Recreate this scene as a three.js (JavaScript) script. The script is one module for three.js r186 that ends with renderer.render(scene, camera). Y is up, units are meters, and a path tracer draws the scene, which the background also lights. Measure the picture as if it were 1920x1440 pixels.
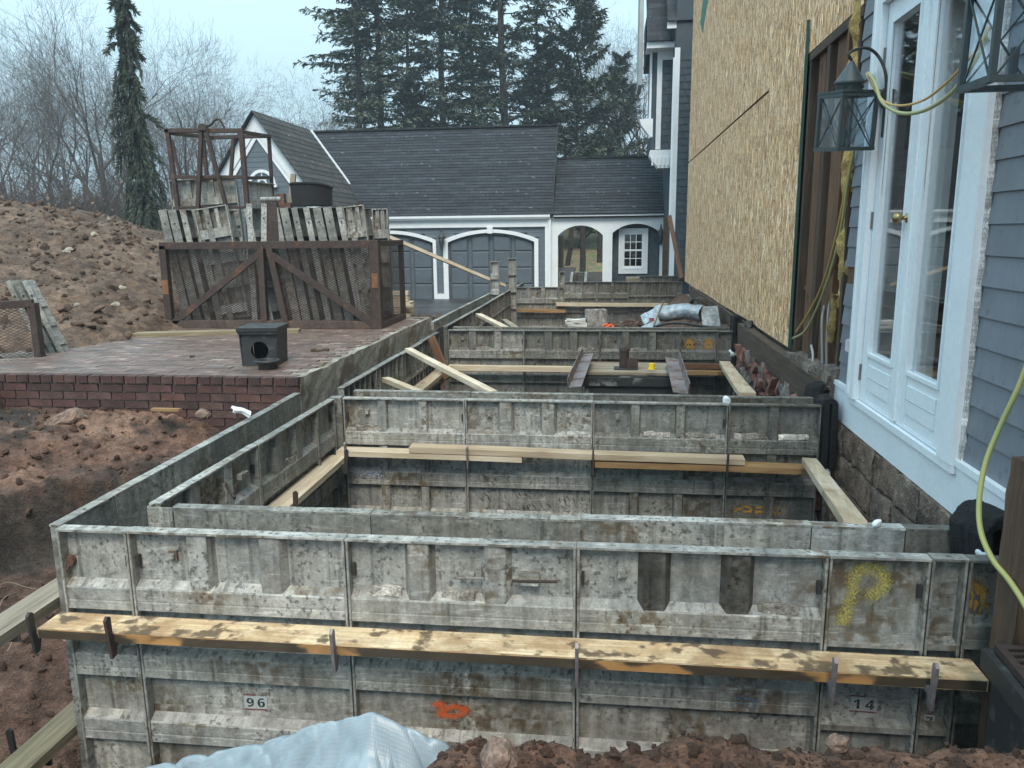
import * as THREE from 'three';
import { mergeGeometries, toCreasedNormals } from 'three/addons/utils/BufferGeometryUtils.js';

// ------------------------------------------------------------------ camera, sky, sun, exposure
const scene = new THREE.Scene();
const RAD = Math.PI / 180;
const camera = new THREE.PerspectiveCamera(2 * Math.atan(720 / 1443) / RAD, 4 / 3, 0.05, 900);
camera.rotation.order = 'YXZ';
camera.rotation.set(-11.0925 * RAD, 7.3266 * RAD, -0.6117 * RAD);
camera.position.set(0, 1.167, 0);
camera.updateMatrixWorld(true);
const renderer = new THREE.WebGLRenderer({ antialias: true });
renderer.toneMapping = THREE.LinearToneMapping;
renderer.toneMappingExposure = 2.25;
renderer.shadowMap.enabled = true;
{ // overcast sky: a pale blue-grey, a little whiter low down, soft cloud mottling
  const w = 256, h = 128, d = new Float32Array(w * h * 4);
  for (let j = 0; j < h; j++) for (let i = 0; i < w; i++) {
    const el = (j + 0.5) / h * Math.PI - Math.PI / 2, t = Math.max(0, Math.sin(el));
    const n = 1 + 0.05 * Math.sin(i * 0.0736 + 2 * Math.sin(j * 0.13)) * Math.sin(j * 0.19 + 1.3);
    const k = (1 + 2 * t) * n * 0.63, q = Math.pow(1 - t, 4);   // the standard overcast sky: three times brighter overhead than at the horizon
    const o = (j * w + i) * 4;
    d[o] = k * (0.36 + 0.02 * q); d[o + 1] = k * (0.515 + 0.01 * q); d[o + 2] = k * (0.60); d[o + 3] = 1;
  }
  const sky = new THREE.DataTexture(d, w, h, THREE.RGBAFormat, THREE.FloatType);
  sky.mapping = THREE.EquirectangularReflectionMapping; sky.magFilter = THREE.LinearFilter; sky.minFilter = THREE.LinearFilter; sky.needsUpdate = true;
  scene.background = sky; scene.environment = sky;
}
const sun = new THREE.DirectionalLight(0xfff2e0, 1.5);
sun.position.set(1, 26, 13); sun.target.position.set(-1, 0, -7);
sun.castShadow = true; sun.shadow.radius = 50; sun.shadow.mapSize.set(2048, 2048);
Object.assign(sun.shadow.camera, { left: -26, right: 26, top: 26, bottom: -26, near: 1, far: 90 });
scene.add(sun, sun.target);
scene.fog = new THREE.FogExp2(0xc6d6e0, 0.0018);

// ------------------------------------------------------------------ helpers
let seed = 7;
const rnd = () => { seed = (Math.imul(seed, 1664525) + 1013904223) >>> 0; return seed / 4294967296; };
const rr = (a, b) => a + (b - a) * rnd();
const pick = (a) => a[Math.floor(rnd() * a.length)];
const clamp = (v, a = 0, b = 1) => Math.min(b, Math.max(a, v));
const sst = (a, b, v) => { const t = clamp((v - a) / (b - a)); return t * t * (3 - 2 * t); };
const mix = (a, b, t) => a + (b - a) * t;
const V = (x, y, z) => new THREE.Vector3(x, y, z);
// point on a world plane (axis 'x','y','z' = value) that the photograph shows at a pixel of its 1920 x 1440 grid
function P(px, py, axis, val) {
  const d = V(px - 960, 720 - py, -1443).applyQuaternion(camera.quaternion);
  const t = (val - camera.position[axis]) / d[axis];
  return d.multiplyScalar(t).add(camera.position);
}
function hsh(i, j, s) { let h = Math.imul(i, 374761393) ^ Math.imul(j, 668265263) ^ Math.imul(s + 11, 1274126177); h = Math.imul(h ^ (h >>> 13), 1274126177); h ^= h >>> 16; h = Math.imul(h, 2246822519); return ((h ^ (h >>> 15)) >>> 0) / 4294967296; }
function vn(x, y, s, p = 65536) { // value noise, period p
  const i = Math.floor(x), j = Math.floor(y), fx = x - i, fy = y - j, u = fx * fx * (3 - 2 * fx), v = fy * fy * (3 - 2 * fy);
  const m = (a) => ((a % p) + p) % p;
  const a = hsh(m(i), m(j), s), b = hsh(m(i + 1), m(j), s), c = hsh(m(i), m(j + 1), s), d = hsh(m(i + 1), m(j + 1), s);
  return a + (b - a) * u + (c - a) * v + (a - b - c + d) * u * v;
}
function fb(x, y, s, oct = 4, p = 65536) { let a = 0.5, t = 0, n = 0; for (let o = 0; o < oct; o++) { t += a * vn(x, y, s + o * 17, p); n += a; a *= 0.5; x *= 2; y *= 2; p *= 2; } return t / n; }
// texture of size metres; fn(u,v) in 0..1 gives [r,g,b,height] in 0..255 (sRGB colours)
function tex(w, h, size, fn, sizeV = size) {
  const c = new Uint8Array(w * h * 4), b = new Uint8Array(w * h * 4);
  for (let j = 0; j < h; j++) for (let i = 0; i < w; i++) {
    const q = fn(i / w, j / h, i, j), o = (j * w + i) * 4;
    c[o] = clamp(q[0], 0, 255); c[o + 1] = clamp(q[1], 0, 255); c[o + 2] = clamp(q[2], 0, 255); c[o + 3] = 255;
    b[o] = b[o + 1] = b[o + 2] = clamp(q[3] ?? 128, 0, 255); b[o + 3] = 255;
  }
  const mk = (d, srgb) => { const t = new THREE.DataTexture(d, w, h, THREE.RGBAFormat); t.wrapS = t.wrapT = THREE.RepeatWrapping; t.magFilter = THREE.LinearFilter; t.minFilter = THREE.LinearMipmapLinearFilter; t.generateMipmaps = true; if (srgb) t.colorSpace = THREE.SRGBColorSpace; t.repeat.set(1 / size, 1 / sizeV); t.needsUpdate = true; return t; };
  return { map: mk(c, true), bump: mk(b, false) };
}
function mat(t, o = {}) {
  const { bump = 0, color = 0xffffff, rough = 0.85, ...rest } = o;
  const m = new THREE.MeshPhysicalMaterial({ color, roughness: rough, metalness: 0, ...rest });
  if (t) { m.map = t.map; if (bump) { m.bumpMap = t.bump; m.bumpScale = bump; } }
  return m;
}
const lin = (r, g, b) => new THREE.Color().setRGB(r, g, b);
function tri(g, ox = 0, oy = 0) { // uv in metres by dominant normal
  const p = g.attributes.position, n = g.attributes.normal, uv = new Float32Array(p.count * 2);
  for (let i = 0; i < p.count; i++) {
    const ax = Math.abs(n.getX(i)), ay = Math.abs(n.getY(i)), az = Math.abs(n.getZ(i));
    let u, v;
    if (ay >= ax && ay >= az) { u = p.getX(i); v = p.getZ(i); } else if (az >= ax) { u = p.getX(i); v = p.getY(i); } else { u = p.getZ(i); v = p.getY(i); }
    uv[2 * i] = u + ox; uv[2 * i + 1] = v + oy;
  }
  g.setAttribute('uv', new THREE.BufferAttribute(uv, 2)); return g;
}
const flat = (g) => (g.index ? g.toNonIndexed() : g);
function merge(list) { // keep position, normal, uv
  const l = list.map((g) => { const q = flat(g); for (const k of Object.keys(q.attributes)) if (!['position', 'normal', 'uv', 'color'].includes(k)) q.deleteAttribute(k); if (!q.attributes.uv) tri(q); return q; });
  return l.length === 1 ? l[0] : mergeGeometries(l);
}
// box of w,h,d centred at x,y,z
function bx(w, h, d, x = 0, y = 0, z = 0) { const g = new THREE.BoxGeometry(w, h, d); g.translate(x, y, z); return tri(g, rr(0, 3), rr(0, 3)); }
// box with chamfered long edges (length along x)
function beam(L, h, d, c = 0.004, x = 0, y = 0, z = 0) {
  const s = new THREE.Shape(); const a = d / 2, b = h / 2;
  s.moveTo(-a + c, -b); s.lineTo(a - c, -b); s.lineTo(a, -b + c); s.lineTo(a, b - c); s.lineTo(a - c, b); s.lineTo(-a + c, b); s.lineTo(-a, b - c); s.lineTo(-a, -b + c); s.closePath();
  const g = new THREE.ExtrudeGeometry(s, { depth: L, bevelEnabled: false, steps: 1 });
  g.translate(0, 0, -L / 2); g.rotateY(-Math.PI / 2); g.translate(x, y, z);
  return tri(g, rr(0, 5), rr(0, 5));
}
function extr(pts, depth, bevel = 0) { // polygon in xy, extruded to +z
  const s = new THREE.Shape(pts.map((p) => new THREE.Vector2(p[0], p[1])));
  const g = new THREE.ExtrudeGeometry(s, { depth, bevelEnabled: bevel > 0, bevelSize: bevel, bevelThickness: bevel, bevelSegments: 1, curveSegments: 10 });
  return tri(g, rr(0, 3), rr(0, 3));
}
function tube(pts, r, seg = 40, rad = 7, closed = false) { return new THREE.TubeGeometry(new THREE.CatmullRomCurve3(pts.map((p) => (p.isVector3 ? p : V(...p)))), seg, r, rad, closed); }
function rough(g, amp, s = 1, fr = 8) { // shift the vertices by position-based noise
  const p = g.attributes.position;
  for (let i = 0; i < p.count; i++) {
    const x = p.getX(i), y = p.getY(i), z = p.getZ(i);
    p.setXYZ(i, x + amp * (vn(y * fr + 31, z * fr + s, 3) - 0.5) * 2, y + amp * (vn(x * fr + 7, z * fr + s * 3, 5) - 0.5) * 2, z + amp * (vn(x * fr + s, y * fr + 13, 9) - 0.5) * 2);
  }
  g.computeVertexNormals(); return g;
}
const taken = {};
const uniq = (n) => { taken[n] = (taken[n] ?? -1) + 1; return taken[n] ? n + '_' + String(taken[n]).padStart(3, '0') : n; };
const sh = (m) => { m.castShadow = m.receiveShadow = true; return m; };
function part(name, geo, material, parent, label) { const m = sh(new THREE.Mesh(Array.isArray(geo) ? merge(geo) : geo, material)); m.name = name; if (label) m.userData.label = label; parent.add(m); return m; }
function tag(o, label, category, group) { o.userData.label = label; o.userData.category = category; if (group) o.userData.group = group; return o; }
function thing(name, label, category, pos = [0, 0, 0], ry = 0, group) { const g = new THREE.Group(); g.name = uniq(name); g.position.set(...pos); g.rotation.y = ry; scene.add(g); return tag(g, label, category, group); }
function solo(name, geo, material, label, category, group) { const m = sh(new THREE.Mesh(Array.isArray(geo) ? merge(geo) : geo, material)); m.name = uniq(name); scene.add(m); return tag(m, label, category, group); }
function struct(name, geo, material) { const m = sh(new THREE.Mesh(Array.isArray(geo) ? merge(geo) : geo, material)); m.name = uniq(name); m.userData.kind = 'structure'; scene.add(m); return m; }
// a mesh laid from a to b: geometry's length runs along its x, centred
function lay(m, a, b, roll = 0) {
  const x = b.clone().sub(a).normalize(), up = Math.abs(x.y) > 0.95 ? V(0, 0, 1) : V(0, 1, 0), z = V().crossVectors(x, up).normalize(), y = V().crossVectors(z, x).normalize();
  m.quaternion.setFromRotationMatrix(new THREE.Matrix4().makeBasis(x, y, z)); if (roll) m.rotateX(roll);
  m.position.copy(a).add(b).multiplyScalar(0.5); return m;
}

// ------------------------------------------------------------------ textures and materials
// weathered aluminium coated with cement: mottled greys, chalky spots, brown stains, runs
const formTex = [1, 2, 3, 4].map((s) => tex(512, 512, 1.25, (u, v) => {
  const a = fb(u * 5, v * 5, s * 31, 5, 5), b = fb(u * 14, v * 12, s * 57, 4, 14), f = fb(u * 70, v * 70, s * 77, 2, 70), run = fb(u * 40, v * 3, s * 91, 3, 40);
  const mid = fb(u * 34, v * 30, s * 83, 4, 34), ff = vn(u * 240, v * 240, s * 99, 240), drip = sst(0.60, 0.78, fb(u * 64, v * 2.0, s * 107, 3, 64)) * sst(0.4, 0.6, fb(u * 6, v * 3, s * 109, 2, 6)), scr = sst(0.74, 0.84, fb(u * 9 + v * 30, v * 120 - u * 12, s * 113, 2));
  let L = 150 + (a - 0.5) * 62 + (b - 0.5) * 22 + (mid - 0.5) * 34 + (f - 0.5) * 26 + (ff - 0.5) * 26 + (run - 0.5) * 56 - drip * 34 + scr * 26;
  const wm = sst(0.4, 0.7, fb(u * 3 + 2, v * 3, s * 71, 4, 3)); let r = L + wm * 2, g = L + 1, bl = L - wm * 4;
  const st = 0.85 * sst(0.52, 0.8, fb(u * 4 + 9, v * 4, s * 13, 5, 4)) * sst(0.36, 0.68, fb(u * 44, v * 36, s * 19, 4, 44));
  r = mix(r, 88, st * 0.85); g = mix(g, 72, st * 0.85); bl = mix(bl, 54, st * 0.85);
  const ch = 0.6 * sst(0.63, 0.76, fb(u * 40 + 5, v * 60, s * 63, 4, 40)) * sst(0.42, 0.62, a); r = mix(r, 205, ch * 0.75); g = mix(g, 203, ch * 0.75); bl = mix(bl, 196, ch * 0.75);
  const dk = 0.8 * sst(0.60, 0.74, fb(u * 90 + 3, v * 80, s * 41, 3, 90)) * sst(0.42, 0.66, a); r *= 1 - 0.42 * dk; g *= 1 - 0.42 * dk; bl *= 1 - 0.42 * dk;
  return [r, g, bl, 110 + (f - 0.5) * 110 + (b - 0.5) * 70 + ch * 60];
}));
const formMats = [];
formTex.forEach((t, i) => { for (const c of [0xf6f5f2, 0xd6d5d0, 0xb2b0ab]) formMats.push(mat(t, { bump: 0.004, rough: 0.62, color: c, metalness: 0.08 })); });
const cleanForm = formTex.map((t) => mat(t, { bump: 0.003, rough: 0.5, color: lin(1.12, 1.18, 1.24), metalness: 0.1 }));
const formTone = (k) => (k === 3 ? cleanForm : formMats.filter((_, i) => i % 3 === k));
// timber, grain along u
function woodTex(s, base, dark, kn, L = 1.8) {
  return tex(512, 128, L, (u, v) => {
    const w = vn(u * 5, v * 3, s, 5) * 0.9, g1 = vn(u * 6, v * 34 + w * 4, s + 3), g2 = vn(u * 24, v * 128, s + 5), bl = fb(u * 7, v * 4, s + 8, 3, 7);
    let t = 0.42 * g1 + 0.3 * g2 + 0.45 * (bl - 0.3);
    for (const [ku, kv] of kn) { const dx = Math.min(Math.abs(u - ku), 1 - Math.abs(u - ku)) * 14, dy = (v - kv) * 5, d = Math.hypot(dx, dy); if (d < 0.6) t += (0.6 - d) * (0.9 + 0.3 * Math.sin(d * 40)); }
    t = clamp(t); return [mix(base[0], dark[0], t), mix(base[1], dark[1], t), mix(base[2], dark[2], t), 200 - t * 150];
  }, 0.45);
}
const wNew = mat(woodTex(11, [220, 208, 188], [164, 144, 118], [[0.2, 0.4], [0.66, 0.7]]), { bump: 0.0015, rough: 0.75 });
const wNew2 = mat(woodTex(21, [206, 191, 168], [142, 121, 96], [[0.45, 0.3], [0.86, 0.6]]), { bump: 0.0015, rough: 0.78 });
const wAmber = mat(woodTex(31, [176, 142, 98], [98, 70, 44], [[0.3, 0.5], [0.75, 0.35]]), { bump: 0.002, rough: 0.72 });
const wGrey = mat(woodTex(41, [170, 158, 140], [90, 82, 70], [[0.5, 0.5]]), { bump: 0.003, rough: 0.88 });
const wDark = mat(woodTex(51, [96, 78, 62], [44, 35, 29], [[0.25, 0.6]]), { bump: 0.003, rough: 0.85 });
const wBrown = mat(woodTex(61, [128, 92, 64], [66, 44, 30], [[0.6, 0.4]]), { bump: 0.002, rough: 0.85 });
const wGreen = mat(woodTex(71, [168, 154, 124], [96, 86, 68], [[0.4, 0.4]]), { bump: 0.003, rough: 0.85 });
// plank caked with cement: pale timber showing between dark splashes
const caked = tex(1024, 128, 2.6, (u, v) => {
  const g = fb(u * 30, v * 5, 5, 4, 30), s = fb(u * 40, v * 7, 15, 4, 40), q = fb(u * 9, v * 2, 25, 3, 9), f = vn(u * 260, v * 40, 4);
  let c = [mix(232, 206, g), mix(214, 178, g), mix(182, 140, g)];
  const o = sst(0.45, 0.66, q); c = [mix(c[0], 198, o * 0.35), mix(c[1], 162, o * 0.35), mix(c[2], 118, o * 0.35)]; const gl = vn(u * 14, v * 64, 65); c = c.map((t) => t * (0.88 + 0.2 * gl)); const mud = sst(0.42, 0.72, fb(u * 22, v * 5, 75, 5, 22)); c = [mix(c[0], 150, mud * 0.6), mix(c[1], 118, mud * 0.6), mix(c[2], 84, mud * 0.6)];
  const fine = fb(u * 120, v * 20, 35, 3, 120), d = 0.85 * sst(0.54, 0.74, s + (q - 0.5) * 0.4 + (fine - 0.5) * 0.3); c = [mix(c[0], 92, d), mix(c[1], 78, d), mix(c[2], 62, d)];
  const k = 0.94 + 0.1 * f; return [c[0] * k, c[1] * k, c[2] * k, 80 + s * 150];
}, 0.42);
const wCaked = mat(caked, { bump: 0.006, rough: 0.8 });
// rust-brown painted steel
const rustTex = tex(256, 256, 0.8, (u, v) => { const a = fb(u * 6, v * 6, 3, 4, 6), f = fb(u * 40, v * 40, 8, 2, 40), o = sst(0.62, 0.78, fb(u * 9, v * 9, 23, 4, 9)); const L = 0.75 + a * 0.35 + (f - 0.5) * 0.35; return [mix(72, 104, o) * L, mix(58, 72, o) * L, mix(54, 54, o) * L, 90 + f * 120]; });
const rust = mat(rustTex, { bump: 0.002, rough: 0.72, metalness: 0.1 });
const rustBright = mat(rustTex, { bump: 0.003, rough: 0.85, color: 0xffffff }); rustBright.color.setRGB(2.0, 1.6, 1.3);
const steel = mat(tex(256, 256, 0.9, (u, v) => { const a = fb(u * 5, v * 5, 43, 4, 5), f = fb(u * 60, v * 60, 8, 2, 60), o = sst(0.55, 0.7, fb(u * 7, v * 7, 53, 4, 7)); const L = 0.7 + a * 0.4 + (f - 0.5) * 0.25; return [mix(138, 112, o) * L, mix(130, 88, o) * L, mix(132, 76, o) * L, 90 + f * 120]; }), { bump: 0.001, rough: 0.5, metalness: 0.25 });
const darkSteel = mat(null, { color: lin(0.045, 0.043, 0.042), rough: 0.6, metalness: 0.2 });
const blackPlastic = mat(tex(128, 128, 0.3, (u, v) => { const a = fb(u * 6, v * 6, 3, 4, 6), f = vn(u * 90, v * 90, 5, 90), d = sst(0.58, 0.7, a); const L = 38 + f * 8 + d * 26; return [L, L + 1, L + 2, 120 + f * 40]; }), { bump: 0.0005, rough: 0.55 });
// soil: neutral grain, tinted by the vertex colours of each soil
const soilTex = tex(1024, 1024, 1.6, (u, v) => {
  const a = fb(u * 9, v * 9, 3, 5, 9), b = fb(u * 38, v * 38, 13, 3, 38), f = vn(u * 210, v * 210, 23, 210), g = vn(u * 400, v * 400, 29, 400);
  const pb = sst(0.80, 0.86, vn(u * 120, v * 120, 33, 120)) * 30;
  const L = 178 + (a - 0.5) * 110 + (b - 0.5) * 100 + (f - 0.5) * 60 + (g - 0.5) * 40 + pb; return [L + 4, L, L - 4, 70 + a * 60 + b * 70 + f * 45 + pb];
});
const soil = mat(soilTex, { bump: 0.02, rough: 0.96, vertexColors: true });
const soilPlain = (r, g, b) => mat(soilTex, { bump: 0.02, rough: 0.96, color: lin(r, g, b) });
const white = mat(tex(256, 256, 0.9, (u, v) => { const a = fb(u * 6, v * 6, 3, 4, 6), f = fb(u * 50, v * 50, 9, 2, 50), d = sst(0.70, 0.78, fb(u * 40, v * 40, 39, 3, 40)); const L = 232 + (a - 0.5) * 12 + (f - 0.5) * 8 - d * 5; return [L - 8, L - 2, L + 3, 128 + (f - 0.5) * 60]; }), { bump: 0.0008, rough: 0.5 });
const sidingTex = tex(256, 256, 1.1, (u, v) => { const a = fb(u * 5, v * 5, 3, 4, 5), f = fb(u * 60, v * 12, 9, 3, 60), s = sst(0.72, 0.78, fb(u * 26, v * 26, 49, 3, 26)); const L = 208 + (a - 0.5) * 34 + (f - 0.5) * 16 - s * 18; return [L, L, L + 1, 128 + (f - 0.5) * 70]; });
const siding = mat(sidingTex, { bump: 0.001, rough: 0.55, color: lin(0.275, 0.305, 0.345) });
const garagePaint = mat(sidingTex, { bump: 0.001, rough: 0.5, color: lin(0.17, 0.215, 0.255) });
const garageDoorPaint = mat(sidingTex, { bump: 0.0008, rough: 0.5, color: lin(0.15, 0.185, 0.22) });
const shingleMats = [0, 1, 2, 3].map((i) => mat(sidingTex, { bump: 0.002, rough: 0.7, color: lin(0.075 + i * 0.008, 0.100 + i * 0.009, 0.128 + i * 0.01) }));
const glass = mat(null, { color: 0xffffff, rough: 0.02, transmission: 1, thickness: 0, ior: 1.5, specularIntensity: 1 });
const concrete = mat(tex(512, 512, 1.2, (u, v) => { const a = fb(u * 5, v * 5, 93, 5, 5), f = fb(u * 60, v * 60, 9, 2, 60), s = sst(0.55, 0.7, fb(u * 7, v * 7, 49, 4, 7)); const L = 142 + (a - 0.5) * 80 + (f - 0.5) * 46; return [mix(L, 98, s * 0.6), mix(L - 5, 84, s * 0.6), mix(L - 14, 66, s * 0.6), 110 + (f - 0.5) * 120 + a * 40]; }), { bump: 0.006, rough: 0.9 });
// the same plank's wetted, oily front: dark with amber showing through
const wWet = mat(tex(1024, 64, 2.6, (u, v) => { const g = fb(u * 30, v * 4, 45, 4, 30), q = fb(u * 12, v * 2, 55, 4, 12), d = sst(0.46, 0.6, q + (g - 0.5) * 0.35); return [mix(70, 158, d) * (0.8 + 0.4 * g), mix(60, 118, d) * (0.8 + 0.4 * g), mix(48, 74, d) * (0.8 + 0.4 * g), 100 + g * 100]; }, 0.2), { bump: 0.003, rough: 0.6 });

// ------------------------------------------------------------------ the setting: ground, driveway, lawn
const crest = (x) => (x < -0.4 ? mix(-0.66, -0.375, sst(-0.8, -0.4, x)) : mix(-0.375, -0.29, sst(-0.4, 1.2, x)));
function mound(x, z) { const t = sst(-4.6, -11.2, x), hz = z > -12.6 ? sst(-5.6, -12.4, z) : sst(-16.5, -13.0, z); return 0.0 + 1.62 * Math.pow(t, 0.75) * Math.pow(hz, 0.8) + 0.16 * sst(-5.05, -5.6, x) * sst(-6.4, -8.0, z); }
function groundY(x, z, det = true) {
  const d = (x + 3.42) * 0.78 + (z + 4.7) * 0.62 + 0.22 * (fb(x * 2.2, z * 2.2, 61, 3) - 0.5);          // distance past the edge of the soil shelf
  let shelf = d < 0 ? -0.42 + 0.20 * sst(0, -0.9, d) : -0.42 - 0.34 * sst(0, 0.16, d) - 0.62 * Math.max(0, d - 0.06);
  if (z < -5.42 && x > -2.44) shelf = -9;
  const dn = -2.1 - z + 0.12 * (fb(x * 3, z * 3, 71, 3) - 0.5);
  const near = dn < 0 ? crest(x) - 0.16 * sst(0, -0.7, dn) : crest(x) - 2.4 * dn;
  let h = Math.max(-2.3, shelf, near);
  if (z < -9.6 && x > -2.44) { // far bay: partly filled, then back up to grade behind the last cross wall
    h = mix(-2.3, -0.85, sst(-9.55, -9.9, z));
    h = Math.max(h, -0.85 + 0.66 * Math.exp(-(((x - 0.25) / 0.9) ** 2)) * sst(-9.65, -10.4, z) * sst(-13.5, -11.6, z));
    h = Math.max(h, -0.85 + 0.7 * sst(0.6, 1.5, x) * sst(-9.65, -10.2, z));
    h = mix(h, -0.2, sst(-16.8, -17.2, z));
  }
  if (x < -2.3 && z < -10.0) h = mix(-0.1, -0.66, sst(-10.0, -17, z));
  if (z < -17.2) h = mix(h, -0.78, sst(-17.2, -21.5, z));
  if (x < -5.0 && z < -5.4) h = Math.max(h, mound(x, z) - 1.3 * sst(-13.5, -16.5, z));
  if (x > 2.4) h = Math.max(h, -0.6);
  if (z < -27) { const r = Math.max(0, -27 - z); h += Math.min(7, 0.085 * r) * sst(-14, -2, x) + Math.min(6, 0.05 * r) * (1 - sst(-14, -2, x)); }
  if (det) {
    const soilK = (z > -9 && z < 1) || x < -5 ? 1 : 0.35, lo = z < -19 || z > 2 ? 0.2 : 1;
    h += soilK * lo * (0.075 * (fb(x * 4.5, z * 4.5, 5, 3) - 0.5) + 0.075 * (fb(x * 13, z * 13, 15, 3) - 0.5) + 0.028 * (vn(x * 34, z * 34, 25) - 0.5));
    if (x < -5) h += 0.28 * (fb(x * 0.9, z * 0.9, 145, 4) - 0.5) * sst(-5.3, -6.5, x) + 0.10 * (fb(x * 3.5, z * 3.5, 155, 4) - 0.5) * sst(-5.2, -5.8, x) + 0.09 * (fb(x * 8, z * 8, 165, 3) - 0.5);
    if (d > 0 && z < -2.2 && x < -2.3) h += 0.09 * (fb(x * 7, z * 7, 45, 3) - 0.5);
  }
  return h;
}
{
  const axis = (l) => { const o = [l[0][0]]; for (const [a, b, s] of l) { const n = Math.max(1, Math.round(Math.abs(b - a) / s)); for (let i = 1; i <= n; i++) o.push(a + (b - a) * i / n); } return o; };
  const xs = axis([[-320, -40, 20], [-40, -14, 1.3], [-14, -9, 0.11], [-9, -6, 0.055], [-6, -2.4, 0.032], [-2.4, 1.7, 0.03], [1.7, 6, 0.4], [6, 40, 4], [40, 320, 20]]);
  const zs = axis([[60, 2, 6], [2, -1.5, 0.15], [-1.5, -2.6, 0.018], [-2.6, -6, 0.03], [-6, -9, 0.055], [-9, -12, 0.08], [-12, -20, 0.2], [-20, -60, 1.4], [-60, -420, 20]]);
  const nx = xs.length, nz = zs.length, pos = new Float32Array(nx * nz * 3), uv = new Float32Array(nx * nz * 2), col = new Float32Array(nx * nz * 3), idx = [];
  for (let j = 0; j < nz; j++) for (let i = 0; i < nx; i++) {
    const x = xs[i], z = zs[j], k = j * nx + i, h = groundY(x, z);
    pos.set([x, h, z], k * 3);
    const far = z < -19 || Math.abs(x) > 16;
    uv.set([x - 0.6 * h, z - 0.9 * h], k * 2);
    const d = (x + 3.42) * 0.78 + (z + 4.7) * 0.62, n = fb(x * 2.1, z * 2.1, 91, 4), n2 = fb(x * 9, z * 9, 97, 3);
    let c = [0.205, 0.112, 0.076];                                                         // red-brown subsoil
    
    if (d < 0.1 && z < -3 && x < -2.3 && x > -5.6) { const p = sst(0.42, 0.6, n + (n2 - 0.5) * 0.3), dk = sst(0.56, 0.66, fb(x * 2.6 + 4, z * 2.6, 191, 4)) * sst(-4.4, -4.9, z); c = [mix(mix(0.31, 0.2, p), 0.06, dk), mix(mix(0.185, 0.112, p), 0.046, dk), mix(mix(0.132, 0.08, p), 0.038, dk)]; }
    if (d > -0.12 && x < -2.3 && z < -2.4) { // dark topsoil exposed in the cut, in ragged patches
      const p = sst(0.03, 0.10, 0.15 - Math.abs(d - 0.12) + (n - 0.5) * 0.5 + (n2 - 0.5) * 0.3); const b = [0.155, 0.094, 0.07];
      c = [mix(b[0], 0.075, p), mix(b[1], 0.06, p), mix(b[2], 0.052, p)];
    }
    if (x < -4.9 && z < -5.6) { const p = sst(0.35, 0.65, n); c = [mix(0.265, 0.18, p), mix(0.178, 0.115, p), mix(0.125, 0.079, p)]; const q = sst(0.6, 0.68, n2); c = c.map((v) => v * (1 - 0.3 * q)); }
    if (far) { const p = sst(0.4, 0.6, n); c = [mix(0.30, 0.2, p), mix(0.25, 0.19, p), mix(0.17, 0.11, p)]; }
    else if (z < -10 && x > -4.9 && x <= -2.3) c = [0.13, 0.115, 0.1];
    else if (z < -17.2) c = [0.12, 0.11, 0.1];
    col.set(c, k * 3);
    if (i < nx - 1 && j < nz - 1) { const a = k, b = k + 1, e = k + nx, f = e + 1; idx.push(a, b, e, b, f, e); }
  }
  const g = new THREE.BufferGeometry();
  g.setAttribute('position', new THREE.BufferAttribute(pos, 3)); g.setAttribute('uv', new THREE.BufferAttribute(uv, 2)); g.setAttribute('color', new THREE.BufferAttribute(col, 3)); g.setIndex(idx); g.computeVertexNormals();
  struct('ground', g, soil);
}
function sheet(x0, x1, z0, z1, nx, nz, lift) { // a sheet that follows the ground
  const g = new THREE.PlaneGeometry(x1 - x0, z1 - z0, nx, nz); g.rotateX(-Math.PI / 2); g.translate((x0 + x1) / 2, 0, (z0 + z1) / 2);
  const p = g.attributes.position; for (let i = 0; i < p.count; i++) p.setY(i, groundY(p.getX(i), p.getZ(i), false) + lift);
  g.computeVertexNormals(); const uv = g.attributes.uv; for (let i = 0; i < p.count; i++) uv.setXY(i, p.getX(i), p.getZ(i)); return g;
}
const asphalt = mat(tex(512, 512, 2.2, (u, v) => { const a = fb(u * 5, v * 5, 3, 4, 5), f = vn(u * 180, v * 180, 8, 180), w = sst(0.5, 0.62, fb(u * 4, v * 4, 18, 4, 4)); const L = 62 + (a - 0.5) * 30 + (f - 0.5) * 34 - w * 14; return [L, L, L + 1, 90 + f * 120]; }), { bump: 0.004, rough: 0.45 });
struct('driveway', [sheet(-9, -2.5, -22.6, -16.6, 40, 30, 0.05), sheet(-5.0, -2.5, -16.6, -10.6, 20, 20, 0.05)], asphalt);
const litter = mat(tex(512, 512, 3, (u, v) => { const a = fb(u * 6, v * 6, 3, 4, 6), f = vn(u * 110, v * 110, 8, 110), g = vn(u * 60, v * 60, 12, 60), gr = sst(0.45, 0.58, a); const L = 0.75 + (f - 0.5) * 0.5 + (g - 0.5) * 0.4; return [mix(158, 124, gr) * L, mix(130, 130, gr) * L, mix(98, 80, gr) * L, 60 + f * 90 + g * 80]; }), { bump: 0.03, rough: 0.95 });
struct('lawn', sheet(-30, 34, -62, -31, 50, 30, 0.06), litter);
struct('path', sheet(-4, 4.5, -31, -23.6, 24, 24, 0.05), soilPlain(0.09, 0.07, 0.06));

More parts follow.
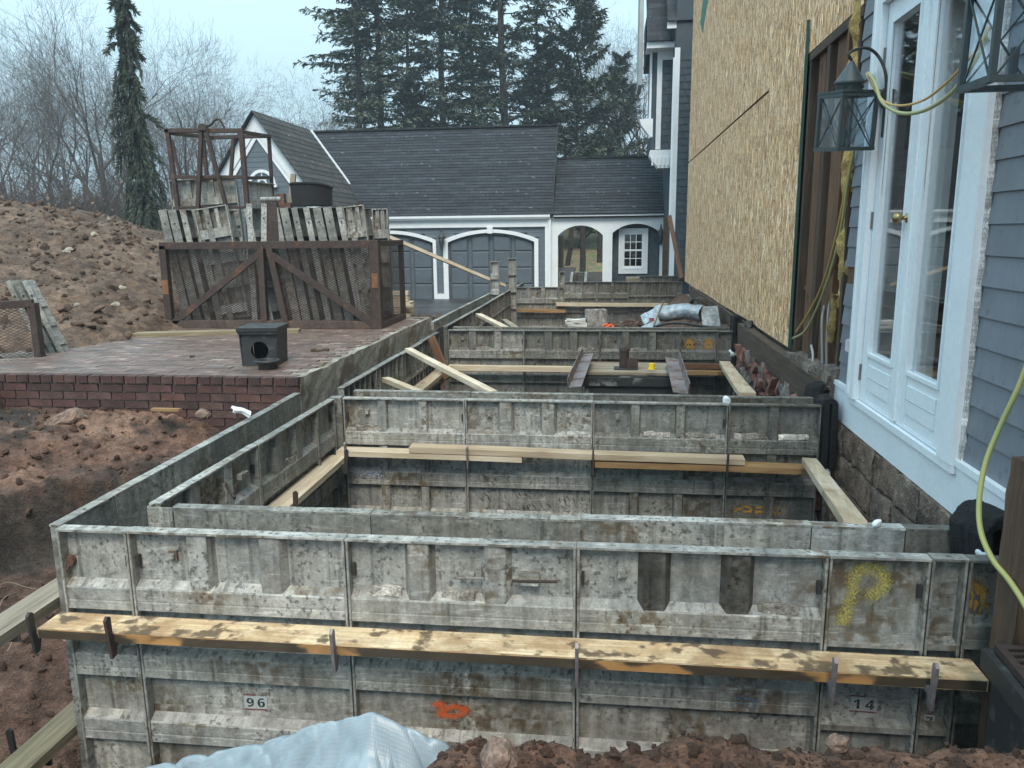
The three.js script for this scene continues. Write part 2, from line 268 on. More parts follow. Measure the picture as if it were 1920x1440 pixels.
// ------------------------------------------------------------------ loose clods and stones lying in the soil (nobody could count them)
function clodGeo(s) { const g = new THREE.IcosahedronGeometry(1, 1); const p = g.attributes.position; for (let i = 0; i < p.count; i++) { const v = V().fromBufferAttribute(p, i); const k = 0.72 + 0.5 * hsh(Math.round(v.x * 50), Math.round(v.y * 50) + Math.round(v.z * 50) * 7, s); v.multiplyScalar(k); p.setXYZ(i, v.x, v.y * 0.8, v.z); } g.computeVertexNormals(); return tri(g); }
function scatter(name, n, place, material, geo, tint) {
  const im = new THREE.InstancedMesh(geo, material, n), m = new THREE.Matrix4(), q = new THREE.Quaternion(), c = new THREE.Color();
  for (let i = 0; i < n; i++) { const [x, y, z, s] = place(i); q.setFromEuler(new THREE.Euler(rr(0, 6), rr(0, 6), rr(0, 6))); m.compose(V(x, y, z), q, V(s * rr(0.8, 1.3), s * rr(0.6, 1), s * rr(0.8, 1.3))); im.setMatrixAt(i, m); const t = tint(); c.setRGB(...t); im.setColorAt(i, c); }
  im.name = uniq(name); im.userData.kind = 'stuff'; sh(im); scene.add(im); return im;
}
const clodMat = mat(soilTex, { bump: 0.01, rough: 0.96 });
const redTint = () => { const k = rr(0.8, 1.25); return [0.22 * k, 0.124 * k, 0.086 * k]; };
tag(scatter('soil_clods', 14000, () => { const x = rr(-1.6, 2.0), z = rr(-2.25, -1.1), s = Math.pow(rnd(), 9) * 0.02 + 0.0026; return [x, groundY(x, z) + s * 0.15, z, s]; }, clodMat, clodGeo(3), redTint), 'loose red-brown clods on the soil rim below the forms', 'soil');
tag(scatter('soil_crumbs', 4200, () => { const x = rr(-5.2, -2.4), z = rr(-5.6, -2.6), s = Math.pow(rnd(), 11) * 0.03 + 0.003; return [x, groundY(x, z) + s * 0.3, z, s]; }, clodMat, clodGeo(5), redTint), 'loose crumbs of soil on the cut bank beside the patio', 'soil');
tag(scatter('mound_stones', 9000, () => { const x = -5.2 - Math.pow(rnd(), 0.8) * 6.5, z = rr(-13.5, -5.8), s = Math.pow(rnd(), 10) * 0.06 + 0.006; return [x, groundY(x, z) + s * 0.25, z, s]; }, clodMat, clodGeo(8), () => { const k = rr(0.55, 1.25); return rnd() < 0.04 ? [0.45 * k, 0.38 * k, 0.31 * k] : [0.25 * k, 0.162 * k, 0.115 * k]; }), 'stones and lumps scattered over the dirt mound', 'stones');
tag(scatter('bay_rubble', 700, () => { const x = rr(-1.0, 1.5), z = rr(-12.6, -9.9), s = Math.pow(rnd(), 3) * 0.07 + 0.01; return [x, groundY(x, z) + s * 0.3, z, s]; }, clodMat, clodGeo(9), () => { const k = rr(0.5, 1.1); return [0.3 * k, 0.2 * k, 0.16 * k]; }), 'broken rubble and soil heaped in the far bay of the foundation', 'rubble');
tag(scatter('drive_debris', 500, () => { const x = rr(-5.2, -2.6), z = rr(-13.5, -10.4), s = Math.pow(rnd(), 3) * 0.06 + 0.01; return [x, groundY(x, z) + 0.05 + s * 0.3, z, s]; }, clodMat, clodGeo(10), () => { const k = rr(0.4, 1.0); return [0.2 * k, 0.15 * k, 0.12 * k]; }), 'dark debris and wood chips lying on the driveway behind the patio', 'debris');
// single rocks one can pick out
function rock(px, py, ax, val, s, label, color, ry = 0, sq = 0.7) {
  const p = P(px, py, ax, val), g = new THREE.IcosahedronGeometry(1, 3); rough(g, 0.28, px, 1.7); rough(g, 0.07, py, 6); g.scale(s, s * sq, s * 0.85); tri(g);
  const m = solo('rock', g, mat(soilTex, { bump: 0.01, rough: 0.95, color: lin(...color) }), label, 'rock'); m.position.copy(p); m.rotation.y = ry; return m;
}
rock(38, 800, 'z', -5.42, 0.15, 'large pale brown boulder against the patio bricks, at the pile edge', [0.42, 0.29, 0.23], 0.4, 0.55);
rock(128, 792, 'z', -5.3, 0.15, 'squat brown boulder by the patio bricks next to a white scrap', [0.38, 0.26, 0.2], 1.4, 0.6);
rock(382, 778, 'z', -5.4, 0.06, 'small rounded rock on the soil below the patio corner', [0.36, 0.26, 0.21], 2.4);
rock(935, 1420, 'y', -0.29, 0.055, 'fist-sized grey-brown lump on the soil rim beside the tarp', [0.4, 0.28, 0.23], 2.4, 0.85);
rock(1572, 1396, 'y', -0.24, 0.03, 'small brown stone lying on the soil rim under the sticker 14', [0.38, 0.26, 0.21], 0.4, 0.85);
{ // concrete slab half buried in the mound
  const g = new THREE.BoxGeometry(0.62, 0.09, 0.5, 8, 1, 8); rough(g, 0.025, 4, 5); tri(g);
  const m = solo('concrete_slab', g, mat(soilTex, { bump: 0.006, rough: 0.95, color: lin(0.44, 0.38, 0.32) }), 'broken flat slab of concrete lying tilted on the dirt mound', 'slab'); const c = P(95, 568, 'z', -8.6); m.position.set(c.x, c.y, c.z); m.rotation.set(0.45, 0.7, -0.15); m.position.y -= 0.03;
}
for (const [px, py, s, l] of [[128, 472, 0.085, 'whitish angular stone high on the dirt mound'], [229, 541, 0.06, 'cream stone on the dirt mound below the slope'], [218, 573, 0.07, 'pale stone low on the dirt mound by the rack'], [176, 440, 0.06, 'tan stone near the crest of the dirt mound']]) {
  let z = -6; for (; z > -14; z -= 0.05) { const q = P(px, py, 'z', z); if (q.y < groundY(q.x, q.z)) break; }
  rock(px, py, 'z', z, s, l, [0.6, 0.54, 0.46], px, 0.7);
}
{ // roots sticking out of the cut bank
  const rm = mat(null, { color: lin(0.22, 0.17, 0.13), rough: 0.9 });
  for (let k = 0; k < 26; k++) {
    const x = rr(-4.1, -2.55), d = rr(0.1, 0.9), z = (d - (x + 3.42) * 0.78) / 0.62 - 4.7; if (z < -5.3 || z > -2.6) continue;
    const y = groundY(x, z), pts = [V(x, y - 0.02, z)]; let p = V(x, y + 0.01, z), dir = V(rr(-0.6, 0.8), rr(-0.5, 0.2), rr(0.2, 1)).normalize();
    for (let i = 0; i < 5; i++) { p = p.clone().addScaledVector(dir, rr(0.04, 0.1)); dir.add(V(rr(-0.5, 0.5), rr(-0.6, 0.15), rr(-0.4, 0.4))).normalize(); pts.push(p); }
    solo('root', tube(pts, rr(0.002, 0.005), 16, 5), rm, 'thin pale root hanging out of the cut soil bank', 'root', 'roots in the cut bank');
  }
}

// ------------------------------------------------------------------ brick patio
const brickTex = tex(256, 256, 0.5, (u, v) => { const a = fb(u * 5, v * 5, 3, 4, 5), f = fb(u * 50, v * 50, 9, 2, 50), s = sst(0.62, 0.72, fb(u * 12, v * 12, 19, 3, 12)); const L = 176 + (a - 0.5) * 90 + (f - 0.5) * 60; return [L - s * 34, L - s * 20, L - s * 16, 100 + f * 110]; });
const paverTex = tex(512, 512, 2.9, (u, v) => { const a = fb(u * 7, v * 7, 203, 5, 7), f = fb(u * 150, v * 150, 209, 2, 150), s = sst(0.52, 0.66, fb(u * 9, v * 14, 219, 5, 9)), w = sst(0.66, 0.72, fb(u * 16, v * 16, 229, 4, 16)); const L = 176 + (a - 0.5) * 90 + (f - 0.5) * 60; return [mix(L, 150, s * 0.5) + w * 50, mix(L, 158, s * 0.5) + w * 58, mix(L, 160, s * 0.5) + w * 60, 100 + f * 110]; });
const brickMats = [[0.23, 0.092, 0.08], [0.28, 0.115, 0.095], [0.20, 0.08, 0.075], [0.25, 0.12, 0.10], [0.17, 0.078, 0.072]].map((c) => mat(brickTex, { bump: 0.003, rough: 0.85, color: lin(...c.map((v, i) => v * [0.74, 0.86, 0.9][i])) }));
const paverMats = [[0.34, 0.215, 0.175], [0.37, 0.25, 0.205], [0.30, 0.195, 0.16], [0.39, 0.285, 0.24], [0.28, 0.18, 0.15]].map((c) => mat(paverTex, { bump: 0.003, rough: 0.5, color: lin(...c) }));
{
  const X0 = -6.2, X1 = -2.41, Z0 = -5.66, Z1 = -10.2, T = 0.07;
  const t = thing('brick_patio', 'raised red brick patio with paved top and brick front wall', 'patio', [X0, -0.9, Z0]);
  const mortar = mat(soilTex, { bump: 0.006, rough: 0.95, color: lin(0.36, 0.33, 0.29) });
  part('mortar_core', bx(X1 - X0 - 0.05, 0.9 + T - 0.006, Z0 - Z1 - 0.012, (X1 - X0 - 0.05) / 2, (0.9 + T - 0.006) / 2, -0.012 - (Z0 - Z1 - 0.012) / 2), mortar, t);
  const ge = new THREE.BoxGeometry(0.09, 0.96, Z0 - Z1 - 0.02, 3, 22, 110); rough(ge, 0.008, 2, 14); rough(ge, 0.007, 5, 3); tri(ge); ge.translate(X1 - X0 - 0.04, 0.485, -(Z0 - Z1) / 2 - 0.02);
  part('concrete_edge', ge, concrete, t, 'rough broken concrete edge of the patio slab');
  const bg = [0, 1, 2].map((i) => { const g = new THREE.BoxGeometry(0.203, 0.058, 0.06, 4, 2, 1); rough(g, 0.0022, i + 1, 22); return tri(g, i * 0.7, i * 0.4); });
  const hg = [0, 1].map((i) => { const g = new THREE.BoxGeometry(0.095, 0.058, 0.07, 3, 2, 1); rough(g, 0.0025, i + 4, 22); return tri(g, i * 0.7, i * 0.4); });
  for (let r = 0; r < 6; r++) for (let k = 0; k < 16; k++) { const x = X1 - X0 - 0.108 - k * 0.213 - (r % 2) * 0.106 + 0.0; if (x < 0.3) continue; const m = part('brick', bg[(r + k) % 3], pick(brickMats), t); m.position.set(x, 0.9 + T - 0.10 - r * 0.0675, -0.026 + rr(-0.002, 0.002)); m.rotation.z = rr(-0.006, 0.006); }
  for (let k = 0; k < 30; k++) { const x = X1 - X0 - 0.05 - k * 0.105; if (x < 0.4) continue; const m = part('edge_brick', hg[k % 2], pick(brickMats), t); m.position.set(x, 0.9 + T - 0.028 + rr(-0.002, 0.001), -0.022 + rr(-0.003, 0.003)); m.rotation.y = rr(-0.01, 0.01); }
  const pg = Array.from({ length: 24 }, (_, i) => { const g = new THREE.BoxGeometry(0.197, 0.024, 0.094); return tri(g, i * 0.37, i * 0.61); });
  const rest = []; let n = 0;
  for (let r = 0; r < 43; r++) for (let k = 0; k < 17; k++) {
    const x = X1 - X0 - 0.155 - k * 0.203 - (r % 2) * 0.1, z = -0.112 - r * 0.1; if (x < 0.75 || z < Z1 - Z0 + 0.06) continue;
    const y = 0.9 + T - 0.0095 + rr(-0.0015, 0.0015), rx = rr(-0.008, 0.008), rz = rr(-0.008, 0.008);
    if (n++ < 296) { const m = part('paver', pg[Math.floor(rnd() * 24)], pick(paverMats), t); m.position.set(x, y, z); m.rotation.set(rx, 0, rz); } else { const g = pg[Math.floor(rnd() * 24)].clone(); g.rotateX(rx); g.rotateZ(rz); g.translate(x, y, z); rest.push(g); }
  }
  const far = part('far_pavers', rest, paverMats[1], t); far.userData.kind = 'stuff';
}

// ------------------------------------------------------------------ aluminium wall forms
const FH = 2.44, FD = 0.05;
const gcache = {};
const cached = (k, f) => (gcache[k] ??= f());
function railGeo(w, v) { // top rail with pin holes and slightly battered edges
  const s = new THREE.Shape(), n = Math.max(3, Math.round(w / 0.07)), j = (k) => (hsh(k, v, 5) - 0.5) * 0.005;
  s.moveTo(0, 0); for (let i = 1; i < n; i++) s.lineTo(w * i / n, j(i) * 0.4); s.lineTo(w, 0); s.lineTo(w, FD);
  for (let i = n - 1; i > 0; i--) s.lineTo(w * i / n, FD + j(i + 50)); s.lineTo(0, FD); s.closePath();
  const holes = w > 0.6 ? [0.15, 0.4, 0.66, 0.69, 0.93] : w > 0.25 ? [0.5] : [0.5];
  for (const h of holes) { const p = new THREE.Path(); p.absellipse(h * w, 0.022 + j(h * 90), 0.011, 0.009, 0, 6.2832, true); s.holes.push(p); }
  const g = new THREE.ExtrudeGeometry(s, { depth: 0.009, bevelEnabled: true, bevelSize: 0.0015, bevelThickness: 0.0015, bevelSegments: 1, curveSegments: 5 });
  g.rotateX(-Math.PI / 2); g.scale(1, 1, -1); // shape y -> +z ; extrusion up
  const idx = flat(g); const p = idx.attributes.position; for (let i = 0; i < p.count; i += 3) { for (const a of ['position', 'normal']) { const q = idx.attributes[a], t = [q.getX(i + 1), q.getY(i + 1), q.getZ(i + 1)]; q.setXYZ(i + 1, q.getX(i + 2), q.getY(i + 2), q.getZ(i + 2)); q.setXYZ(i + 2, ...t); } }
  idx.computeVertexNormals(); idx.translate(0, FH - 0.011, 0); return tri(idx, rr(0, 2), rr(0, 2));
}
function ribGeo(w, yc, thin) { // wide pressed rib with a sloped ledge, or a thin shelf rib
  const pts = thin ? [[0.004, -0.012], [0.046, -0.014], [0.046, 0.010], [0.004, 0.024]] : [[0.004, -0.054], [0.042, -0.05], [0.046, -0.046], [0.045, -0.012], [0.0435, -0.010], [0.0435, -0.004], [0.045, -0.002], [0.046, 0.046], [0.042, 0.052], [0.005, 0.075]];
  const s = new THREE.Shape(pts.map((p) => new THREE.Vector2(-p[0], p[1])));
  const g = new THREE.ExtrudeGeometry(s, { depth: w, bevelEnabled: false }); g.rotateY(Math.PI / 2); g.translate(0, yc, 0); return tri(g, rr(0, 2), rr(0, 2));
}
function hatGeo(xc, y0, y1, wf, wb) { // vertical stiffener, trapezoid in plan
  const s = new THREE.Shape([[-wb / 2, 0.004], [wb / 2, 0.004], [wf / 2, 0.038], [wf / 2 - 0.004, 0.042], [-wf / 2 + 0.004, 0.042], [-wf / 2, 0.038]].map((p) => new THREE.Vector2(p[0], -p[1])));
  const g = new THREE.ExtrudeGeometry(s, { depth: y1 - y0, bevelEnabled: false }); g.rotateX(-Math.PI / 2); g.scale(1, 1, 1); g.translate(xc, y0, 0); return tri(g, rr(0, 2), rr(0, 2));
}
// kind: a = two wide stiffeners in the top bay; b = stiffeners in every bay; c = narrow fins; f = filler with shelf ribs; s = plain
let formN = 0;
function formPanel(label, group, x, z, th, w, kind, tone = 0, top = 0, h = FH, tilt = 0) {
  const t = thing('wall_form', label, 'form panel', [x, top - FH, z], th, group); formN++;
  t.rotation.order = 'YXZ'; t.rotation.x = rr(-0.0015, 0.0015) + tilt; t.position.y += rr(-0.003, 0.003);
  const m = pick(formTone(tone)), m2 = pick(formTone(tone)), k = w.toFixed(3) + '_' + formN, v = formN % 3, g = 0.0025;
  part('face_sheet', cached('sk' + k, () => bx(w - 2 * g, FH - 0.004, 0.005, w / 2, FH / 2, 0.0025)), m, t);
  part('top_rail', cached('tr' + k + v, () => { const q = railGeo(w - 2 * g, v); q.translate(g, 0, 0.0005); return q; }), m2, t);
  for (const s of [0, 1]) part('side_rail', cached('sr' + k + s, () => { const q = beam(FH - 0.012, 0.010, FD - 0.004, 0.002); q.rotateZ(Math.PI / 2); q.translate(s ? w - g - 0.005 : g + 0.005, (FH - 0.012) / 2, FD / 2 + 0.003); return q; }), s ? m : m2, t);
  const inner = w - 2 * g - 0.02, thin = kind === 'f' || kind === 'c';
  for (let i = 1; i <= (kind === 'f' ? 6 : 7); i++) part('rib', cached('rb' + k + i + kind, () => { const q = ribGeo(inner, FH - (kind === 'f' ? 0.35 : 0.305) * i, thin); q.translate(g + 0.01, 0, 0); return q; }), i % 2 ? m2 : m, t);
  const xs = kind === 'c' ? [0.17, 0.34, 0.5, 0.66, 0.83] : w > 0.75 ? [0.32, 0.655] : w > 0.5 ? [0.5] : [];
  if (kind !== 'f' && kind !== 's') for (const q of xs) {
    const nb = kind === 'a' ? 1 : 4, wf = kind === 'c' ? 0.025 : kind === 'b' ? 0.06 : 0.085, wb = kind === 'c' ? 0.03 : kind === 'b' ? 0.075 : 0.125;
    for (let i = 0; i < nb; i++) part('stiffener', cached('st' + k + q + kind + i, () => hatGeo(q * w, FH - 0.305 * (i + 1) + (thin ? 0.01 : 0.052), FH - 0.305 * i - (i ? (thin ? 0.014 : 0.056) : 0.013), wf, wb)), kind === 'b' && i ? m : m2, t);
  }
  if (w > 0.3 && rnd() < 0.8) for (const s of [0, 1]) if (rnd() < 0.7) part('wedge_slot', cached('ws' + k + s, () => bx(0.012, 0.05, 0.02, s ? w - 0.024 : 0.024, FH - 0.14, 0.02)), darkSteel, t);
  if (w > 0.6 && rnd() < 0.6) part('tie_bracket', cached('tb' + k, () => merge([bx(0.035, 0.045, 0.014, w * 0.19, FH - 0.115, 0.012), bx(0.02, 0.02, 0.02, w * 0.19, FH - 0.115, 0.022)])), m, t);
  if (kind === 'a' || kind === 'b') { const e = [0.03, ...xs.map((q) => q * w), w - 0.03]; for (let i = 0; i < e.length - 1; i++) if (rnd() < 0.38) { const L = (e[i + 1] - e[i]) * rr(0.4, 0.75), g = new THREE.BoxGeometry(L, rr(0.02, 0.045), 0.026, 14, 3, 2); rough(g, 0.011, formN * 5 + i, 26); tri(g, rr(0, 2), rr(0, 2)); g.translate((e[i] + e[i + 1]) / 2 + rr(-0.02, 0.02), FH - 0.232, 0.022); part('cement_crust', g, rnd() < 0.3 ? crustPale : crustGrey, t); } }
  return t;
}
const crustPale = mat(soilTex, { bump: 0.01, rough: 0.95, color: lin(1.15, 1.13, 1.08) }), crustGrey = mat(soilTex, { bump: 0.01, rough: 0.95, color: lin(0.52, 0.5, 0.46) });
function row(list, x, z, th, group, fn) { // list of [width, kind, tone, label, top]
  const out = []; for (const [w, kind, tone, label, top = 0] of list) { out.push(formPanel(label, group, x, z, th, w, kind, tone, top)); x += Math.cos(th) * w; z -= Math.sin(th) * w; } return out;
}
// painted or printed marks: flat sheets with a drawn alpha, parts of the panel that carries them
function canvasTex(w, h, draw) { const c = document.createElement('canvas'); c.width = w; c.height = h; const x = c.getContext('2d'); x.clearRect(0, 0, w, h); draw(x, w, h); const t = new THREE.CanvasTexture(c); t.colorSpace = THREE.SRGBColorSpace; return t; }
function mark(panel, name, c, w, h, zl, texture, rz = 0, label) { // c: world point at the mark's centre; zl: local depth
  panel.updateMatrixWorld(true); const l = panel.worldToLocal(c.clone()); const g = new THREE.PlaneGeometry(w, h);
  const m = part(name, g, new THREE.MeshStandardMaterial({ map: texture, transparent: true, roughness: 0.85 }), panel, label); m.position.set(l.x, l.y, zl); m.rotation.z = rz; return m;
}
function sticker(txt, worn = 0.12, dark = false) {
  return canvasTex(64 * txt.length + 16, 120, (x, w, h) => {
    x.fillStyle = dark ? '#5e6468' : '#aab0b0'; x.fillRect(4, 14, w - 8, h - 26); x.fillStyle = '#7a3c3c'; x.fillRect(4, h - 14, w - 8, 10); if (!dark) x.fillRect(4, 2, w * 0.5, 10);
    x.fillStyle = '#16191a'; x.font = 'bold 88px sans-serif'; x.textAlign = 'center'; x.textBaseline = 'middle'; for (let i = 0; i < txt.length; i++) x.fillText(txt[i], 40 + i * 64, h / 2 + 2);
    for (let i = 0; i < 900 * worn * txt.length; i++) { x.fillStyle = rnd() < 0.6 ? 'rgba(120,122,118,0.8)' : 'rgba(180,180,172,0.7)'; x.fillRect(rnd() * w, rnd() * h, 1 + rnd() * 5, 1 + rnd() * 5); }
  });
}
function spray(path, color, wd, n = 5200, gap = 0.3) { // dots strewn along a stroke
  return canvasTex(256, 256, (x, w, h) => { for (let i = 0; i < n; i++) { const t = rnd() * (path.length - 1), k = Math.floor(t), f = t - k, a = path[k], b = path[k + 1]; if (vn(t * 9, i % 7, 8) < gap * 0.5) continue; const px = mix(a[0], b[0], f) * w + (rnd() + rnd() - 1) * wd, py = mix(a[1], b[1], f) * h + (rnd() + rnd() - 1) * wd; const s = 1.5 + rnd() * 4; x.fillStyle = color[i % color.length]; x.fillRect(px, py, s, s); } });
}
function smear(cols, n = 2600, sx = 1, sy = 1, s0 = 3) { return canvasTex(256, 128, (x, w, h) => { for (let i = 0; i < n; i++) { const u = 0.5 + (rnd() + rnd() + rnd() - 1.5) / 3 * sx, v = 0.5 + (rnd() + rnd() + rnd() - 1.5) / 3 * sy; if (fb(u * 14, v * 7, 66, 3) < 0.47) continue; x.fillStyle = cols[i % cols.length]; const s = s0 * (0.4 + rnd()); x.fillRect(u * w, v * h, s, s); } }); }

const YELLOW = ['rgba(188,176,92,0.34)', 'rgba(176,166,100,0.28)', 'rgba(200,186,100,0.34)'], OCHRE = ['rgba(176,128,48,0.8)', 'rgba(150,112,52,0.7)', 'rgba(190,146,70,0.7)'];
{ // front outer row, ribbed side out
  const G = 'outer forms of the front wall', th = 0.0129, zf = (x) => -2.722 - 0.0129 * (x + 2.25) - FD;
  const list = [
    [-2.245, 0.309, 'a', 0, 'narrow form panel at the outer corner with a rusty tie bolt'],
    [-1.936, 0.914, 'a', 0, 'wide ribbed form panel carrying the white sticker 96'],
    [-1.022, 0.908, 'a', 0, 'wide pale ribbed form panel with an orange spray mark behind the tarp'],
    [-0.114, 0.923, 'a', 0, 'wide ribbed form panel with dark wet stiffeners and a faded blue smear'],
    [0.809, 0.356, 'f', 0, 'filler form panel with a yellow sprayed P and the sticker 14'],
    [1.165, 0.127, 'f', 1, 'slim filler form panel between the yellow P panel and the last panel'],
    [1.292, 0.18, 's', 2, 'narrow dark form panel with yellow paint and the sticker 5'],
  ];
  const f = list.map(([x, w, k, tone, label]) => formPanel(label, G, x, zf(x), th, w, k, tone));
  { const wet = formTone(2).map((m) => { const c = m.clone(); c.color.setRGB(0.24, 0.235, 0.22); c.roughness = 0.5; return c; }); f[3].children.filter((c) => c.name === 'stiffener').forEach((c, i) => { c.material = wet[i % 4]; c.userData.label = 'stiffener dark with wet stains'; }); }
  const Z = -2.79;
  mark(f[1], 'number_sticker', P(483, 1312, 'z', Z), 0.108, 0.078, 0.0085, sticker('96'), 0.02, 'white number sticker reading 96');
  mark(f[4], 'number_sticker', P(1622, 1325, 'z', Z), 0.105, 0.075, 0.0085, sticker('14', 0.2), -0.02, 'worn number sticker reading 14');
  mark(f[5], 'number_sticker', P(1746, 1358, 'z', Z), 0.045, 0.07, 0.0085, sticker('7', 0.35), -0.05, 'torn number sticker');
  mark(f[6], 'number_sticker', P(1803, 1333, 'z', Z), 0.05, 0.068, 0.0085, sticker('5', 0.1, true), 0, 'grey number sticker reading 5');
  mark(f[2], 'number_sticker', P(860, 1195, 'z', Z), 0.1, 0.07, 0.0085, sticker('36', 0.3), 0, 'number sticker half hidden behind the plank');
  mark(f[2], 'paint_mark', P(842, 1328, 'z', Z), 0.17, 0.1, 0.0085, spray([[0.15, 0.35], [0.3, 0.22], [0.35, 0.5], [0.3, 0.78], [0.55, 0.82], [0.85, 0.66], [0.88, 0.4], [0.62, 0.34], [0.42, 0.5]], ['rgba(214,92,40,0.6)', 'rgba(196,84,44,0.5)', 'rgba(226,110,50,0.6)'], 44, 4200, 0.1), 0, 'orange spray paint mark');
  mark(f[4], 'paint_mark', P(1618, 1118, 'z', Z), 0.22, 0.26, 0.0085, spray([[0.2, 0.97], [0.24, 0.85], [0.28, 0.68], [0.36, 0.46], [0.32, 0.25], [0.42, 0.1], [0.62, 0.07], [0.82, 0.16], [0.86, 0.33], [0.76, 0.46], [0.6, 0.5]], YELLOW, 40, 5200, 0.5), 0, 'faded yellow sprayed letter P');
  mark(f[6], 'paint_mark', P(1834, 1130, 'z', Z), 0.12, 0.2, 0.0085, smear(OCHRE, 3000, 0.9, 1, 5), 0, 'blotchy yellow paint');
  mark(f[3], 'paint_mark', P(1398, 1318, 'z', -2.755), 0.16, 0.075, 0.0485, smear(['rgba(98,122,150,0.22)', 'rgba(112,136,164,0.18)'], 2600, 1, 1.2, 5), 0, 'faded blue smear');
  mark(f[0], 'paint_mark', P(222, 1248, 'z', Z), 0.15, 0.07, 0.0085, smear(['rgba(206,206,196,0.85)', 'rgba(190,188,176,0.7)'], 2800, 0.9, 0.9, 5), 0, 'white lime patch');
  // tie rods and their brackets hanging on the panels
  const rod = (pn, a, b, r, m, name = 'tie_rod') => { pn.updateMatrixWorld(true); part(name, tube([pn.worldToLocal(a), pn.worldToLocal(b)], r, 2, 7), m, pn); };
  rod(f[2], P(850, 1083, 'z', -2.755), P(908, 1085, 'z', -2.755), 0.006, formMats[0]);
  rod(f[2], P(960, 1089, 'z', -2.755), P(1045, 1091, 'z', -2.755), 0.006, rust);
  { const c = f[2].worldToLocal(P(993, 1086, 'z', -2.765)); part('tie_clamp', [bx(0.085, 0.026, 0.02, c.x, c.y, c.z), bx(0.075, 0.012, 0.022, c.x, c.y + 0.02, c.z - 0.004), bx(0.07, 0.012, 0.022, c.x, c.y - 0.017, c.z)], formMats[0], f[2]); }
  { const c = f[0].worldToLocal(P(133, 1050, 'z', -2.76)); part('tie_bolt', [tri(new THREE.CylinderGeometry(0.022, 0.026, 0.03, 10).rotateX(Math.PI / 2).translate(c.x, c.y, c.z)), tri(tube([[c.x, c.y, c.z], [c.x - 0.005, c.y - 0.03, c.z + 0.02], [c.x - 0.02, c.y - 0.07, c.z + 0.012]], 0.004, 8, 6))], rustBright, f[0]); }
}
{ // front inner row, smooth side towards the outer row
  const list = [[0.205, 's', 2, 'short dark form panel ending against the black foam, front wall inner row'], [0.362, 's', 3, 'clean pale grey smooth form panel with white splatter, front wall inner row'], [0.926, 's', 0, 'smooth form panel with pale drip streaks, front wall inner row'], [0.897, 's', 1, 'smooth form panel with a tan stained face, front wall inner row'], [0.892, 's', 1, 'grey smooth form panel next to the mitred corner post, front wall inner row']];
  let x = 1.385; for (const [w, k, tone, l] of list) { formPanel(l, 'inner forms of the front wall', x, -3.0 - 0.02 * (x + 2), Math.PI + 0.02, w, k, tone); x -= w; }
  const t = thing('form_corner', 'folded corner form with a bluish face at the front inner corner', 'form corner', [-1.955, -FH, -3.035]);
  part('front_face', bx(0.115, FH - 0.003, 0.006, 0, FH / 2, 0.036), formMats[0], t); part('side_face', bx(0.006, FH - 0.003, 0.11, -0.06, FH / 2, -0.022), formMats[3], t);
  for (const s of [-1, 1]) part('edge_flange', bx(0.006, FH, 0.05, 0.055 * s + 0.002, FH / 2, 0.0), formMats[4], t); part('gusset', bx(0.1, 0.008, 0.05, 0, FH - 0.03, 0.005), formMats[4], t);
}
// left outer row, smooth side in
{ const L = ['form panel in the outer side row, meeting the front corner', 'long smooth form panel of the outer side row beside the red bank', 'smooth form panel of the outer side row next to the white scrap', 'narrow form panel closing the outer side row at the patio'], w = [0.37, 0.942, 0.946, 0.42];
  let z = -2.76; const list = []; w.forEach((q, i) => { list.push([q, z - q, L[i]]); z -= q; });
  list.forEach(([q, z0, l], i) => formPanel(l, 'outer forms of the side wall', -2.25 + 0.021 * (z0 + 2.76), z0, -Math.PI / 2 + 0.021, q, 's', i === 1 ? 0 : 1)); }
// left inner row, ribbed side into the first bay
{ const f = row([[0.98, 'a', 0, 'ribbed form panel with a tie rod poking out, side wall of the first bay'], [0.9, 'a', 1, 'ribbed form panel with bluish stiffeners, side wall of the first bay'], [0.34, 's', 1, 'short form panel in the inner corner of the first bay, side wall']], -2.03, -3.04, Math.PI / 2, 'inner side forms of the first bay');
  part('tie_rod', tube([[0.62, 2.33, 0.03], [0.5, 2.29, 0.14]], 0.008, 2, 7), rust, f[0]); part('tie_clamp', bx(0.08, 0.03, 0.03, 0.78, 2.32, 0.05), formMats[0], f[0]); }
{ const t = thing('form_corner', 'grey corner form where the side wall meets the first cross wall', 'form corner', [-1.985, -FH, -5.33]); part('front_face', bx(0.09, FH - 0.004, 0.006, 0, FH / 2, 0.03), formMats[1], t); part('side_face', bx(0.006, FH, 0.08, 0.042, FH / 2, -0.012), formMats[4], t); part('top_cap', bx(0.09, 0.008, 0.06, 0, FH - 0.004, -0.002), formMats[4], t); }
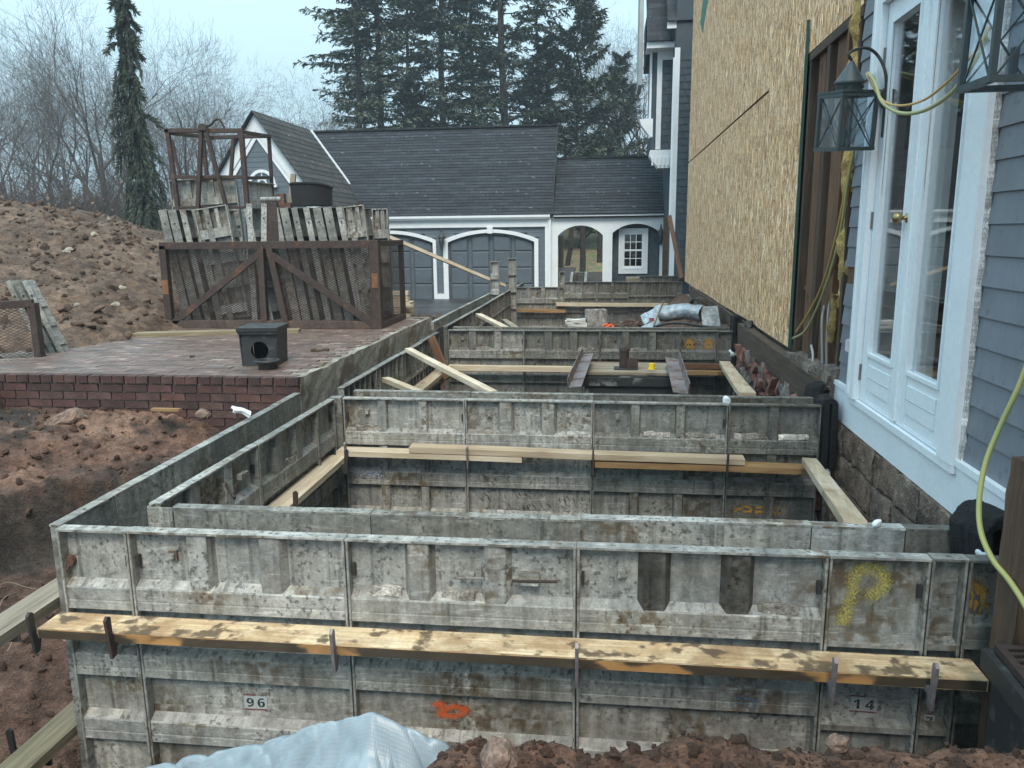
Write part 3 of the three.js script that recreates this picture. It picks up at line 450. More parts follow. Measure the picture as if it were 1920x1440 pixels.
{ // first cross wall
  const f = row([[0.91, 'b', 0, 'form panel with a blue and white stain below, first cross wall'], [0.914, 'a', 0, 'form panel speckled with diagonal dark splashes, first cross wall'], [0.93, 'b', 1, 'form panel with lime crust on its ribs, first cross wall'], [0.615, 'b', 2, 'dark form panel with yellow residue at the house end, first cross wall']], -1.935, -5.352, 0, 'near forms of the first cross wall');
  mark(f[0], 'paint_mark', P(691, 889, 'z', -5.302), 0.28, 0.075, 0.0485, smear(['rgba(196,204,216,0.9)', 'rgba(60,84,150,0.8)', 'rgba(206,212,220,0.9)'], 3400, 1.3, 1.1, 4), 0, 'blue and white stain');
  mark(f[3], 'paint_mark', P(1420, 957, 'z', -5.35), 0.42, 0.12, 0.0085, smear(OCHRE, 2600, 1.1, 0.8, 4), 0, 'yellow residue');
  mark(f[1], 'paint_mark', P(1000, 935, 'z', -5.352), 0.8, 0.22, 0.0085, canvasTex(512, 128, (x, w, h) => { x.strokeStyle = 'rgba(52,52,48,0.75)'; for (let i = 0; i < 120; i++) { const a = rnd() * w, b = rnd() * h; x.lineWidth = 1 + rnd() * 3; x.beginPath(); x.moveTo(a, b); x.lineTo(a + 6 + rnd() * 8, b + 8 + rnd() * 12); x.stroke(); } }), 0, 'dark slanting splashes');
  row([[0.62, 's', 2, 'smooth form panel touching the black foam, back of the first cross wall'], [0.93, 's', 2, 'smooth form panel under the second steel channel, back of the first cross wall'], [0.914, 's', 1, 'smooth form panel under the black tank, back of the first cross wall'], [0.91, 's', 1, 'smooth form panel by the side wall, back of the first cross wall']], 1.44, -5.548, Math.PI, 'far forms of the first cross wall');
}
row([[0.86, 'c', 1, 'finned form panel nearest the first cross wall, side of the second bay'], [0.86, 'c', 1, 'finned form panel behind the crossed braces, side of the second bay'], [0.86, 'c', 1, 'finned form panel with the leaning short stick, side of the second bay'], [0.86, 'c', 2, 'finned form panel at the second cross wall, side of the second bay']], -2.10, -5.66, Math.PI / 2, 'inner side forms of the second bay');
{ // second cross wall
  const f = row([[0.95, 'a', 1, 'form panel with a tie clamp by the side wall, second cross wall'], [0.93, 'a', 2, 'form panel crusted with dark cement, second cross wall'], [0.955, 'a', 2, 'form panel behind the pipe elbow, second cross wall'], [0.43, 'b', 2, 'form panel with ochre paint patches, second cross wall'], [0.19, 's', 2, 'narrow blank form panel at the house, second cross wall']], -1.995, -9.372, 0, 'near forms of the second cross wall');
  for (const px of [1293, 1328]) mark(f[3], 'paint_mark', P(px, 648, 'z', -9.365), 0.14, 0.2, 0.0085, smear(OCHRE, 3600, 1.2, 1.2, 5), 0, 'ochre paint patch');
  row([[0.95, 's', 2, 'smooth form panel by the bent duct, back of the second cross wall'], [0.95, 's', 2, 'smooth form panel by the rubble heap, back of the second cross wall'], [0.93, 's', 2, 'smooth form panel behind the paper stack, back of the second cross wall'], [0.65, 's', 1, 'smooth form panel by the side wall, back of the second cross wall']], 1.49, -9.61, Math.PI, 'far forms of the second cross wall');
}
{ const w = 0.914, l = []; for (let i = 0; i < 7; i++) l.push([w, 'c', i % 3 ? 1 : 2, 'finned form panel in the long side row of the far bay']); row(l, -2.12, -9.66, Math.PI / 2, 'inner side forms of the far bay'); }
{ for (let i = 0; i < 6; i++) formPanel('smooth form panel in the outer row beside the driveway', 'outer forms beside the driveway', -2.36, -10.15 - 0.985 * (i + 1), -Math.PI / 2, 0.985, 's', i % 2); }
formPanel('tall narrow form standing above the outer row beside the long brace', 'upright narrow forms', -2.36, -15.3, -Math.PI / 2 + 1.2, 0.2, 's', 0, 0.62);
formPanel('tall narrow ribbed form standing above the inner row', 'upright narrow forms', -2.13, -16.12, 0.1, 0.18, 'f', 1, 0.66);
formPanel('tall narrow form rising between the low and high far panels', 'upright narrow forms', -1.09, -16.66, 0, 0.12, 's', 1, 0.345);
row([[0.95, 'a', 1, 'lower set form panel at the start of the far cross wall', 0.02], [0.11, 's', 1, 'slim filler panel beside the lower set far panel', 0.02], [0.40, 'b', 1, 'form panel right of the upright, far cross wall', 0.13], [0.98, 'b', 2, 'form panel with rivet dots, far cross wall', 0.13], [1.0, 'c', 2, 'form panel with shelf ribs at the house, far cross wall', 0.13], [0.12, 's', 2, 'narrow end form panel at the house, far cross wall', 0.13]], -2.06, -16.65, 0, 'forms of the far cross wall');
row([[0.95, 'c', 2, 'form panel peeping over the far cross wall under the small window', 0.155]], 0.62, -18.4, 0.0, 'forms of the far cross wall');
row([[0.914, 'c', 1, 'finned form panel running on past the far cross wall'], [0.914, 'c', 2, 'last finned form panel towards the garage']], -2.12, -16.75, Math.PI / 2, 'inner side forms of the far bay');
{ // open form box beyond the far wall
  const t = thing('form_box', 'open topped box of form boards beyond the far cross wall', 'form box', [-0.77, -0.3, -19]); t.rotation.x = 0.35;
  for (const s of [-1, 1]) part('side_board', bx(0.06, 0.4, 0.7, s * 0.17, 0.22, 0), formMats[1], t); part('end_board', bx(0.28, 0.4, 0.05, 0, 0.22, -0.33), formMats[2], t); part('bottom_board', bx(0.28, 0.03, 0.6, 0, 0.03, 0), formMats[4], t);
}
for (const [x, z, hgt, l] of [[0.5, -17.9, 0.2, 'short weathered block standing behind the far cross wall']]) { const m = solo('wood_block', beam(0.3, 0.28, 0.1, 0.01), wGrey, l, 'block'); m.position.set(x, 0.02, z); }

// ------------------------------------------------------------------ timber: walers, braces, loose boards
function board(label, a, b, w, t, m, roll = 0, cat = 'board', name = 'board', group) {
  const L = a.distanceTo(b), g = new THREE.BoxGeometry(L, t, w, Math.max(2, Math.round(L / 0.25)), 1, 2); const p = g.attributes.position, s = Math.floor(rr(0, 900));
  for (let i = 0; i < p.count; i++) { const x = p.getX(i); p.setY(i, p.getY(i) + 0.006 * (vn(x * 1.3, 2, s) - 0.5) + 0.002 * (vn(x * 9, p.getZ(i) * 30, s) - 0.5)); p.setZ(i, p.getZ(i) + 0.008 * (vn(x * 1.1, 7, s) - 0.5)); }
  tri(g, rr(0, 3), rr(0, 1)); g.computeVertexNormals();
  return lay(solo(name, g, m, label, cat, group), a, b, roll);
}
{ // front waler, caked with cement
  const m = board('long plank caked with pale cement resting along the front forms', V(-2.27, -0.395, -2.655), V(1.325, -0.40, -2.69), 0.14, 0.042, wCaked, 0, 'plank', 'waler_plank');
  const f = part('stained_face', bx(3.585, 0.036, 0.003, 0, -0.001, 0.0725), wWet, m, 'dark wet front edge of the plank');
}
board('weathered plank end sticking out past the front corner, upper', V(-2.39, -0.36, -1.9), V(-2.39, -0.36, -4.9), 0.14, 0.045, wGrey, 0, 'plank', 'waler_plank');
board('weathered yellowish plank end sticking out past the front corner, lower', V(-2.39, -0.97, -1.9), V(-2.39, -0.97, -4.9), 0.14, 0.045, wGreen, 0, 'plank', 'waler_plank');
board('pale new board lying under the longer board on the first cross wall', V(-1.95, -0.385, -5.225), V(-0.6, -0.395, -5.225), 0.13, 0.038, wNew, 0, 'plank', 'waler_plank');
board('long amber board lying on top of the walers of the first cross wall', V(-1.41, -0.345, -5.215), V(0.92, -0.37, -5.215), 0.115, 0.04, wNew2, 0, 'plank', 'waler_plank');
board('dark amber stained board under the long one at the house end', V(-0.09, -0.415, -5.225), V(1.33, -0.425, -5.225), 0.13, 0.04, wAmber, 0, 'plank', 'waler_plank');
board('pale plank along the side wall of the first bay', V(-1.925, -0.425, -3.15), V(-1.945, -0.42, -5.18), 0.14, 0.04, wNew, 0, 'plank', 'waler_plank');
board('pale brace leaning from the front wall towards the first cross wall beside the house', P(1605, 985, 'z', -3.1), P(1517, 864, 'z', -5.14), 0.09, 0.04, wNew2, 0, 'brace', 'brace_board');
board('pale narrow board laid along the second cross wall', V(-1.97, -0.455, -9.22), V(0.6, -0.465, -9.22), 0.09, 0.06, wNew, 0, 'plank', 'waler_plank');
board('brown board behind the steel channels on the second cross wall', V(-0.28, -0.40, -9.25), V(1.46, -0.41, -9.25), 0.1, 0.05, wBrown, 0, 'plank', 'waler_plank');
board('amber board in front of the brown one at the house end', V(0.55, -0.475, -9.17), V(1.42, -0.48, -9.17), 0.09, 0.045, wAmber, 0, 'plank', 'waler_plank');
board('long pale brace laid across the corner of the second bay', P(766, 661, 'x', -2.04).add(V(0, 0.03, 0)), P(924, 738, 'z', -5.64), 0.07, 0.04, wNew, 0, 'brace', 'brace_board');
board('short pale board poking up at the first cross wall of the second bay', P(722, 711, 'x', -1.99), P(792, 740, 'z', -5.72), 0.07, 0.04, wNew2, 0, 'brace', 'brace_board');
board('tan stick leaning against the fins of the second bay', P(809, 633, 'x', -2.01).add(V(0, 0, 0)), P(841, 709, 'x', -1.78), 0.09, 0.035, wBrown, 1.3, 'brace', 'brace_board');
board('flat plank along the side wall of the second bay', V(-1.965, -0.43, -6.3), V(-1.965, -0.42, -9.0), 0.14, 0.04, wNew2, 0, 'plank', 'waler_plank');
board('tan board sloping from the second cross wall down beside the house', P(1358, 680, 'z', -9.05), P(1402, 742, 'z', -5.72), 0.12, 0.04, wNew2, 0, 'brace', 'brace_board');
board('pale strip of timber along the far cross wall', V(-1.15, -0.34, -16.54), V(1.42, -0.36, -16.54), 0.1, 0.07, wNew, 0, 'plank', 'waler_plank');
board('brown strip of timber below the lower far panel', V(-2.0, -0.47, -16.54), V(-0.95, -0.49, -16.54), 0.1, 0.07, wAmber, 0, 'plank', 'waler_plank');
board('pale board slanting down from the fins of the far bay', P(897, 590, 'x', -2.0), P(955, 619, 'z', -9.75), 0.09, 0.04, wNew, 0, 'brace', 'brace_board');
board('grey board slanting low in the corner of the far bay', P(945, 600, 'x', -1.95), P(970, 618, 'z', -10.2), 0.1, 0.04, wGrey, 0, 'brace', 'brace_board');
board('very long pale brace running from the rack to the tall upright forms', P(690, 428, 'z', -12.6), P(947, 536, 'z', -15.7), 0.07, 0.035, wNew, 1.2, 'brace', 'brace_board');
board('thin weathered board leaning against the white corner post of the house', P(1255, 405, 'z', -18.3), P(1278, 522, 'z', -17.3), 0.09, 0.04, wBrown, 0.6, 'brace', 'brace_board');
board('mossy grey plank lying on the patio in front of the rack', P(245, 628, 'y', 0.09), P(562, 620, 'y', 0.09), 0.16, 0.045, wGreen, 0, 'plank', 'loose_plank');
board('splinter of new wood lying on the dark soil under the patio bricks', P(286, 767, 'z', -5.45), P(338, 768, 'z', -5.4), 0.04, 0.02, wAmber, 0, 'scrap', 'wood_scrap');
board('white stick lying on the driveway by the rack corner', P(756, 573, 'z', -11.4), P(773, 573, 'z', -11.3), 0.05, 0.04, wNew, 0, 'stick', 'wood_scrap');
for (let i = 0; i < 6; i++) { const y = -0.14 + i * 0.085, p = P(745, 545, 'z', -11.6); board('pale new board in the small stack behind the rack', V(p.x - 1.6 + rr(-0.05, 0.05), y, -11.6 + rr(-0.03, 0.03)), V(p.x + 0.24 + (i > 3 ? -0.05 : 0), y, -11.55), i > 3 ? 0.1 : 0.24, 0.04 + (i === 5 ? 0.02 : 0.035), i % 2 ? wNew : wNew2, 0, 'board', 'stacked_board', 'boards stacked behind the rack'); }
for (let i = 0; i < 2; i++) { const p = P(745, 545, 'z', -11.6); solo('bearer_block', bx(0.1, groundY(p.x, -11.6) < -0.2 ? 0.34 : 0.2, 0.3, p.x - 0.2 - i * 0.9, -0.33, -11.58), wGrey, i ? 'grey bearer under the hidden end of the stacked boards' : 'grey bearer under the near end of the stacked boards', 'block'); }

// waler brackets: steel plates hooked over the planks
const hookGeo = extr([[-0.15, -0.075], [-0.1, -0.075], [-0.012, -0.052], [0.0, -0.095], [0.026, -0.10], [0.042, 0.07], [0.028, 0.085], [0.012, 0.075], [0.008, -0.03], [-0.15, -0.035]], 0.012);
hookGeo.rotateY(-Math.PI / 2); hookGeo.translate(0.006, 0, 0); // lies in the y-z plane, hook towards +z
function bracket(x, y, z, ry, label, group, s = 1) { const m = solo('waler_bracket', hookGeo, pick([darkSteel, steel, rust]), label, 'bracket', group); m.position.set(x, y, z); m.rotation.y = ry; m.scale.setScalar(s); return m; }
for (const [px, l] of [[72, 'steel hook past the outer corner holding the caked front plank'], [214, 'steel hook holding the caked front plank at the corner panel seam'], [628, 'steel hook holding the caked front plank beside the sticker 96 panel'], [1082, 'steel hook holding the caked front plank at the middle seam'], [1564, 'bent steel hook holding the caked front plank by the yellow P'], [1753, 'steel hook holding the end of the caked front plank']]) { const p = P(px, 1225, 'z', -2.58); bracket(p.x, -0.375, -2.588, 0, l); }
for (const [px, l] of [[650, 'steel hook in the corner of the first cross wall'], [877, 'steel hook holding the boards at the first seam, first cross wall'], [1112, 'steel hook holding the long amber board at the middle seam, first cross wall'], [1364, 'steel hook holding the dark amber board, first cross wall']]) { const p = P(px, 872, 'z', -5.14); bracket(p.x, -0.37, -5.155, 0, l); }
bracket(-1.86, -0.40, -4.15, Math.PI / 2, 'steel hook on the side plank of the first bay, near one'); bracket(-1.86, -0.40, -5.05, Math.PI / 2, 'steel hook on the side plank of the first bay, by the cross wall');
bracket(-1.88, -0.41, -7.1, Math.PI / 2, 'steel hook on the flat side plank of the second bay');
bracket(-2.47, -0.34, -2.55, -Math.PI / 2, 'steel hook on the upper plank end past the corner'); bracket(-2.47, -0.95, -2.62, -Math.PI / 2, 'steel hook on the lower plank end past the corner');

// ------------------------------------------------------------------ second bay: tarred pier, steel channels, fittings
{
  const x0 = -0.26, x1 = 0.78, zf = -8.2, zb = -8.86, top = -0.35, b = -2.3;
  const tar = mat(tex(256, 256, 1.0, (u, v) => { const a = fb(u * 5, v * 5, 3, 4, 5), f = vn(u * 90, v * 90, 5, 90), w = sst(0.60, 0.66, fb(u * 8, v * 5, 29, 4, 8)) * sst(0.5, 0.6, fb(u * 3, v * 3, 34, 2, 3)); const L = 34 + a * 16 + f * 6; return [mix(L, 118, w), mix(L + 1, 120, w), mix(L + 2, 118, w), 120 + f * 60]; }), { bump: 0.002, rough: 0.7 });
  const t = thing('tarred_tank', 'black tarred box with weathered board lid standing between the steel channels', 'tank', [(x0 + x1) / 2, b, (zf + zb) / 2]); const w = x1 - x0, d = zf - zb;
  part('body', bx(w, top - b, d, 0, (top - b) / 2, 0), tar, t);
  for (let i = 0; i < 3; i++) { const m = part('lid_board', beam(w + 0.04, 0.04, 0.2, 0.006), wGrey, t); m.position.set(0, top - b + 0.022 + (i === 1 ? 0.006 : 0), -d / 2 + 0.12 + i * 0.215); }
  part('front_ledge', bx(w + 0.02, 0.09, 0.03, 0, top - b - 0.06, d / 2 + 0.017), tar, t);
  const e = thing('pipe_elbow', 'dark cast pipe elbow standing on the board lid', 'pipe', [0.16, top + 0.045, -8.42]);
  part('riser', tri(new THREE.LatheGeometry([[0.038, 0], [0.053, 0], [0.053, 0.19], [0.058, 0.195], [0.058, 0.225], [0.04, 0.225], [0.04, 0.02]].map((p) => new THREE.Vector2(...p)), 20)), rust, e);
  part('side_arm', [bx(0.12, 0.115, 0.11, 0.09, 0.06, 0)], rust, e); part('base_flange', bx(0.26, 0.012, 0.16, 0.02, 0.006, 0.01), darkSteel, e);
  const c = thing('yellow_cap', 'bright yellow plastic pipe cap on the board lid', 'cap', [0.46, top + 0.042, -8.42]); const y = mat(null, { color: lin(0.78, 0.56, 0.02), rough: 0.45 });
  part('cap_body', tri(new THREE.CylinderGeometry(0.034, 0.036, 0.055, 18).translate(0, 0.033, 0)), y, c); part('cap_rim', tri(new THREE.CylinderGeometry(0.042, 0.042, 0.012, 18).translate(0, 0.006, 0)), y, c);
}
function channel(label, a, b, w, h, side, lean) { // steel plate with one upright flange, from far end a to near end b
  const L = a.distanceTo(b), t = thing('steel_channel', label, 'steel channel'); lay(t, a, b, lean);
  part('web_plate', bx(L, 0.008, w), steel, t); part('flange', bx(L + 0.004, h, 0.008, 0, h / 2 - 0.002, side * (w / 2 + 0.002)), steel, t);
}
channel('rusty steel channel with its flange on the driveway side, over the black tank', P(1103, 664, 'y', -0.2), P(1078, 726, 'y', -0.24), 0.12, 0.09, 1, 0.1);
channel('rusty steel channel with its flange on the house side, over the black tank', P(1259, 672, 'y', -0.2), P(1276, 737, 'y', -0.26), 0.135, 0.1, -1, -0.12);
for (const [x, l] of [[-0.33, 'rusty stub post under the near end of the first steel channel']]) { const m = solo('stub_post', bx(0.1, 1.9, 0.1, x, -1.24, -6.75), rust, l, 'post'); }

// ------------------------------------------------------------------ drain boxes
const grate = (s) => { // square grate with slots
  const sh_ = new THREE.Shape(); const a = s / 2; sh_.moveTo(-a, -a); sh_.lineTo(a, -a); sh_.lineTo(a, a); sh_.lineTo(-a, a); sh_.closePath();
  const slot = (x, y, w, h, an) => { const p = new THREE.Path(), c = Math.cos(an), q = Math.sin(an); const pt = [[-w, -h], [-w, h], [w, h], [w, -h]].map(([u, v]) => [x + u * c - v * q, y + u * q + v * c]); p.moveTo(...pt[0]); pt.slice(1).forEach((k) => p.lineTo(...k)); p.closePath(); sh_.holes.push(p); };
  for (let q = 0; q < 4; q++) for (let i = 0; i < 5; i++) { const r = s * (0.13 + i * 0.072), an = q * Math.PI / 2 + Math.PI / 4; const along = s * (0.05 + i * 0.028); slot(Math.cos(an) * r * 0.98, Math.sin(an) * r * 0.98, s * 0.018, along, an); }
  const g = new THREE.ExtrudeGeometry(sh_, { depth: 0.03, bevelEnabled: true, bevelSize: 0.004, bevelThickness: 0.004, bevelSegments: 1 }); g.rotateX(-Math.PI / 2); return tri(g);
};
const grate2 = (s) => { const q = new THREE.Shape(), a = s / 2; q.moveTo(-a, -a); q.lineTo(a, -a); q.lineTo(a, a); q.lineTo(-a, a); q.closePath(); for (let c = 0; c < 3; c++) for (let i = 0; i < 9; i++) { const x = -a + s * (0.07 + c * 0.31), y = -a + s * (0.07 + i * 0.1), w = s * 0.24, h = s * 0.055, p = new THREE.Path(), sk = (c % 2 ? -1 : 1) * s * 0.03; p.moveTo(x, y); p.lineTo(x, y + h); p.lineTo(x + w, y + h + sk * 0.8); p.lineTo(x + w, y + sk * 0.8 + 0.004); p.closePath(); q.holes.push(p); } const g = new THREE.ExtrudeGeometry(q, { depth: 0.025, bevelEnabled: false }); g.rotateX(-Math.PI / 2); return tri(g); };
{
  const t = thing('drain_box', 'black plastic catch basin with slotted grate standing on the brick patio', 'drain box', [-2.985, 0.072, -6.32], 0.12);
  const W = 0.31, H = 0.30, s = new THREE.Shape([[-0.14, 0], [0.14, 0], [0.155, H], [-0.155, H]].map((p) => new THREE.Vector2(...p))); const hole = new THREE.Path(); hole.absellipse(0.005, 0.135, 0.075, 0.075, 0, 6.2832, true); s.holes.push(hole);
  const f = tri(new THREE.ExtrudeGeometry(s, { depth: 0.008, bevelEnabled: false, curveSegments: 16 }).rotateX(-0.05).translate(0, 0, 0.14)); part('front_wall', f, blackPlastic, t);
  part('back_wall', bx(0.29, H, 0.008, 0, H / 2, -0.15), blackPlastic, t); for (const q of [-1, 1]) { const m = part('side_wall', bx(0.008, H, 0.29, 0, H / 2, 0), blackPlastic, t); m.position.x = q * 0.147; m.rotation.z = -q * 0.05; }
  part('floor', bx(0.28, 0.008, 0.28, 0, 0.006, 0), blackPlastic, t); const gr = part('grate', grate(0.34), blackPlastic, t); gr.position.y = H; part('rim', bx(0.335, 0.02, 0.006, 0, H - 0.014, 0.162), blackPlastic, t);
}
{ const t = solo('pipe_adapter', tri(new THREE.LatheGeometry([[0.06, 0.0], [0.078, 0], [0.08, 0.05], [0.102, 0.055], [0.104, 0.072], [0.09, 0.078], [0.075, 0.074], [0.07, 0.03], [0.06, 0.0]].map((p) => new THREE.Vector2(...p)), 28)), blackPlastic, 'round black plastic pipe collar lying on the bricks before the drain box', 'pipe fitting'); t.position.copy(P(503, 691, 'y', 0.075)); }
{
  const t = thing('drain_box', 'dirty black catch basin with brown grate beside the dark post', 'drain box', [1.455, -0.59, -2.31], -0.04);
  part('body', bx(0.37, 0.36, 0.37, 0, 0.18, 0), blackPlastic, t); part('collar', bx(0.43, 0.07, 0.43, 0, 0.345, 0), blackPlastic, t);
  const gr = part('grate', grate2(0.38), mat(rustTex, { color: lin(0.75, 0.72, 0.72), rough: 0.6, bump: 0.002 }), t); gr.position.y = 0.386;
}
for (const [px, py, r, l] of [[600, 657, 0.3, 'dark scrap of bark lying on the patio bricks'], [360, 668, 1.2, 'tiny dark chip on the patio bricks']]) { const p = P(px, py, 'y', 0.08), g = new THREE.BoxGeometry(px > 500 ? 0.16 : 0.05, 0.025, px > 500 ? 0.05 : 0.02, 5, 2, 3); rough(g, 0.02, 3, 22); tri(g); const m = solo('bark_scrap', g, wDark, l, 'scrap'); m.position.copy(p); m.rotation.y = r; }
{ const g = new THREE.BoxGeometry(0.11, 0.02, 0.05, 8, 2, 5); rough(g, 0.022, 7, 20); tri(g); const m = solo('foam_scrap', g, white, 'white foam scrap lying behind the outer side row', 'scrap'); m.position.copy(P(466, 775, 'z', -4.55)).add(V(-0.06, 0.01, 0)); m.rotation.set(0.3, 0.4, -0.6); }

// ------------------------------------------------------------------ tarps
const tarpTex = tex(512, 512, 0.5, (u, v) => { const w = 0.5 + 0.5 * Math.sin(u * 6.2832 * 60), q = 0.5 + 0.5 * Math.sin(v * 6.2832 * 60), f = fb(u * 8, v * 8, 3, 3, 8), L = 144 + w * 3 + q * 3 + (f - 0.5) * 34; return [L - 14, L, L + 9, 90 + w * 40 + q * 40 + f * 30]; });
const tarpMat = mat(tarpTex, { bump: 0.0015, rough: 0.42, side: THREE.DoubleSide, clearcoat: 0.25, clearcoatRoughness: 0.3 });
{
  const nx = 220, nz = 130, g = new THREE.PlaneGeometry(1, 1, nx, nz), p = g.attributes.position, uv = g.attributes.uv;
  const ridge = (x) => { const a = clamp((x + 1.95) / 1.21); return x < -0.74 ? mix(-0.84, -0.345, Math.pow(a, 0.85)) : -0.345 - 0.34 * (x + 0.74); };
  for (let i = 0; i < p.count; i++) {
    const u = p.getX(i) + 0.5, v = p.getY(i) + 0.5; let x = mix(-2.05, -0.42, u), z = mix(-2.52, -1.72, v) + 0.10 * (u - 0.7);
    const zc = -2.2 - 0.05 * Math.sin(x * 3), dz = z - zc; let y = ridge(x) - (dz > 0 ? 0.62 * dz + 0.05 * sst(0, 0.08, dz) : 1.1 * -dz);
    y -= 0.55 * Math.pow(sst(-0.52, -0.40, x), 2) * 0.5;
    const ang = Math.atan2(z + 2.22, x + 0.74), r = Math.hypot(z + 2.22, x + 0.74);
    const cr = (v, p) => Math.pow(1 - Math.abs(2 * v - 1), p);
    y += 0.02 * (vn(ang * 2.2 + 20, r * 0.8, 8) - 0.5) * sst(0.02, 0.4, r) - 0.035 * cr(vn(ang * 3.1 + 4, r * 0.7, 18), 6) * sst(0.04, 0.3, r) - 0.018 * cr(vn(ang * 8 + 4, r * 1.6 + x, 58), 5) * sst(0.04, 0.3, r) - 0.016 * cr(vn(x * 5 + z * 7, z * 5 - x * 3, 38), 7) - 0.007 * cr(vn(x * 16 - z * 9, z * 15 + x * 4, 88), 4) + 0.008 * (fb(x * 22, z * 22, 68, 3) - 0.5) + 0.012 * Math.exp(-(r * r) / 0.003);
    if (z > -1.95) y = Math.max(y, groundY(x, z, false) - 0.03);
    p.setXYZ(i, x, y, z); uv.setXY(i, u * 1.7, v * 1.0);
  }
  g.computeVertexNormals(); solo('tarp', g, tarpMat, 'crumpled pale blue tarp heaped against the front forms', 'tarp');
}

// ------------------------------------------------------------------ black foam at the wall ends
const foam = mat(tex(128, 128, 0.2, (u, v) => { const f = vn(u * 80, v * 80, 5, 80), a = fb(u * 8, v * 8, 6, 3, 8); const L = 20 + f * 14 + a * 8; return [L, L + 1, L + 3, f * 255]; }), { bump: 0.004, rough: 1, sheen: 0.4 });
function foamFold(label, c, w, h, d, t = 0.03, ry = 0, rz = 0) { // a strip of foam folded over the wall end: arch profile, w wide, h tall, d deep
  const o = [], n = 16; for (let i = 0; i <= n; i++) { const a = Math.PI * i / n; o.push([Math.cos(a) * w, Math.sin(a) * w * 0.9 + h - w]); } const q = []; for (let i = n; i >= 0; i--) { const a = Math.PI * i / n; q.push([Math.cos(a) * (w - t), Math.sin(a) * (w - t) * 0.9 + h - w]); }
  const g = new THREE.ExtrudeGeometry(new THREE.Shape([[w, 0], ...o, [-w, 0], [-w + t, 0.01], ...q, [w - t, 0.01]].map((p) => new THREE.Vector2(...p))), { depth: d, steps: 8, bevelEnabled: true, bevelSize: 0.008, bevelThickness: 0.008, bevelSegments: 2 }); g.translate(0, 0, -d / 2); rough(g, 0.012, label.length, 16); rough(g, 0.004, 9, 60); tri(g);
  const m = solo('foam_wrap', g, foam, label, 'foam'); m.position.copy(c); m.rotation.set(0, ry, rz); return m; }
foamFold('black foam sheet folded over the house end of the front wall forms', V(1.46, -0.14, -3.0), 0.075, 0.27, 0.16, 0.032, 0.35, 0.12);
foamFold('black foam strip hanging at the house end of the first cross wall', V(1.50, -0.46, -5.42), 0.045, 0.5, 0.16, 0.03, 0.1, 0.03);
foamFold('black foam lump folded on top of the first cross wall at the rubble', V(1.485, -0.05, -5.63), 0.06, 0.15, 0.13, 0.03, 0.5, -0.1);
foamFold('black foam strip at the house end of the second cross wall', V(1.495, -0.42, -9.42), 0.045, 0.6, 0.18, 0.03, 0, 0);
for (const [x, y, z, s, l] of [[1.50, -0.49, -5.36, 0.032, 'white expanding foam dab beside the first cross wall'], [1.45, -0.27, -9.36, 0.05, 'white expanding foam beads at the second cross wall'], [1.40, -0.03, -2.9, 0.022, 'white foam dab at the end of the front wall'], [0.8, 0.02, -5.33, 0.028, 'white foam dab on top of the first cross wall'], [1.07, 0.015, -3.07, 0.02, 'white bead on top of the front inner row']]) { const g = new THREE.IcosahedronGeometry(s, 3); rough(g, s * 0.4, x * 9, 30); tri(g); solo('foam_dab', g, white, l, 'foam dab').position.set(x, y, z); }

// ------------------------------------------------------------------ far bay: block, papers, duct, scraps
{
  const t = thing('concrete_block', 'grey concrete block standing on the rubble in the far bay', 'block', [-0.2, -0.16, -11.1], 0.25); const s = new THREE.Shape([[-0.14, -0.1], [0.14, -0.1], [0.14, 0.1], [-0.14, 0.1]].map((p) => new THREE.Vector2(...p)));
  for (const q of [-0.065, 0.065]) { const h = new THREE.Path(); h.moveTo(q - 0.045, -0.065); h.lineTo(q - 0.045, 0.065); h.lineTo(q + 0.045, 0.065); h.lineTo(q + 0.045, -0.065); h.closePath(); s.holes.push(h); }
  part('block_body', tri(new THREE.ExtrudeGeometry(s, { depth: 0.24, bevelEnabled: false }).rotateX(-Math.PI / 2)), mat(soilTex, { bump: 0.004, rough: 0.95, color: lin(0.62, 0.62, 0.62) }), t);
}
for (let i = 0; i < 4; i++) { const g = new THREE.BoxGeometry(0.27, 0.03, 0.2, 8, 1, 6); rough(g, 0.012, i * 3, 9); tri(g); const m = solo('paper_sack', g, mat(null, { color: lin(0.62, 0.62, 0.58), rough: 0.8 }), 'flattened white sack in the stack beside the concrete block', 'sack', 'sacks beside the concrete block'); m.position.set(-0.47 + rr(-0.02, 0.02), -0.16 + i * 0.033, -11.0); m.rotation.y = rr(-0.2, 0.2); }
{ const m = solo('orange_scrap', (() => { const g = new THREE.TorusKnotGeometry(0.05, 0.012, 50, 6, 2, 5); g.scale(1, 0.5, 1); return tri(g); })(), mat(null, { color: lin(0.75, 0.11, 0.03), rough: 0.6 }), 'bright orange plastic netting scrap on the rubble', 'scrap'); m.position.copy(P(1140, 612, 'z', -10.6)); m.rotation.x = 1; }
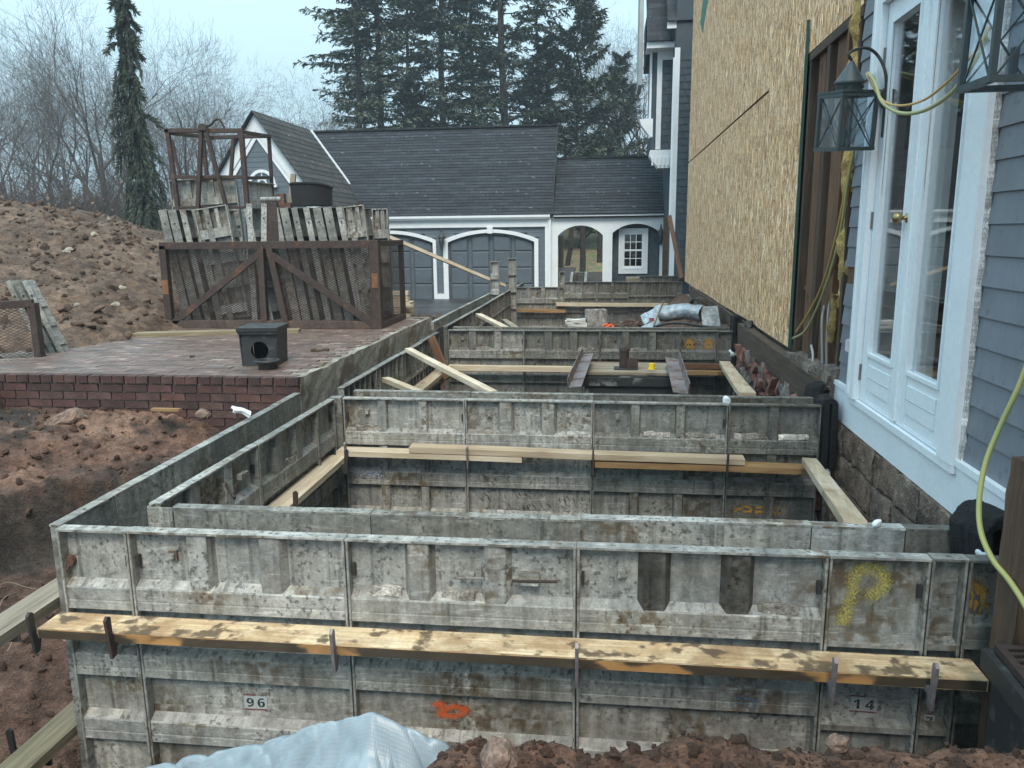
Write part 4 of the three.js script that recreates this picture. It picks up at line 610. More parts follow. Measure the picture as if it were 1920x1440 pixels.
{ // crumpled galvanised duct
  const galv = mat(tex(256, 256, 0.5, (u, v) => { const a = fb(u * 18, v * 18, 3, 2, 18), L = 158 + (a - 0.5) * 70; return [L - 8, L, L + 6, 128 + (a - 0.5) * 90]; }), { bump: 0.0008, rough: 0.42, metalness: 0.35, side: THREE.DoubleSide });
  const t = thing('metal_duct', 'crumpled galvanised sheet metal duct lying in the far bay', 'duct', [0, 0, 0]);
  const a = P(1243, 587, 'z', -10.9), b = P(1320, 588, 'z', -10.7), g = new THREE.CylinderGeometry(0.15, 0.16, a.distanceTo(b), 28, 16, true); g.rotateZ(Math.PI / 2); g.scale(1, 0.72, 1); rough(g, 0.03, 4, 5); rough(g, 0.012, 9, 14); tri(g); const m = part('duct_tube', g, galv, t); lay(m, a, b);
  const f = new THREE.PlaneGeometry(0.32, 0.22, 12, 8); f.rotateX(-0.9); rough(f, 0.025, 3, 9); const fm = part('torn_flap', tri(f), galv, t); fm.position.copy(P(1224, 590, 'z', -10.85)); fm.rotation.z = 0.5;
  const f2 = new THREE.PlaneGeometry(0.26, 0.1, 10, 4); f2.rotateX(-0.8); rough(f2, 0.015, 5, 9); const fn = part('lower_flap', tri(f2), galv, t); fn.position.copy(P(1221, 609, 'z', -10.7)); fn.rotation.z = 0.55;
  const rd = part('red_label', bx(0.07, 0.04, 0.004), mat(null, { color: lin(0.35, 0.05, 0.05), rough: 0.6 }), t); rd.position.copy(P(1222, 599, 'z', -10.72));
  const k = thing('black_pipe', 'short black plastic pipe with open end beside the duct', 'pipe'); const kp = part('pipe_wall', tri(new THREE.LatheGeometry([[0.095, -0.2], [0.105, -0.2], [0.105, 0.2], [0.095, 0.2], [0.095, -0.2]].map((p) => new THREE.Vector2(...p)), 24).rotateX(Math.PI / 2)), blackPlastic, k); k.position.copy(P(1309, 572, 'z', -11.0)); k.rotation.y = -0.25;
  board('thin rod leaning over the duct in the far bay', P(1226, 610, 'z', -10.55), P(1243, 568, 'z', -10.65), 0.02, 0.02, wGrey, 0, 'rod', 'thin_rod');
  solo('black_hose', tri(tube([P(1225, 613, 'z', -10.2), P(1255, 606, 'z', -10.15), P(1290, 607, 'z', -10.1), P(1320, 612, 'z', -10.0), P(1372, 616, 'z', -9.8)], 0.018, 40, 8)), blackPlastic, 'black corrugated hose lying along the second cross wall', 'hose');
  const pl = solo('metal_sheet', (() => { const q = new THREE.BoxGeometry(0.24, 0.42, 0.006, 6, 8, 1); rough(q, 0.012, 3, 7); return tri(q); })(), galv, 'bent sheet metal plate leaning on the foundation in the far bay', 'metal sheet'); pl.position.copy(P(1333, 598, 'z', -10.6)); pl.rotation.set(-0.7, 0.1, 0.1);
}

// ------------------------------------------------------------------ post, timber and hose at the right edge
{ const g = new THREE.BoxGeometry(0.105, 1.25, 0.1, 3, 20, 3); rough(g, 0.005, 3, 14); g.translate(0, 0.625, 0); const gg = g.clone(); const r = tri(gg); const uv = r.attributes.uv; for (let i = 0; i < uv.count; i++) { const u = uv.getX(i); uv.setXY(i, uv.getY(i), u); }
  const m = solo('wood_post', r, mat(wDark.map ? { map: wDark.map, bump: wDark.bumpMap } : null, { bump: 0.004, rough: 0.85, color: lin(1.15, 1.1, 1.05) }), 'dark weathered post standing beside the drain box at the house', 'post'); m.position.set(1.395, -0.83, -2.62); m.rotation.y = 0.25; }
{ const g = beam(1.5, 0.09, 0.07, 0.004); g.rotateZ(Math.PI / 2); const m = solo('timber_stud', g, wNew2, 'yellowish timber stud standing behind the dark post', 'stud'); m.position.set(1.45, 0.35, -2.6); m.rotation.z = 0.03; }
const hoseM = mat(null, { color: lin(0.34, 0.34, 0.12), rough: 0.55 }), yellowCord = mat(null, { color: lin(0.50, 0.31, 0.09), rough: 0.55 }), paleCord = mat(null, { color: lin(0.36, 0.36, 0.17), rough: 0.55 });
solo('garden_hose', tri(tube([P(1940, 640, 'z', -3.05), P(1912, 720, 'z', -3.03), P(1875, 800, 'z', -3.0), P(1848, 868, 'z', -2.95), P(1836, 940, 'z', -2.88), P(1840, 1000, 'z', -2.78), P(1862, 1050, 'z', -2.68), P(1895, 1092, 'z', -2.58), P(1930, 1150, 'z', -2.48), P(1960, 1230, 'z', -2.4)], 0.0098, 90, 10)), hoseM, 'yellow-green garden hose hanging down past the siding and the dark post', 'hose');
solo('drape_hose', tri(tube([P(1628, 137, 'x', 1.52), P(1642, 158, 'x', 1.46), P(1652, 188, 'x', 1.44), P(1685, 211, 'x', 1.42), P(1730, 208, 'x', 1.40), P(1775, 182, 'x', 1.38), P(1805, 150, 'x', 1.36), P(1830, 110, 'x', 1.42), P(1850, 70, 'x', 1.56)], 0.0095, 80, 9)), paleCord, 'pale green hose slung between the two lanterns', 'hose');
solo('electric_cable', tri(tube([P(1624, 138, 'x', 1.53), P(1640, 168, 'x', 1.46), P(1658, 190, 'x', 1.44), P(1690, 198, 'x', 1.42), P(1735, 186, 'x', 1.40), P(1775, 155, 'x', 1.38), P(1803, 126, 'x', 1.36), P(1835, 88, 'x', 1.42), P(1855, 50, 'x', 1.56)], 0.0058, 80, 8)), yellowCord, 'yellow electric cord slung between the two lanterns', 'cord');
solo('wall_hose', tri(tube([P(1603, 275, 'x', 1.58), P(1590, 340, 'x', 1.585), P(1578, 420, 'x', 1.59), P(1560, 500, 'x', 1.595), P(1535, 570, 'x', 1.59), P(1510, 620, 'x', 1.58), P(1486, 635, 'x', 1.57)], 0.0095, 60, 8)), paleCord, 'green hose running down the open stud bay', 'hose');
solo('electric_cable', tri(tube([P(1600, 280, 'x', 1.58), P(1584, 360, 'x', 1.585), P(1567, 445, 'x', 1.59), P(1545, 525, 'x', 1.595), P(1520, 580, 'x', 1.59), P(1493, 622, 'x', 1.58)], 0.0085, 60, 8)), yellowCord, 'yellow cord running down the open stud bay beside the green hose', 'cord');

// ------------------------------------------------------------------ racks of form panels on the patio
function meshGeo(w, h, dx, dy, t) { // expanded metal: two families of slanting strands clipped to w x h, origin lower left
  const out = [], s = dy / dx;
  for (const sg of [1, -1]) for (let k = -Math.ceil(w / dx) - 1; k < h / dy + w / dx + 2; k++) {
    let y0 = k * dy, x0 = 0, x1 = w; const f = (x) => y0 + sg * s * x, inv = (y) => (y - y0) / (sg * s);
    const xa = inv(0), xb = inv(h); x0 = Math.max(0, Math.min(xa, xb)); x1 = Math.min(w, Math.max(xa, xb)); if (x1 - x0 < 0.01) continue;
    const a = V(x0, f(x0), 0), b = V(x1, f(x1), 0), L = a.distanceTo(b), g = new THREE.BoxGeometry(L, t, t * 0.6); g.rotateZ(Math.atan2(b.y - a.y, b.x - a.x)); g.translate((a.x + b.x) / 2, (a.y + b.y) / 2, sg * t * 0.25); out.push(g);
  }
  return merge(out);
}
function bar(parent, name, a, b, w, m, roll = 0, d = w) { const g = beam(a.distanceTo(b), w, d, 0.003); return lay(part(name, g, m, parent), a, b, roll); }
// stored panel: edge rail in front, ribbed sheet running back
function storedPanel(label, group, x, y, z, lean, turn, tone, w = 0.09, hgt = 1.36, deep = 0.8) {
  const t = thing('stored_form', label, 'form panel', [x, y, z], 0, group); t.rotation.set(0, turn, lean, 'YXZ'); const m = pick(formTone(tone)), m2 = pick(formTone(tone));
  part('edge_rail', cached('er' + w.toFixed(2) + hgt, () => beamUp(hgt, w, 0.012)), m, t);
  part('face_sheet', cached('ps' + hgt + deep, () => bx(0.006, hgt, deep, 0, hgt / 2, -deep / 2 - 0.006)), m2, t).position.x = -w / 2 + 0.004;
  part('top_rail', cached('pt' + w.toFixed(2) + deep, () => bx(w - 0.004, 0.01, deep, 0, hgt - 0.008, -deep / 2 - 0.008)), m, t);
  for (let i = 0; i < 4; i++) part('rib', cached('pr' + w.toFixed(2) + i + deep, () => bx(w * 0.7, 0.08, deep - 0.05, -w * 0.12, hgt - 0.3 - i * 0.305, -deep / 2 - 0.01)), m2, t);
  part('pin_hole', cached('ph', () => tri(new THREE.CylinderGeometry(0.0115, 0.0115, 0.004, 10).rotateX(Math.PI / 2))), darkSteel, t).position.set(0, hgt - 0.17, 0.0075);
  return t;
}
function beamUp(h, w, d) { const g = beam(h, w, d, 0.003); g.rotateZ(Math.PI / 2); g.translate(0, h / 2, 0); return g; }
{
  const zf = -8.8, zb = -9.86, y0 = 0.075, y1 = 1.06, xl = -5.34, xr = -2.70, xc = -4.06;
  const t = thing('panel_rack', 'rust-brown steel rack with expanded mesh sides standing on the brick patio', 'rack', [xl, y0, zf]); const L = (x, y, z) => V(x - xl, y - y0, z - zf), k = 0.06;
  bar(t, 'top_rail', L(xl - 0.03, y1, zf), L(xr + 0.03, y1, zf), 0.085, rust); bar(t, 'bottom_rail', L(xl, y0 + 0.045, zf), L(xr, y0 + 0.045, zf), 0.09, mat(rustTex, { color: lin(1.5, 1.6, 1.55), bump: 0.003, rough: 0.9 }));
  bar(t, 'upright', L(xl, y0, zf), L(xl, y1, zf), 0.085, rust); bar(t, 'upright', L(xr - 0.02, y0, zf), L(xr - 0.02, y1, zf), 0.11, rust);
  bar(t, 'upright', L(xc - 0.06, y0, zf + 0.012), L(xc - 0.04, y1, zf + 0.012), 0.075, rust); bar(t, 'upright', L(xc + 0.22, y0, zf + 0.014), L(xc + 0.06, y1, zf + 0.014), 0.075, rust);
  bar(t, 'diagonal', L(xl + 0.06, y0 + 0.06, zf + 0.03), L(xc - 0.06, y1 - 0.1, zf + 0.03), 0.075, rust, 0, 0.03); bar(t, 'diagonal', L(xc + 0.1, y1 - 0.12, zf + 0.034), L(xr - 0.06, y0 + 0.05, zf + 0.034), 0.08, rust, 0, 0.03);
  for (const x of [xl, xr]) { bar(t, 'top_rail', L(x, y1 + 0.001, zf - 0.05), L(x, y1 + 0.001, zb), 0.07, rust); bar(t, 'bottom_rail', L(x, y0 + 0.035, zf - 0.05), L(x, y0 + 0.035, zb), 0.07, rust); bar(t, 'upright', L(x, y0, zb), L(x, y1 + 0.02, zb), 0.06, rust); }
  bar(t, 'top_rail', L(xl, y1, zb), L(xr, y1, zb), 0.06, rust); bar(t, 'bottom_rail', L(xl, y0 + 0.03, zb), L(xr, y0 + 0.03, zb), 0.06, rust);
  const mm = mat(rustTex, { color: lin(1.0, 1.0, 1.0), rough: 0.75 }); const fl = part('mesh_panel', meshGeo(xc - xl - 0.12, y1 - y0 - 0.1, 0.056, 0.028, 0.0048), mm, t); fl.position.set(0.04, 0.06, -0.01);
  const fr = part('mesh_panel', meshGeo(xr - xc - 0.26, y1 - y0 - 0.1, 0.056, 0.028, 0.0048), mm, t); fr.position.set(xc - xl + 0.18, 0.06, -0.012);
  const fs = part('mesh_panel', meshGeo(zf - zb - 0.08, y1 - y0 - 0.1, 0.056, 0.028, 0.005), mm, t); fs.position.set(xr - xl + 0.02, 0.06, -0.04); fs.rotation.y = Math.PI / 2;
  part('centre_post', [extr([[-0.125, 0], [0.125, 0], [0.07, 0.56], [-0.07, 0.56]], 0.05)], rust, t).position.set(xc - xl + 0.06, y1 - y0 - 0.06, -0.16);
  const cap = part('post_cap', tri(new THREE.CylinderGeometry(0.028, 0.028, 0.25, 14).rotateZ(Math.PI / 2)), formMats[0], t); cap.position.set(xc - xl + 0.06, y1 - y0 + 0.53, -0.13);
  for (const [x, y] of [[xl + 0.001, 0.55], [xr - 0.02, 0.62]]) part('rust_patch', bx(0.075, 0.17, 0.004, 0, 0, 0), mat(rustTex, { color: lin(3.6, 2.6, 1.6), rough: 0.9 }), t, 'bright orange rust patch').position.set(x - xl, y - y0 + 0.02, x < -4 ? 0.046 : 0.06);
  for (const [x] of [[xl + 0.3], [xr - 0.4], [xc]]) part('floor_bar', bx(0.08, 0.05, zf - zb - 0.07, x - xl, 0.03, (zb - zf) / 2), rust, t);
  // panels stored in it, leaning over
  const G = 'form panels stored in the big rack', lean = 0.155; let n = 0;
  for (let x = xl + 0.17; x < xc - 0.28; x += rr(0.125, 0.16)) { if (n === 5) { x += 0.36; } storedPanel(n++ < 1 ? 'weathered form panel first in the rack at the dirt mound end' : 'weathered form panel leaning in the rack half nearer the dirt mound', n < 2 ? undefined : G, x, y0 + 0.07, zf - 0.10, lean, rr(-0.06, 0.04), n % 3 ? 1 : 0, pick([0.075, 0.09, 0.105])); }
  n = 0; for (let x = xc + 0.3; x < xr - 0.12; x += rr(0.115, 0.15)) storedPanel('weathered form panel leaning in the rack half nearer the garage doors', G, x, y0 + 0.07, zf - 0.10, lean, rr(-0.1, -0.02), n++ % 3 ? 1 : 0, pick([0.07, 0.09, 0.105]));
  for (const s of [-0.05, 0.06]) storedPanel(s < 0 ? 'narrow form panel leaning back against the rack centre post, first' : 'narrow form panel leaning back against the rack centre post, second', undefined, xc - 0.19 + s, y0 + 0.07, zf - 0.1, -0.05 - s * 0.5, 0.02, 0, 0.07, 1.4);
  // two panels seen face on
  const faceOn = (label, x, w, z, h, rz) => { const p = thing('stored_form', label, 'form panel', [x, y0 + 0.07, z]); p.rotation.set(0, 0, rz); const m = pick(formTone(1)), m2 = pick(formTone(0));
    part('face_sheet', bx(w, h, 0.006, w / 2, h / 2, 0), m, p); part('top_rail', bx(w, 0.012, 0.05, w / 2, h - 0.007, 0.025), m2, p); for (const q of [0.006, w - 0.006]) part('side_rail', bx(0.012, h, 0.05, q, h / 2, 0.028), m2, p); for (const q of [0.33, 0.66]) part('stiffener', bx(0.045, 0.24, 0.035, q * w, h - 0.135, 0.02), m2, p); for (let i = 0; i < 4; i++) part('rib', bx(w - 0.03, 0.11, 0.04, w / 2, h - 0.31 - i * 0.305, 0.023), m2, p); };
  faceOn('form panel with mud smears facing out of the rack', -4.78, 0.42, zf - 0.14, 1.35, lean * 0.9); faceOn('form panel facing out at the garage end of the rack', -2.98, 0.25, zf - 0.14, 1.35, 0.1); faceOn('pale form panel standing upright behind the last rack post', -2.96, 0.2, zb + 0.25, 1.34, 0.01);
  // black wicker tub chair back resting on the panels
  const wick = mat(tex(256, 128, 0.3, (u, v) => { const w = Math.abs(Math.sin(u * Math.PI * 24)), r = Math.abs(Math.sin(v * Math.PI * 16 + (Math.floor(u * 24) % 2) * 1.57)); const L = 18 + w * r * 22; return [L, L, L + 3, w * r * 255]; }), { bump: 0.008, rough: 0.7 });
  const b = thing('wicker_tub', 'black wicker tub seat set on top of the stored panels', 'tub', [-3.66, 1.52, -9.35], -0.12);
  const tub = (rx0, rx1, h) => { const g = new THREE.CylinderGeometry(1, 1, h, 40, 10, true), p = g.attributes.position; for (let i = 0; i < p.count; i++) { const q = p.getY(i) / h + 0.5, an = Math.atan2(p.getZ(i), p.getX(i)), rx = mix(rx0, rx1, q); const ss = (v) => Math.sign(v) * Math.pow(Math.abs(v), 0.7); p.setXYZ(i, ss(Math.cos(an)) * rx, p.getY(i) + h / 2 + 0.03 * q * Math.cos(an * 1 - 2), ss(Math.sin(an)) * rx * 0.62); } g.computeVertexNormals(); const uv = g.attributes.uv; for (let i = 0; i < uv.count; i++) uv.setXY(i, uv.getX(i) * 1.6, uv.getY(i) * 0.26); return g; };
  part('woven_side', tub(0.244, 0.258, 0.235), wick, b); part('woven_inside', tub(0.222, 0.236, 0.22), wick, b).position.y = 0.01;
  const rim = []; for (let i = 0; i <= 40; i++) { const an = i / 40 * 6.2832, ss = (v) => Math.sign(v) * Math.pow(Math.abs(v), 0.7); rim.push(V(ss(Math.cos(an)) * 0.252, 0.238 + 0.03 * Math.cos(an - 2), ss(Math.sin(an)) * 0.252 * 0.62)); } part('rim', tri(tube(rim.slice(0, -1), 0.016, 80, 7, true)), wick, b); part('seat_base', bx(0.36, 0.02, 0.22, 0, 0.012, 0), wick, b);
  board('grey stick poking up out of the rack beside the wicker tub', P(543, 400, 'z', -9.5), P(550, 326, 'z', -9.55), 0.06, 0.045, wGrey, 0, 'stick', 'upright_stick');
  { const p = P(531, 394, 'z', -9.45), r = solo('rusty_fitting', [bx(0.11, 0.2, 0.08, -0.02, 0.1, 0), bx(0.08, 0.09, 0.08, 0.075, 0.045, 0)], rustBright, 'rusty steel fitting resting on the stored panels', 'fitting'); r.position.copy(p); }
  { const p = P(676, 392, 'z', -9.6), r = solo('rack_fin', extr([[-0.04, 0], [0.04, 0], [0.02, 0.07], [0.03, 0.1], [-0.02, 0.08]], 0.02), rust, 'small rusty lug sticking up behind the stored panels', 'lug'); r.position.copy(p); }
}
{ // second rack behind, an open frame of brown bars
  const zf = -10.15, zb = -11.0, g0 = -0.05, t = thing('panel_rack', 'tall open rack frame of brown steel bars standing behind the mesh rack', 'rack', [-5.4, g0, zf]); const o = V(-5.4, g0, zf);
  const q = (a, b, w, z1 = zf, z2 = z1, name = 'frame_bar') => bar(t, name, P(a[0], a[1], 'z', z1).sub(o), P(b[0], b[1], 'z', z2).sub(o), w, rust);
  const foot = (a, b, w, z) => { const p = P(a[0], a[1], 'z', z), r = P(b[0], b[1], 'z', z), d = r.clone().sub(p), e = p.clone().addScaledVector(d, (g0 + 0.0 - p.y) / d.y); bar(t, 'leg', p.sub(o), e.sub(o), w, rust); };
  foot([314, 243], [334, 392], 0.055, zf); foot([452, 243], [469, 455], 0.06, zf); q([309, 245], [456, 245], 0.055); q([330, 332], [457, 332], 0.045); q([336, 389], [462, 389], 0.035);
  q([378, 232], [371, 391], 0.05, zf + 0.06); q([385, 240], [425, 391], 0.05, zf + 0.06); q([374, 240], [388, 240], 0.07, zf + 0.07);
  foot([504, 255], [512, 385], 0.045, zb); foot([438, 258], [433, 330], 0.045, zb); q([398, 258], [505, 255], 0.05, zb); q([322, 250], [400, 258], 0.045, zf, zb); q([452, 247], [506, 256], 0.045, zf, zb); q([456, 334], [508, 333], 0.045, zf, zb); q([322, 262], [338, 330], 0.035, zb); q([381, 262], [388, 330], 0.05, zb + 0.2);
  bar(t, 'base_bar', V(0, 0.05, 0), V(1.15, 0.05, 0), 0.06, rust); bar(t, 'base_bar', V(0.3, 0.05, zb - zf), V(1.25, 0.05, zb - zf), 0.06, rust);
  const a = P(330, 338, 'z', zf - 0.1), b = P(456, 338, 'z', zf - 0.1), p = thing('stored_form', 'pale form panel standing upright in the tall open rack', 'form panel', [a.x, g0 + 0.08, zf - 0.12]); const w = b.x - a.x, h = a.y - g0 - 0.08, m = formMats[0], m2 = formMats[3]; p.rotation.z = 0.05;
  part('face_sheet', bx(w, h, 0.006, w / 2, h / 2, 0), m, p); part('top_rail', bx(w, 0.012, 0.05, w / 2, h - 0.007, 0.025), m2, p); for (const s of [0.006, w - 0.006]) part('side_rail', bx(0.012, h, 0.05, s, h / 2, 0.028), m2, p); for (const s of [0.28, 0.62]) part('stiffener', bx(0.06, 0.24, 0.03, s * w, h - 0.135, 0.018), m2, p); for (let i = 0; i < 5; i++) part('rib', bx(w - 0.03, 0.1, 0.04, w / 2, h - 0.31 - i * 0.305, 0.023), m, p);
  storedPanel('narrow form panel on edge at the side of the tall open rack', undefined, b.x + 0.09, g0 + 0.08, zf - 0.05, 0.04, -0.1, 0, 0.05, h - 0.02);
  solo('bent_pipe', tri(tube([P(372, 236, 'z', -10.4), P(395, 234, 'z', -10.4), P(403, 225, 'z', -10.4), P(411, 224, 'z', -10.4), P(421, 240, 'z', -10.4)], 0.016, 30, 7)), rust, 'bent rusty pipe lying across the top of the tall rack', 'pipe');
}
{ // rack at the left edge on the soil beside the patio
  const z = -6.55, t = thing('panel_rack', 'small brown mesh rack at the patio edge by the dirt mound', 'rack', [0, 0, 0]); const c = P(62, 568, 'z', z), d = P(78, 690, 'z', z), e = P(-60, 576, 'z', z + 0.2); const y0 = d.y - 0.05;
  t.position.set(d.x, y0, z); const o = t.position.clone(); const Lb = (p) => p.clone().sub(o);
  bar(t, 'upright', Lb(V(d.x, y0, z)), Lb(c), 0.07, rust); bar(t, 'top_rail', Lb(c), Lb(e), 0.07, rust); bar(t, 'bottom_rail', Lb(V(d.x, y0 + 0.05, z)), Lb(V(e.x, y0 + 0.05, z + 0.2)), 0.07, rust);
  bar(t, 'diagonal', Lb(V(d.x - 0.62, y0 + 0.35, z + 0.1)), Lb(V(d.x - 0.2, y0, z + 0.05)), 0.05, rust);
  const w = Math.hypot(c.x - e.x, 0.2), m = part('mesh_panel', meshGeo(w, c.y - y0 - 0.08, 0.056, 0.028, 0.005), mat(rustTex, { color: lin(1.4, 1.5, 1.5), rough: 0.75 }), t); m.position.set(e.x - o.x, 0.05, 0.2 - 0.01); m.rotation.y = Math.atan2(0.2, c.x - e.x);
  for (const [i, px, py, l] of [[0, 14, 527, 'innermost of three form panels leaning over in the small mesh rack'], [1, 30, 526, 'middle of three form panels leaning over in the small mesh rack'], [2, 46, 526, 'outermost of three form panels leaning over beside the small mesh rack']]) {
    const zz = z - 0.22 - 0.02 * i, a = P(px, py, 'z', zz), b = P(px + 72, py + 142, 'z', zz), q = thing('stored_form', l, 'form panel', b.toArray()), L = a.distanceTo(b), dir = a.clone().sub(b), m = formTone(i === 1 ? 1 : 0)[i];
    lay(part('edge_rail', bx(L, 0.05, 0.012), m, q), V(0, 0, 0), dir); const f = lay(part('face_sheet', bx(L, 0.006, 0.12), m, q), V(0, 0, -0.065), dir.clone().add(V(0, 0, -0.065))); for (const k of [0.2, 0.45, 0.7]) { const r = part('rib', bx(0.09, 0.04, 0.1), m, q); lay(r, V(0, 0, -0.065), dir.clone().add(V(0, 0, -0.065))); r.position.set(dir.x * k, dir.y * k, -0.065); }
    part('pin_hole', tri(new THREE.CylinderGeometry(0.012, 0.012, 0.005, 10).rotateX(Math.PI / 2)), darkSteel, q).position.set(dir.x * 0.8, dir.y * 0.8, 0.008);
  }
}
const roofTex = tex(512, 512, 3.0, (u, v) => { const row = Math.floor(v * 10), tab = Math.floor(u * 10 + (row % 2) * 0), t = hsh(tab, row, 7), f = vn(u * 250, v * 130, 5, 250), l = sst(0.78, 0.84, fb(u * 60, v * 40, 9, 2, 60)) * sst(0.5, 0.62, fb(u * 4, v * 4, 19, 3, 4)); const sl = Math.abs((u * 10) % 1 - 0.5) > 0.47 ? 0.72 : 1; const rw = hsh(row, 3, 9) * 16; const L = (36 + rw * 1.0 + t * 16 + (f - 0.5) * 26 + l * 70) * sl; return [L * 0.96, L, L * 1.06, 90 + f * 120]; }, 1.5);
const roofM = mat(roofTex, { bump: 0.004, rough: 0.9, color: lin(0.74, 0.8, 0.9) }), roofBrown = mat(roofTex, { bump: 0.004, rough: 0.9, color: lin(1.35, 1.12, 0.92) });

// ------------------------------------------------------------------ the house on the right
const osbTex = (() => {
  const N = 1024, c = new Float32Array(N * N * 3), hgt = new Float32Array(N * N); c.fill(0); for (let i = 0; i < N * N; i++) { c[i * 3] = 150; c[i * 3 + 1] = 122; c[i * 3 + 2] = 90; }
  const cols = [[178, 148, 112], [196, 168, 132], [158, 126, 92], [132, 100, 72], [220, 200, 168], [168, 136, 100], [92, 66, 46], [186, 152, 114], [240, 226, 202]];
  for (let k = 0; k < 19000; k++) {
    const cx = rnd() * N, cy = rnd() * N, an = Math.PI / 2 + (rnd() + rnd() - 1) * 0.42, L = 14 + rnd() * 42, wd = 1.2 + rnd() * 4.2, q = cols[Math.floor(rnd() * cols.length)], ca = Math.cos(an), sa = Math.sin(an), tone = 0.88 + rnd() * 0.22, R = Math.ceil(L);
    for (let v = -R; v <= R; v++) for (let u = -Math.ceil(R * 0.5) - 5; u <= Math.ceil(R * 0.5) + 5; u++) { const a = u * ca + v * sa, b = -u * sa + v * ca; if (Math.abs(a) > L || Math.abs(b) > wd * (1 - 0.5 * Math.abs(a) / L)) continue; const i = (((Math.floor(cy + v) % N) + N) % N) * N + (((Math.floor(cx + u) % N) + N) % N); const gr = 0.94 + 0.1 * hsh(Math.floor(b * 1.7), k, 3); for (let s = 0; s < 3; s++) c[i * 3 + s] = q[s] * tone * gr; hgt[i] = (k % 97) / 97; }
  }
  return tex(N, N, 1.5, (u, v, i, j) => { const o = j * N + i; return [c[o * 3], c[o * 3 + 1], c[o * 3 + 2], hgt[o] * 255]; });
})();
const osb = mat(osbTex, { bump: 0.0015, rough: 0.8, color: lin(1.52, 1.34, 1.19) });
const greenEdge = mat(null, { color: lin(0.03, 0.085, 0.07), rough: 0.7 }), voidMat = wGrey;
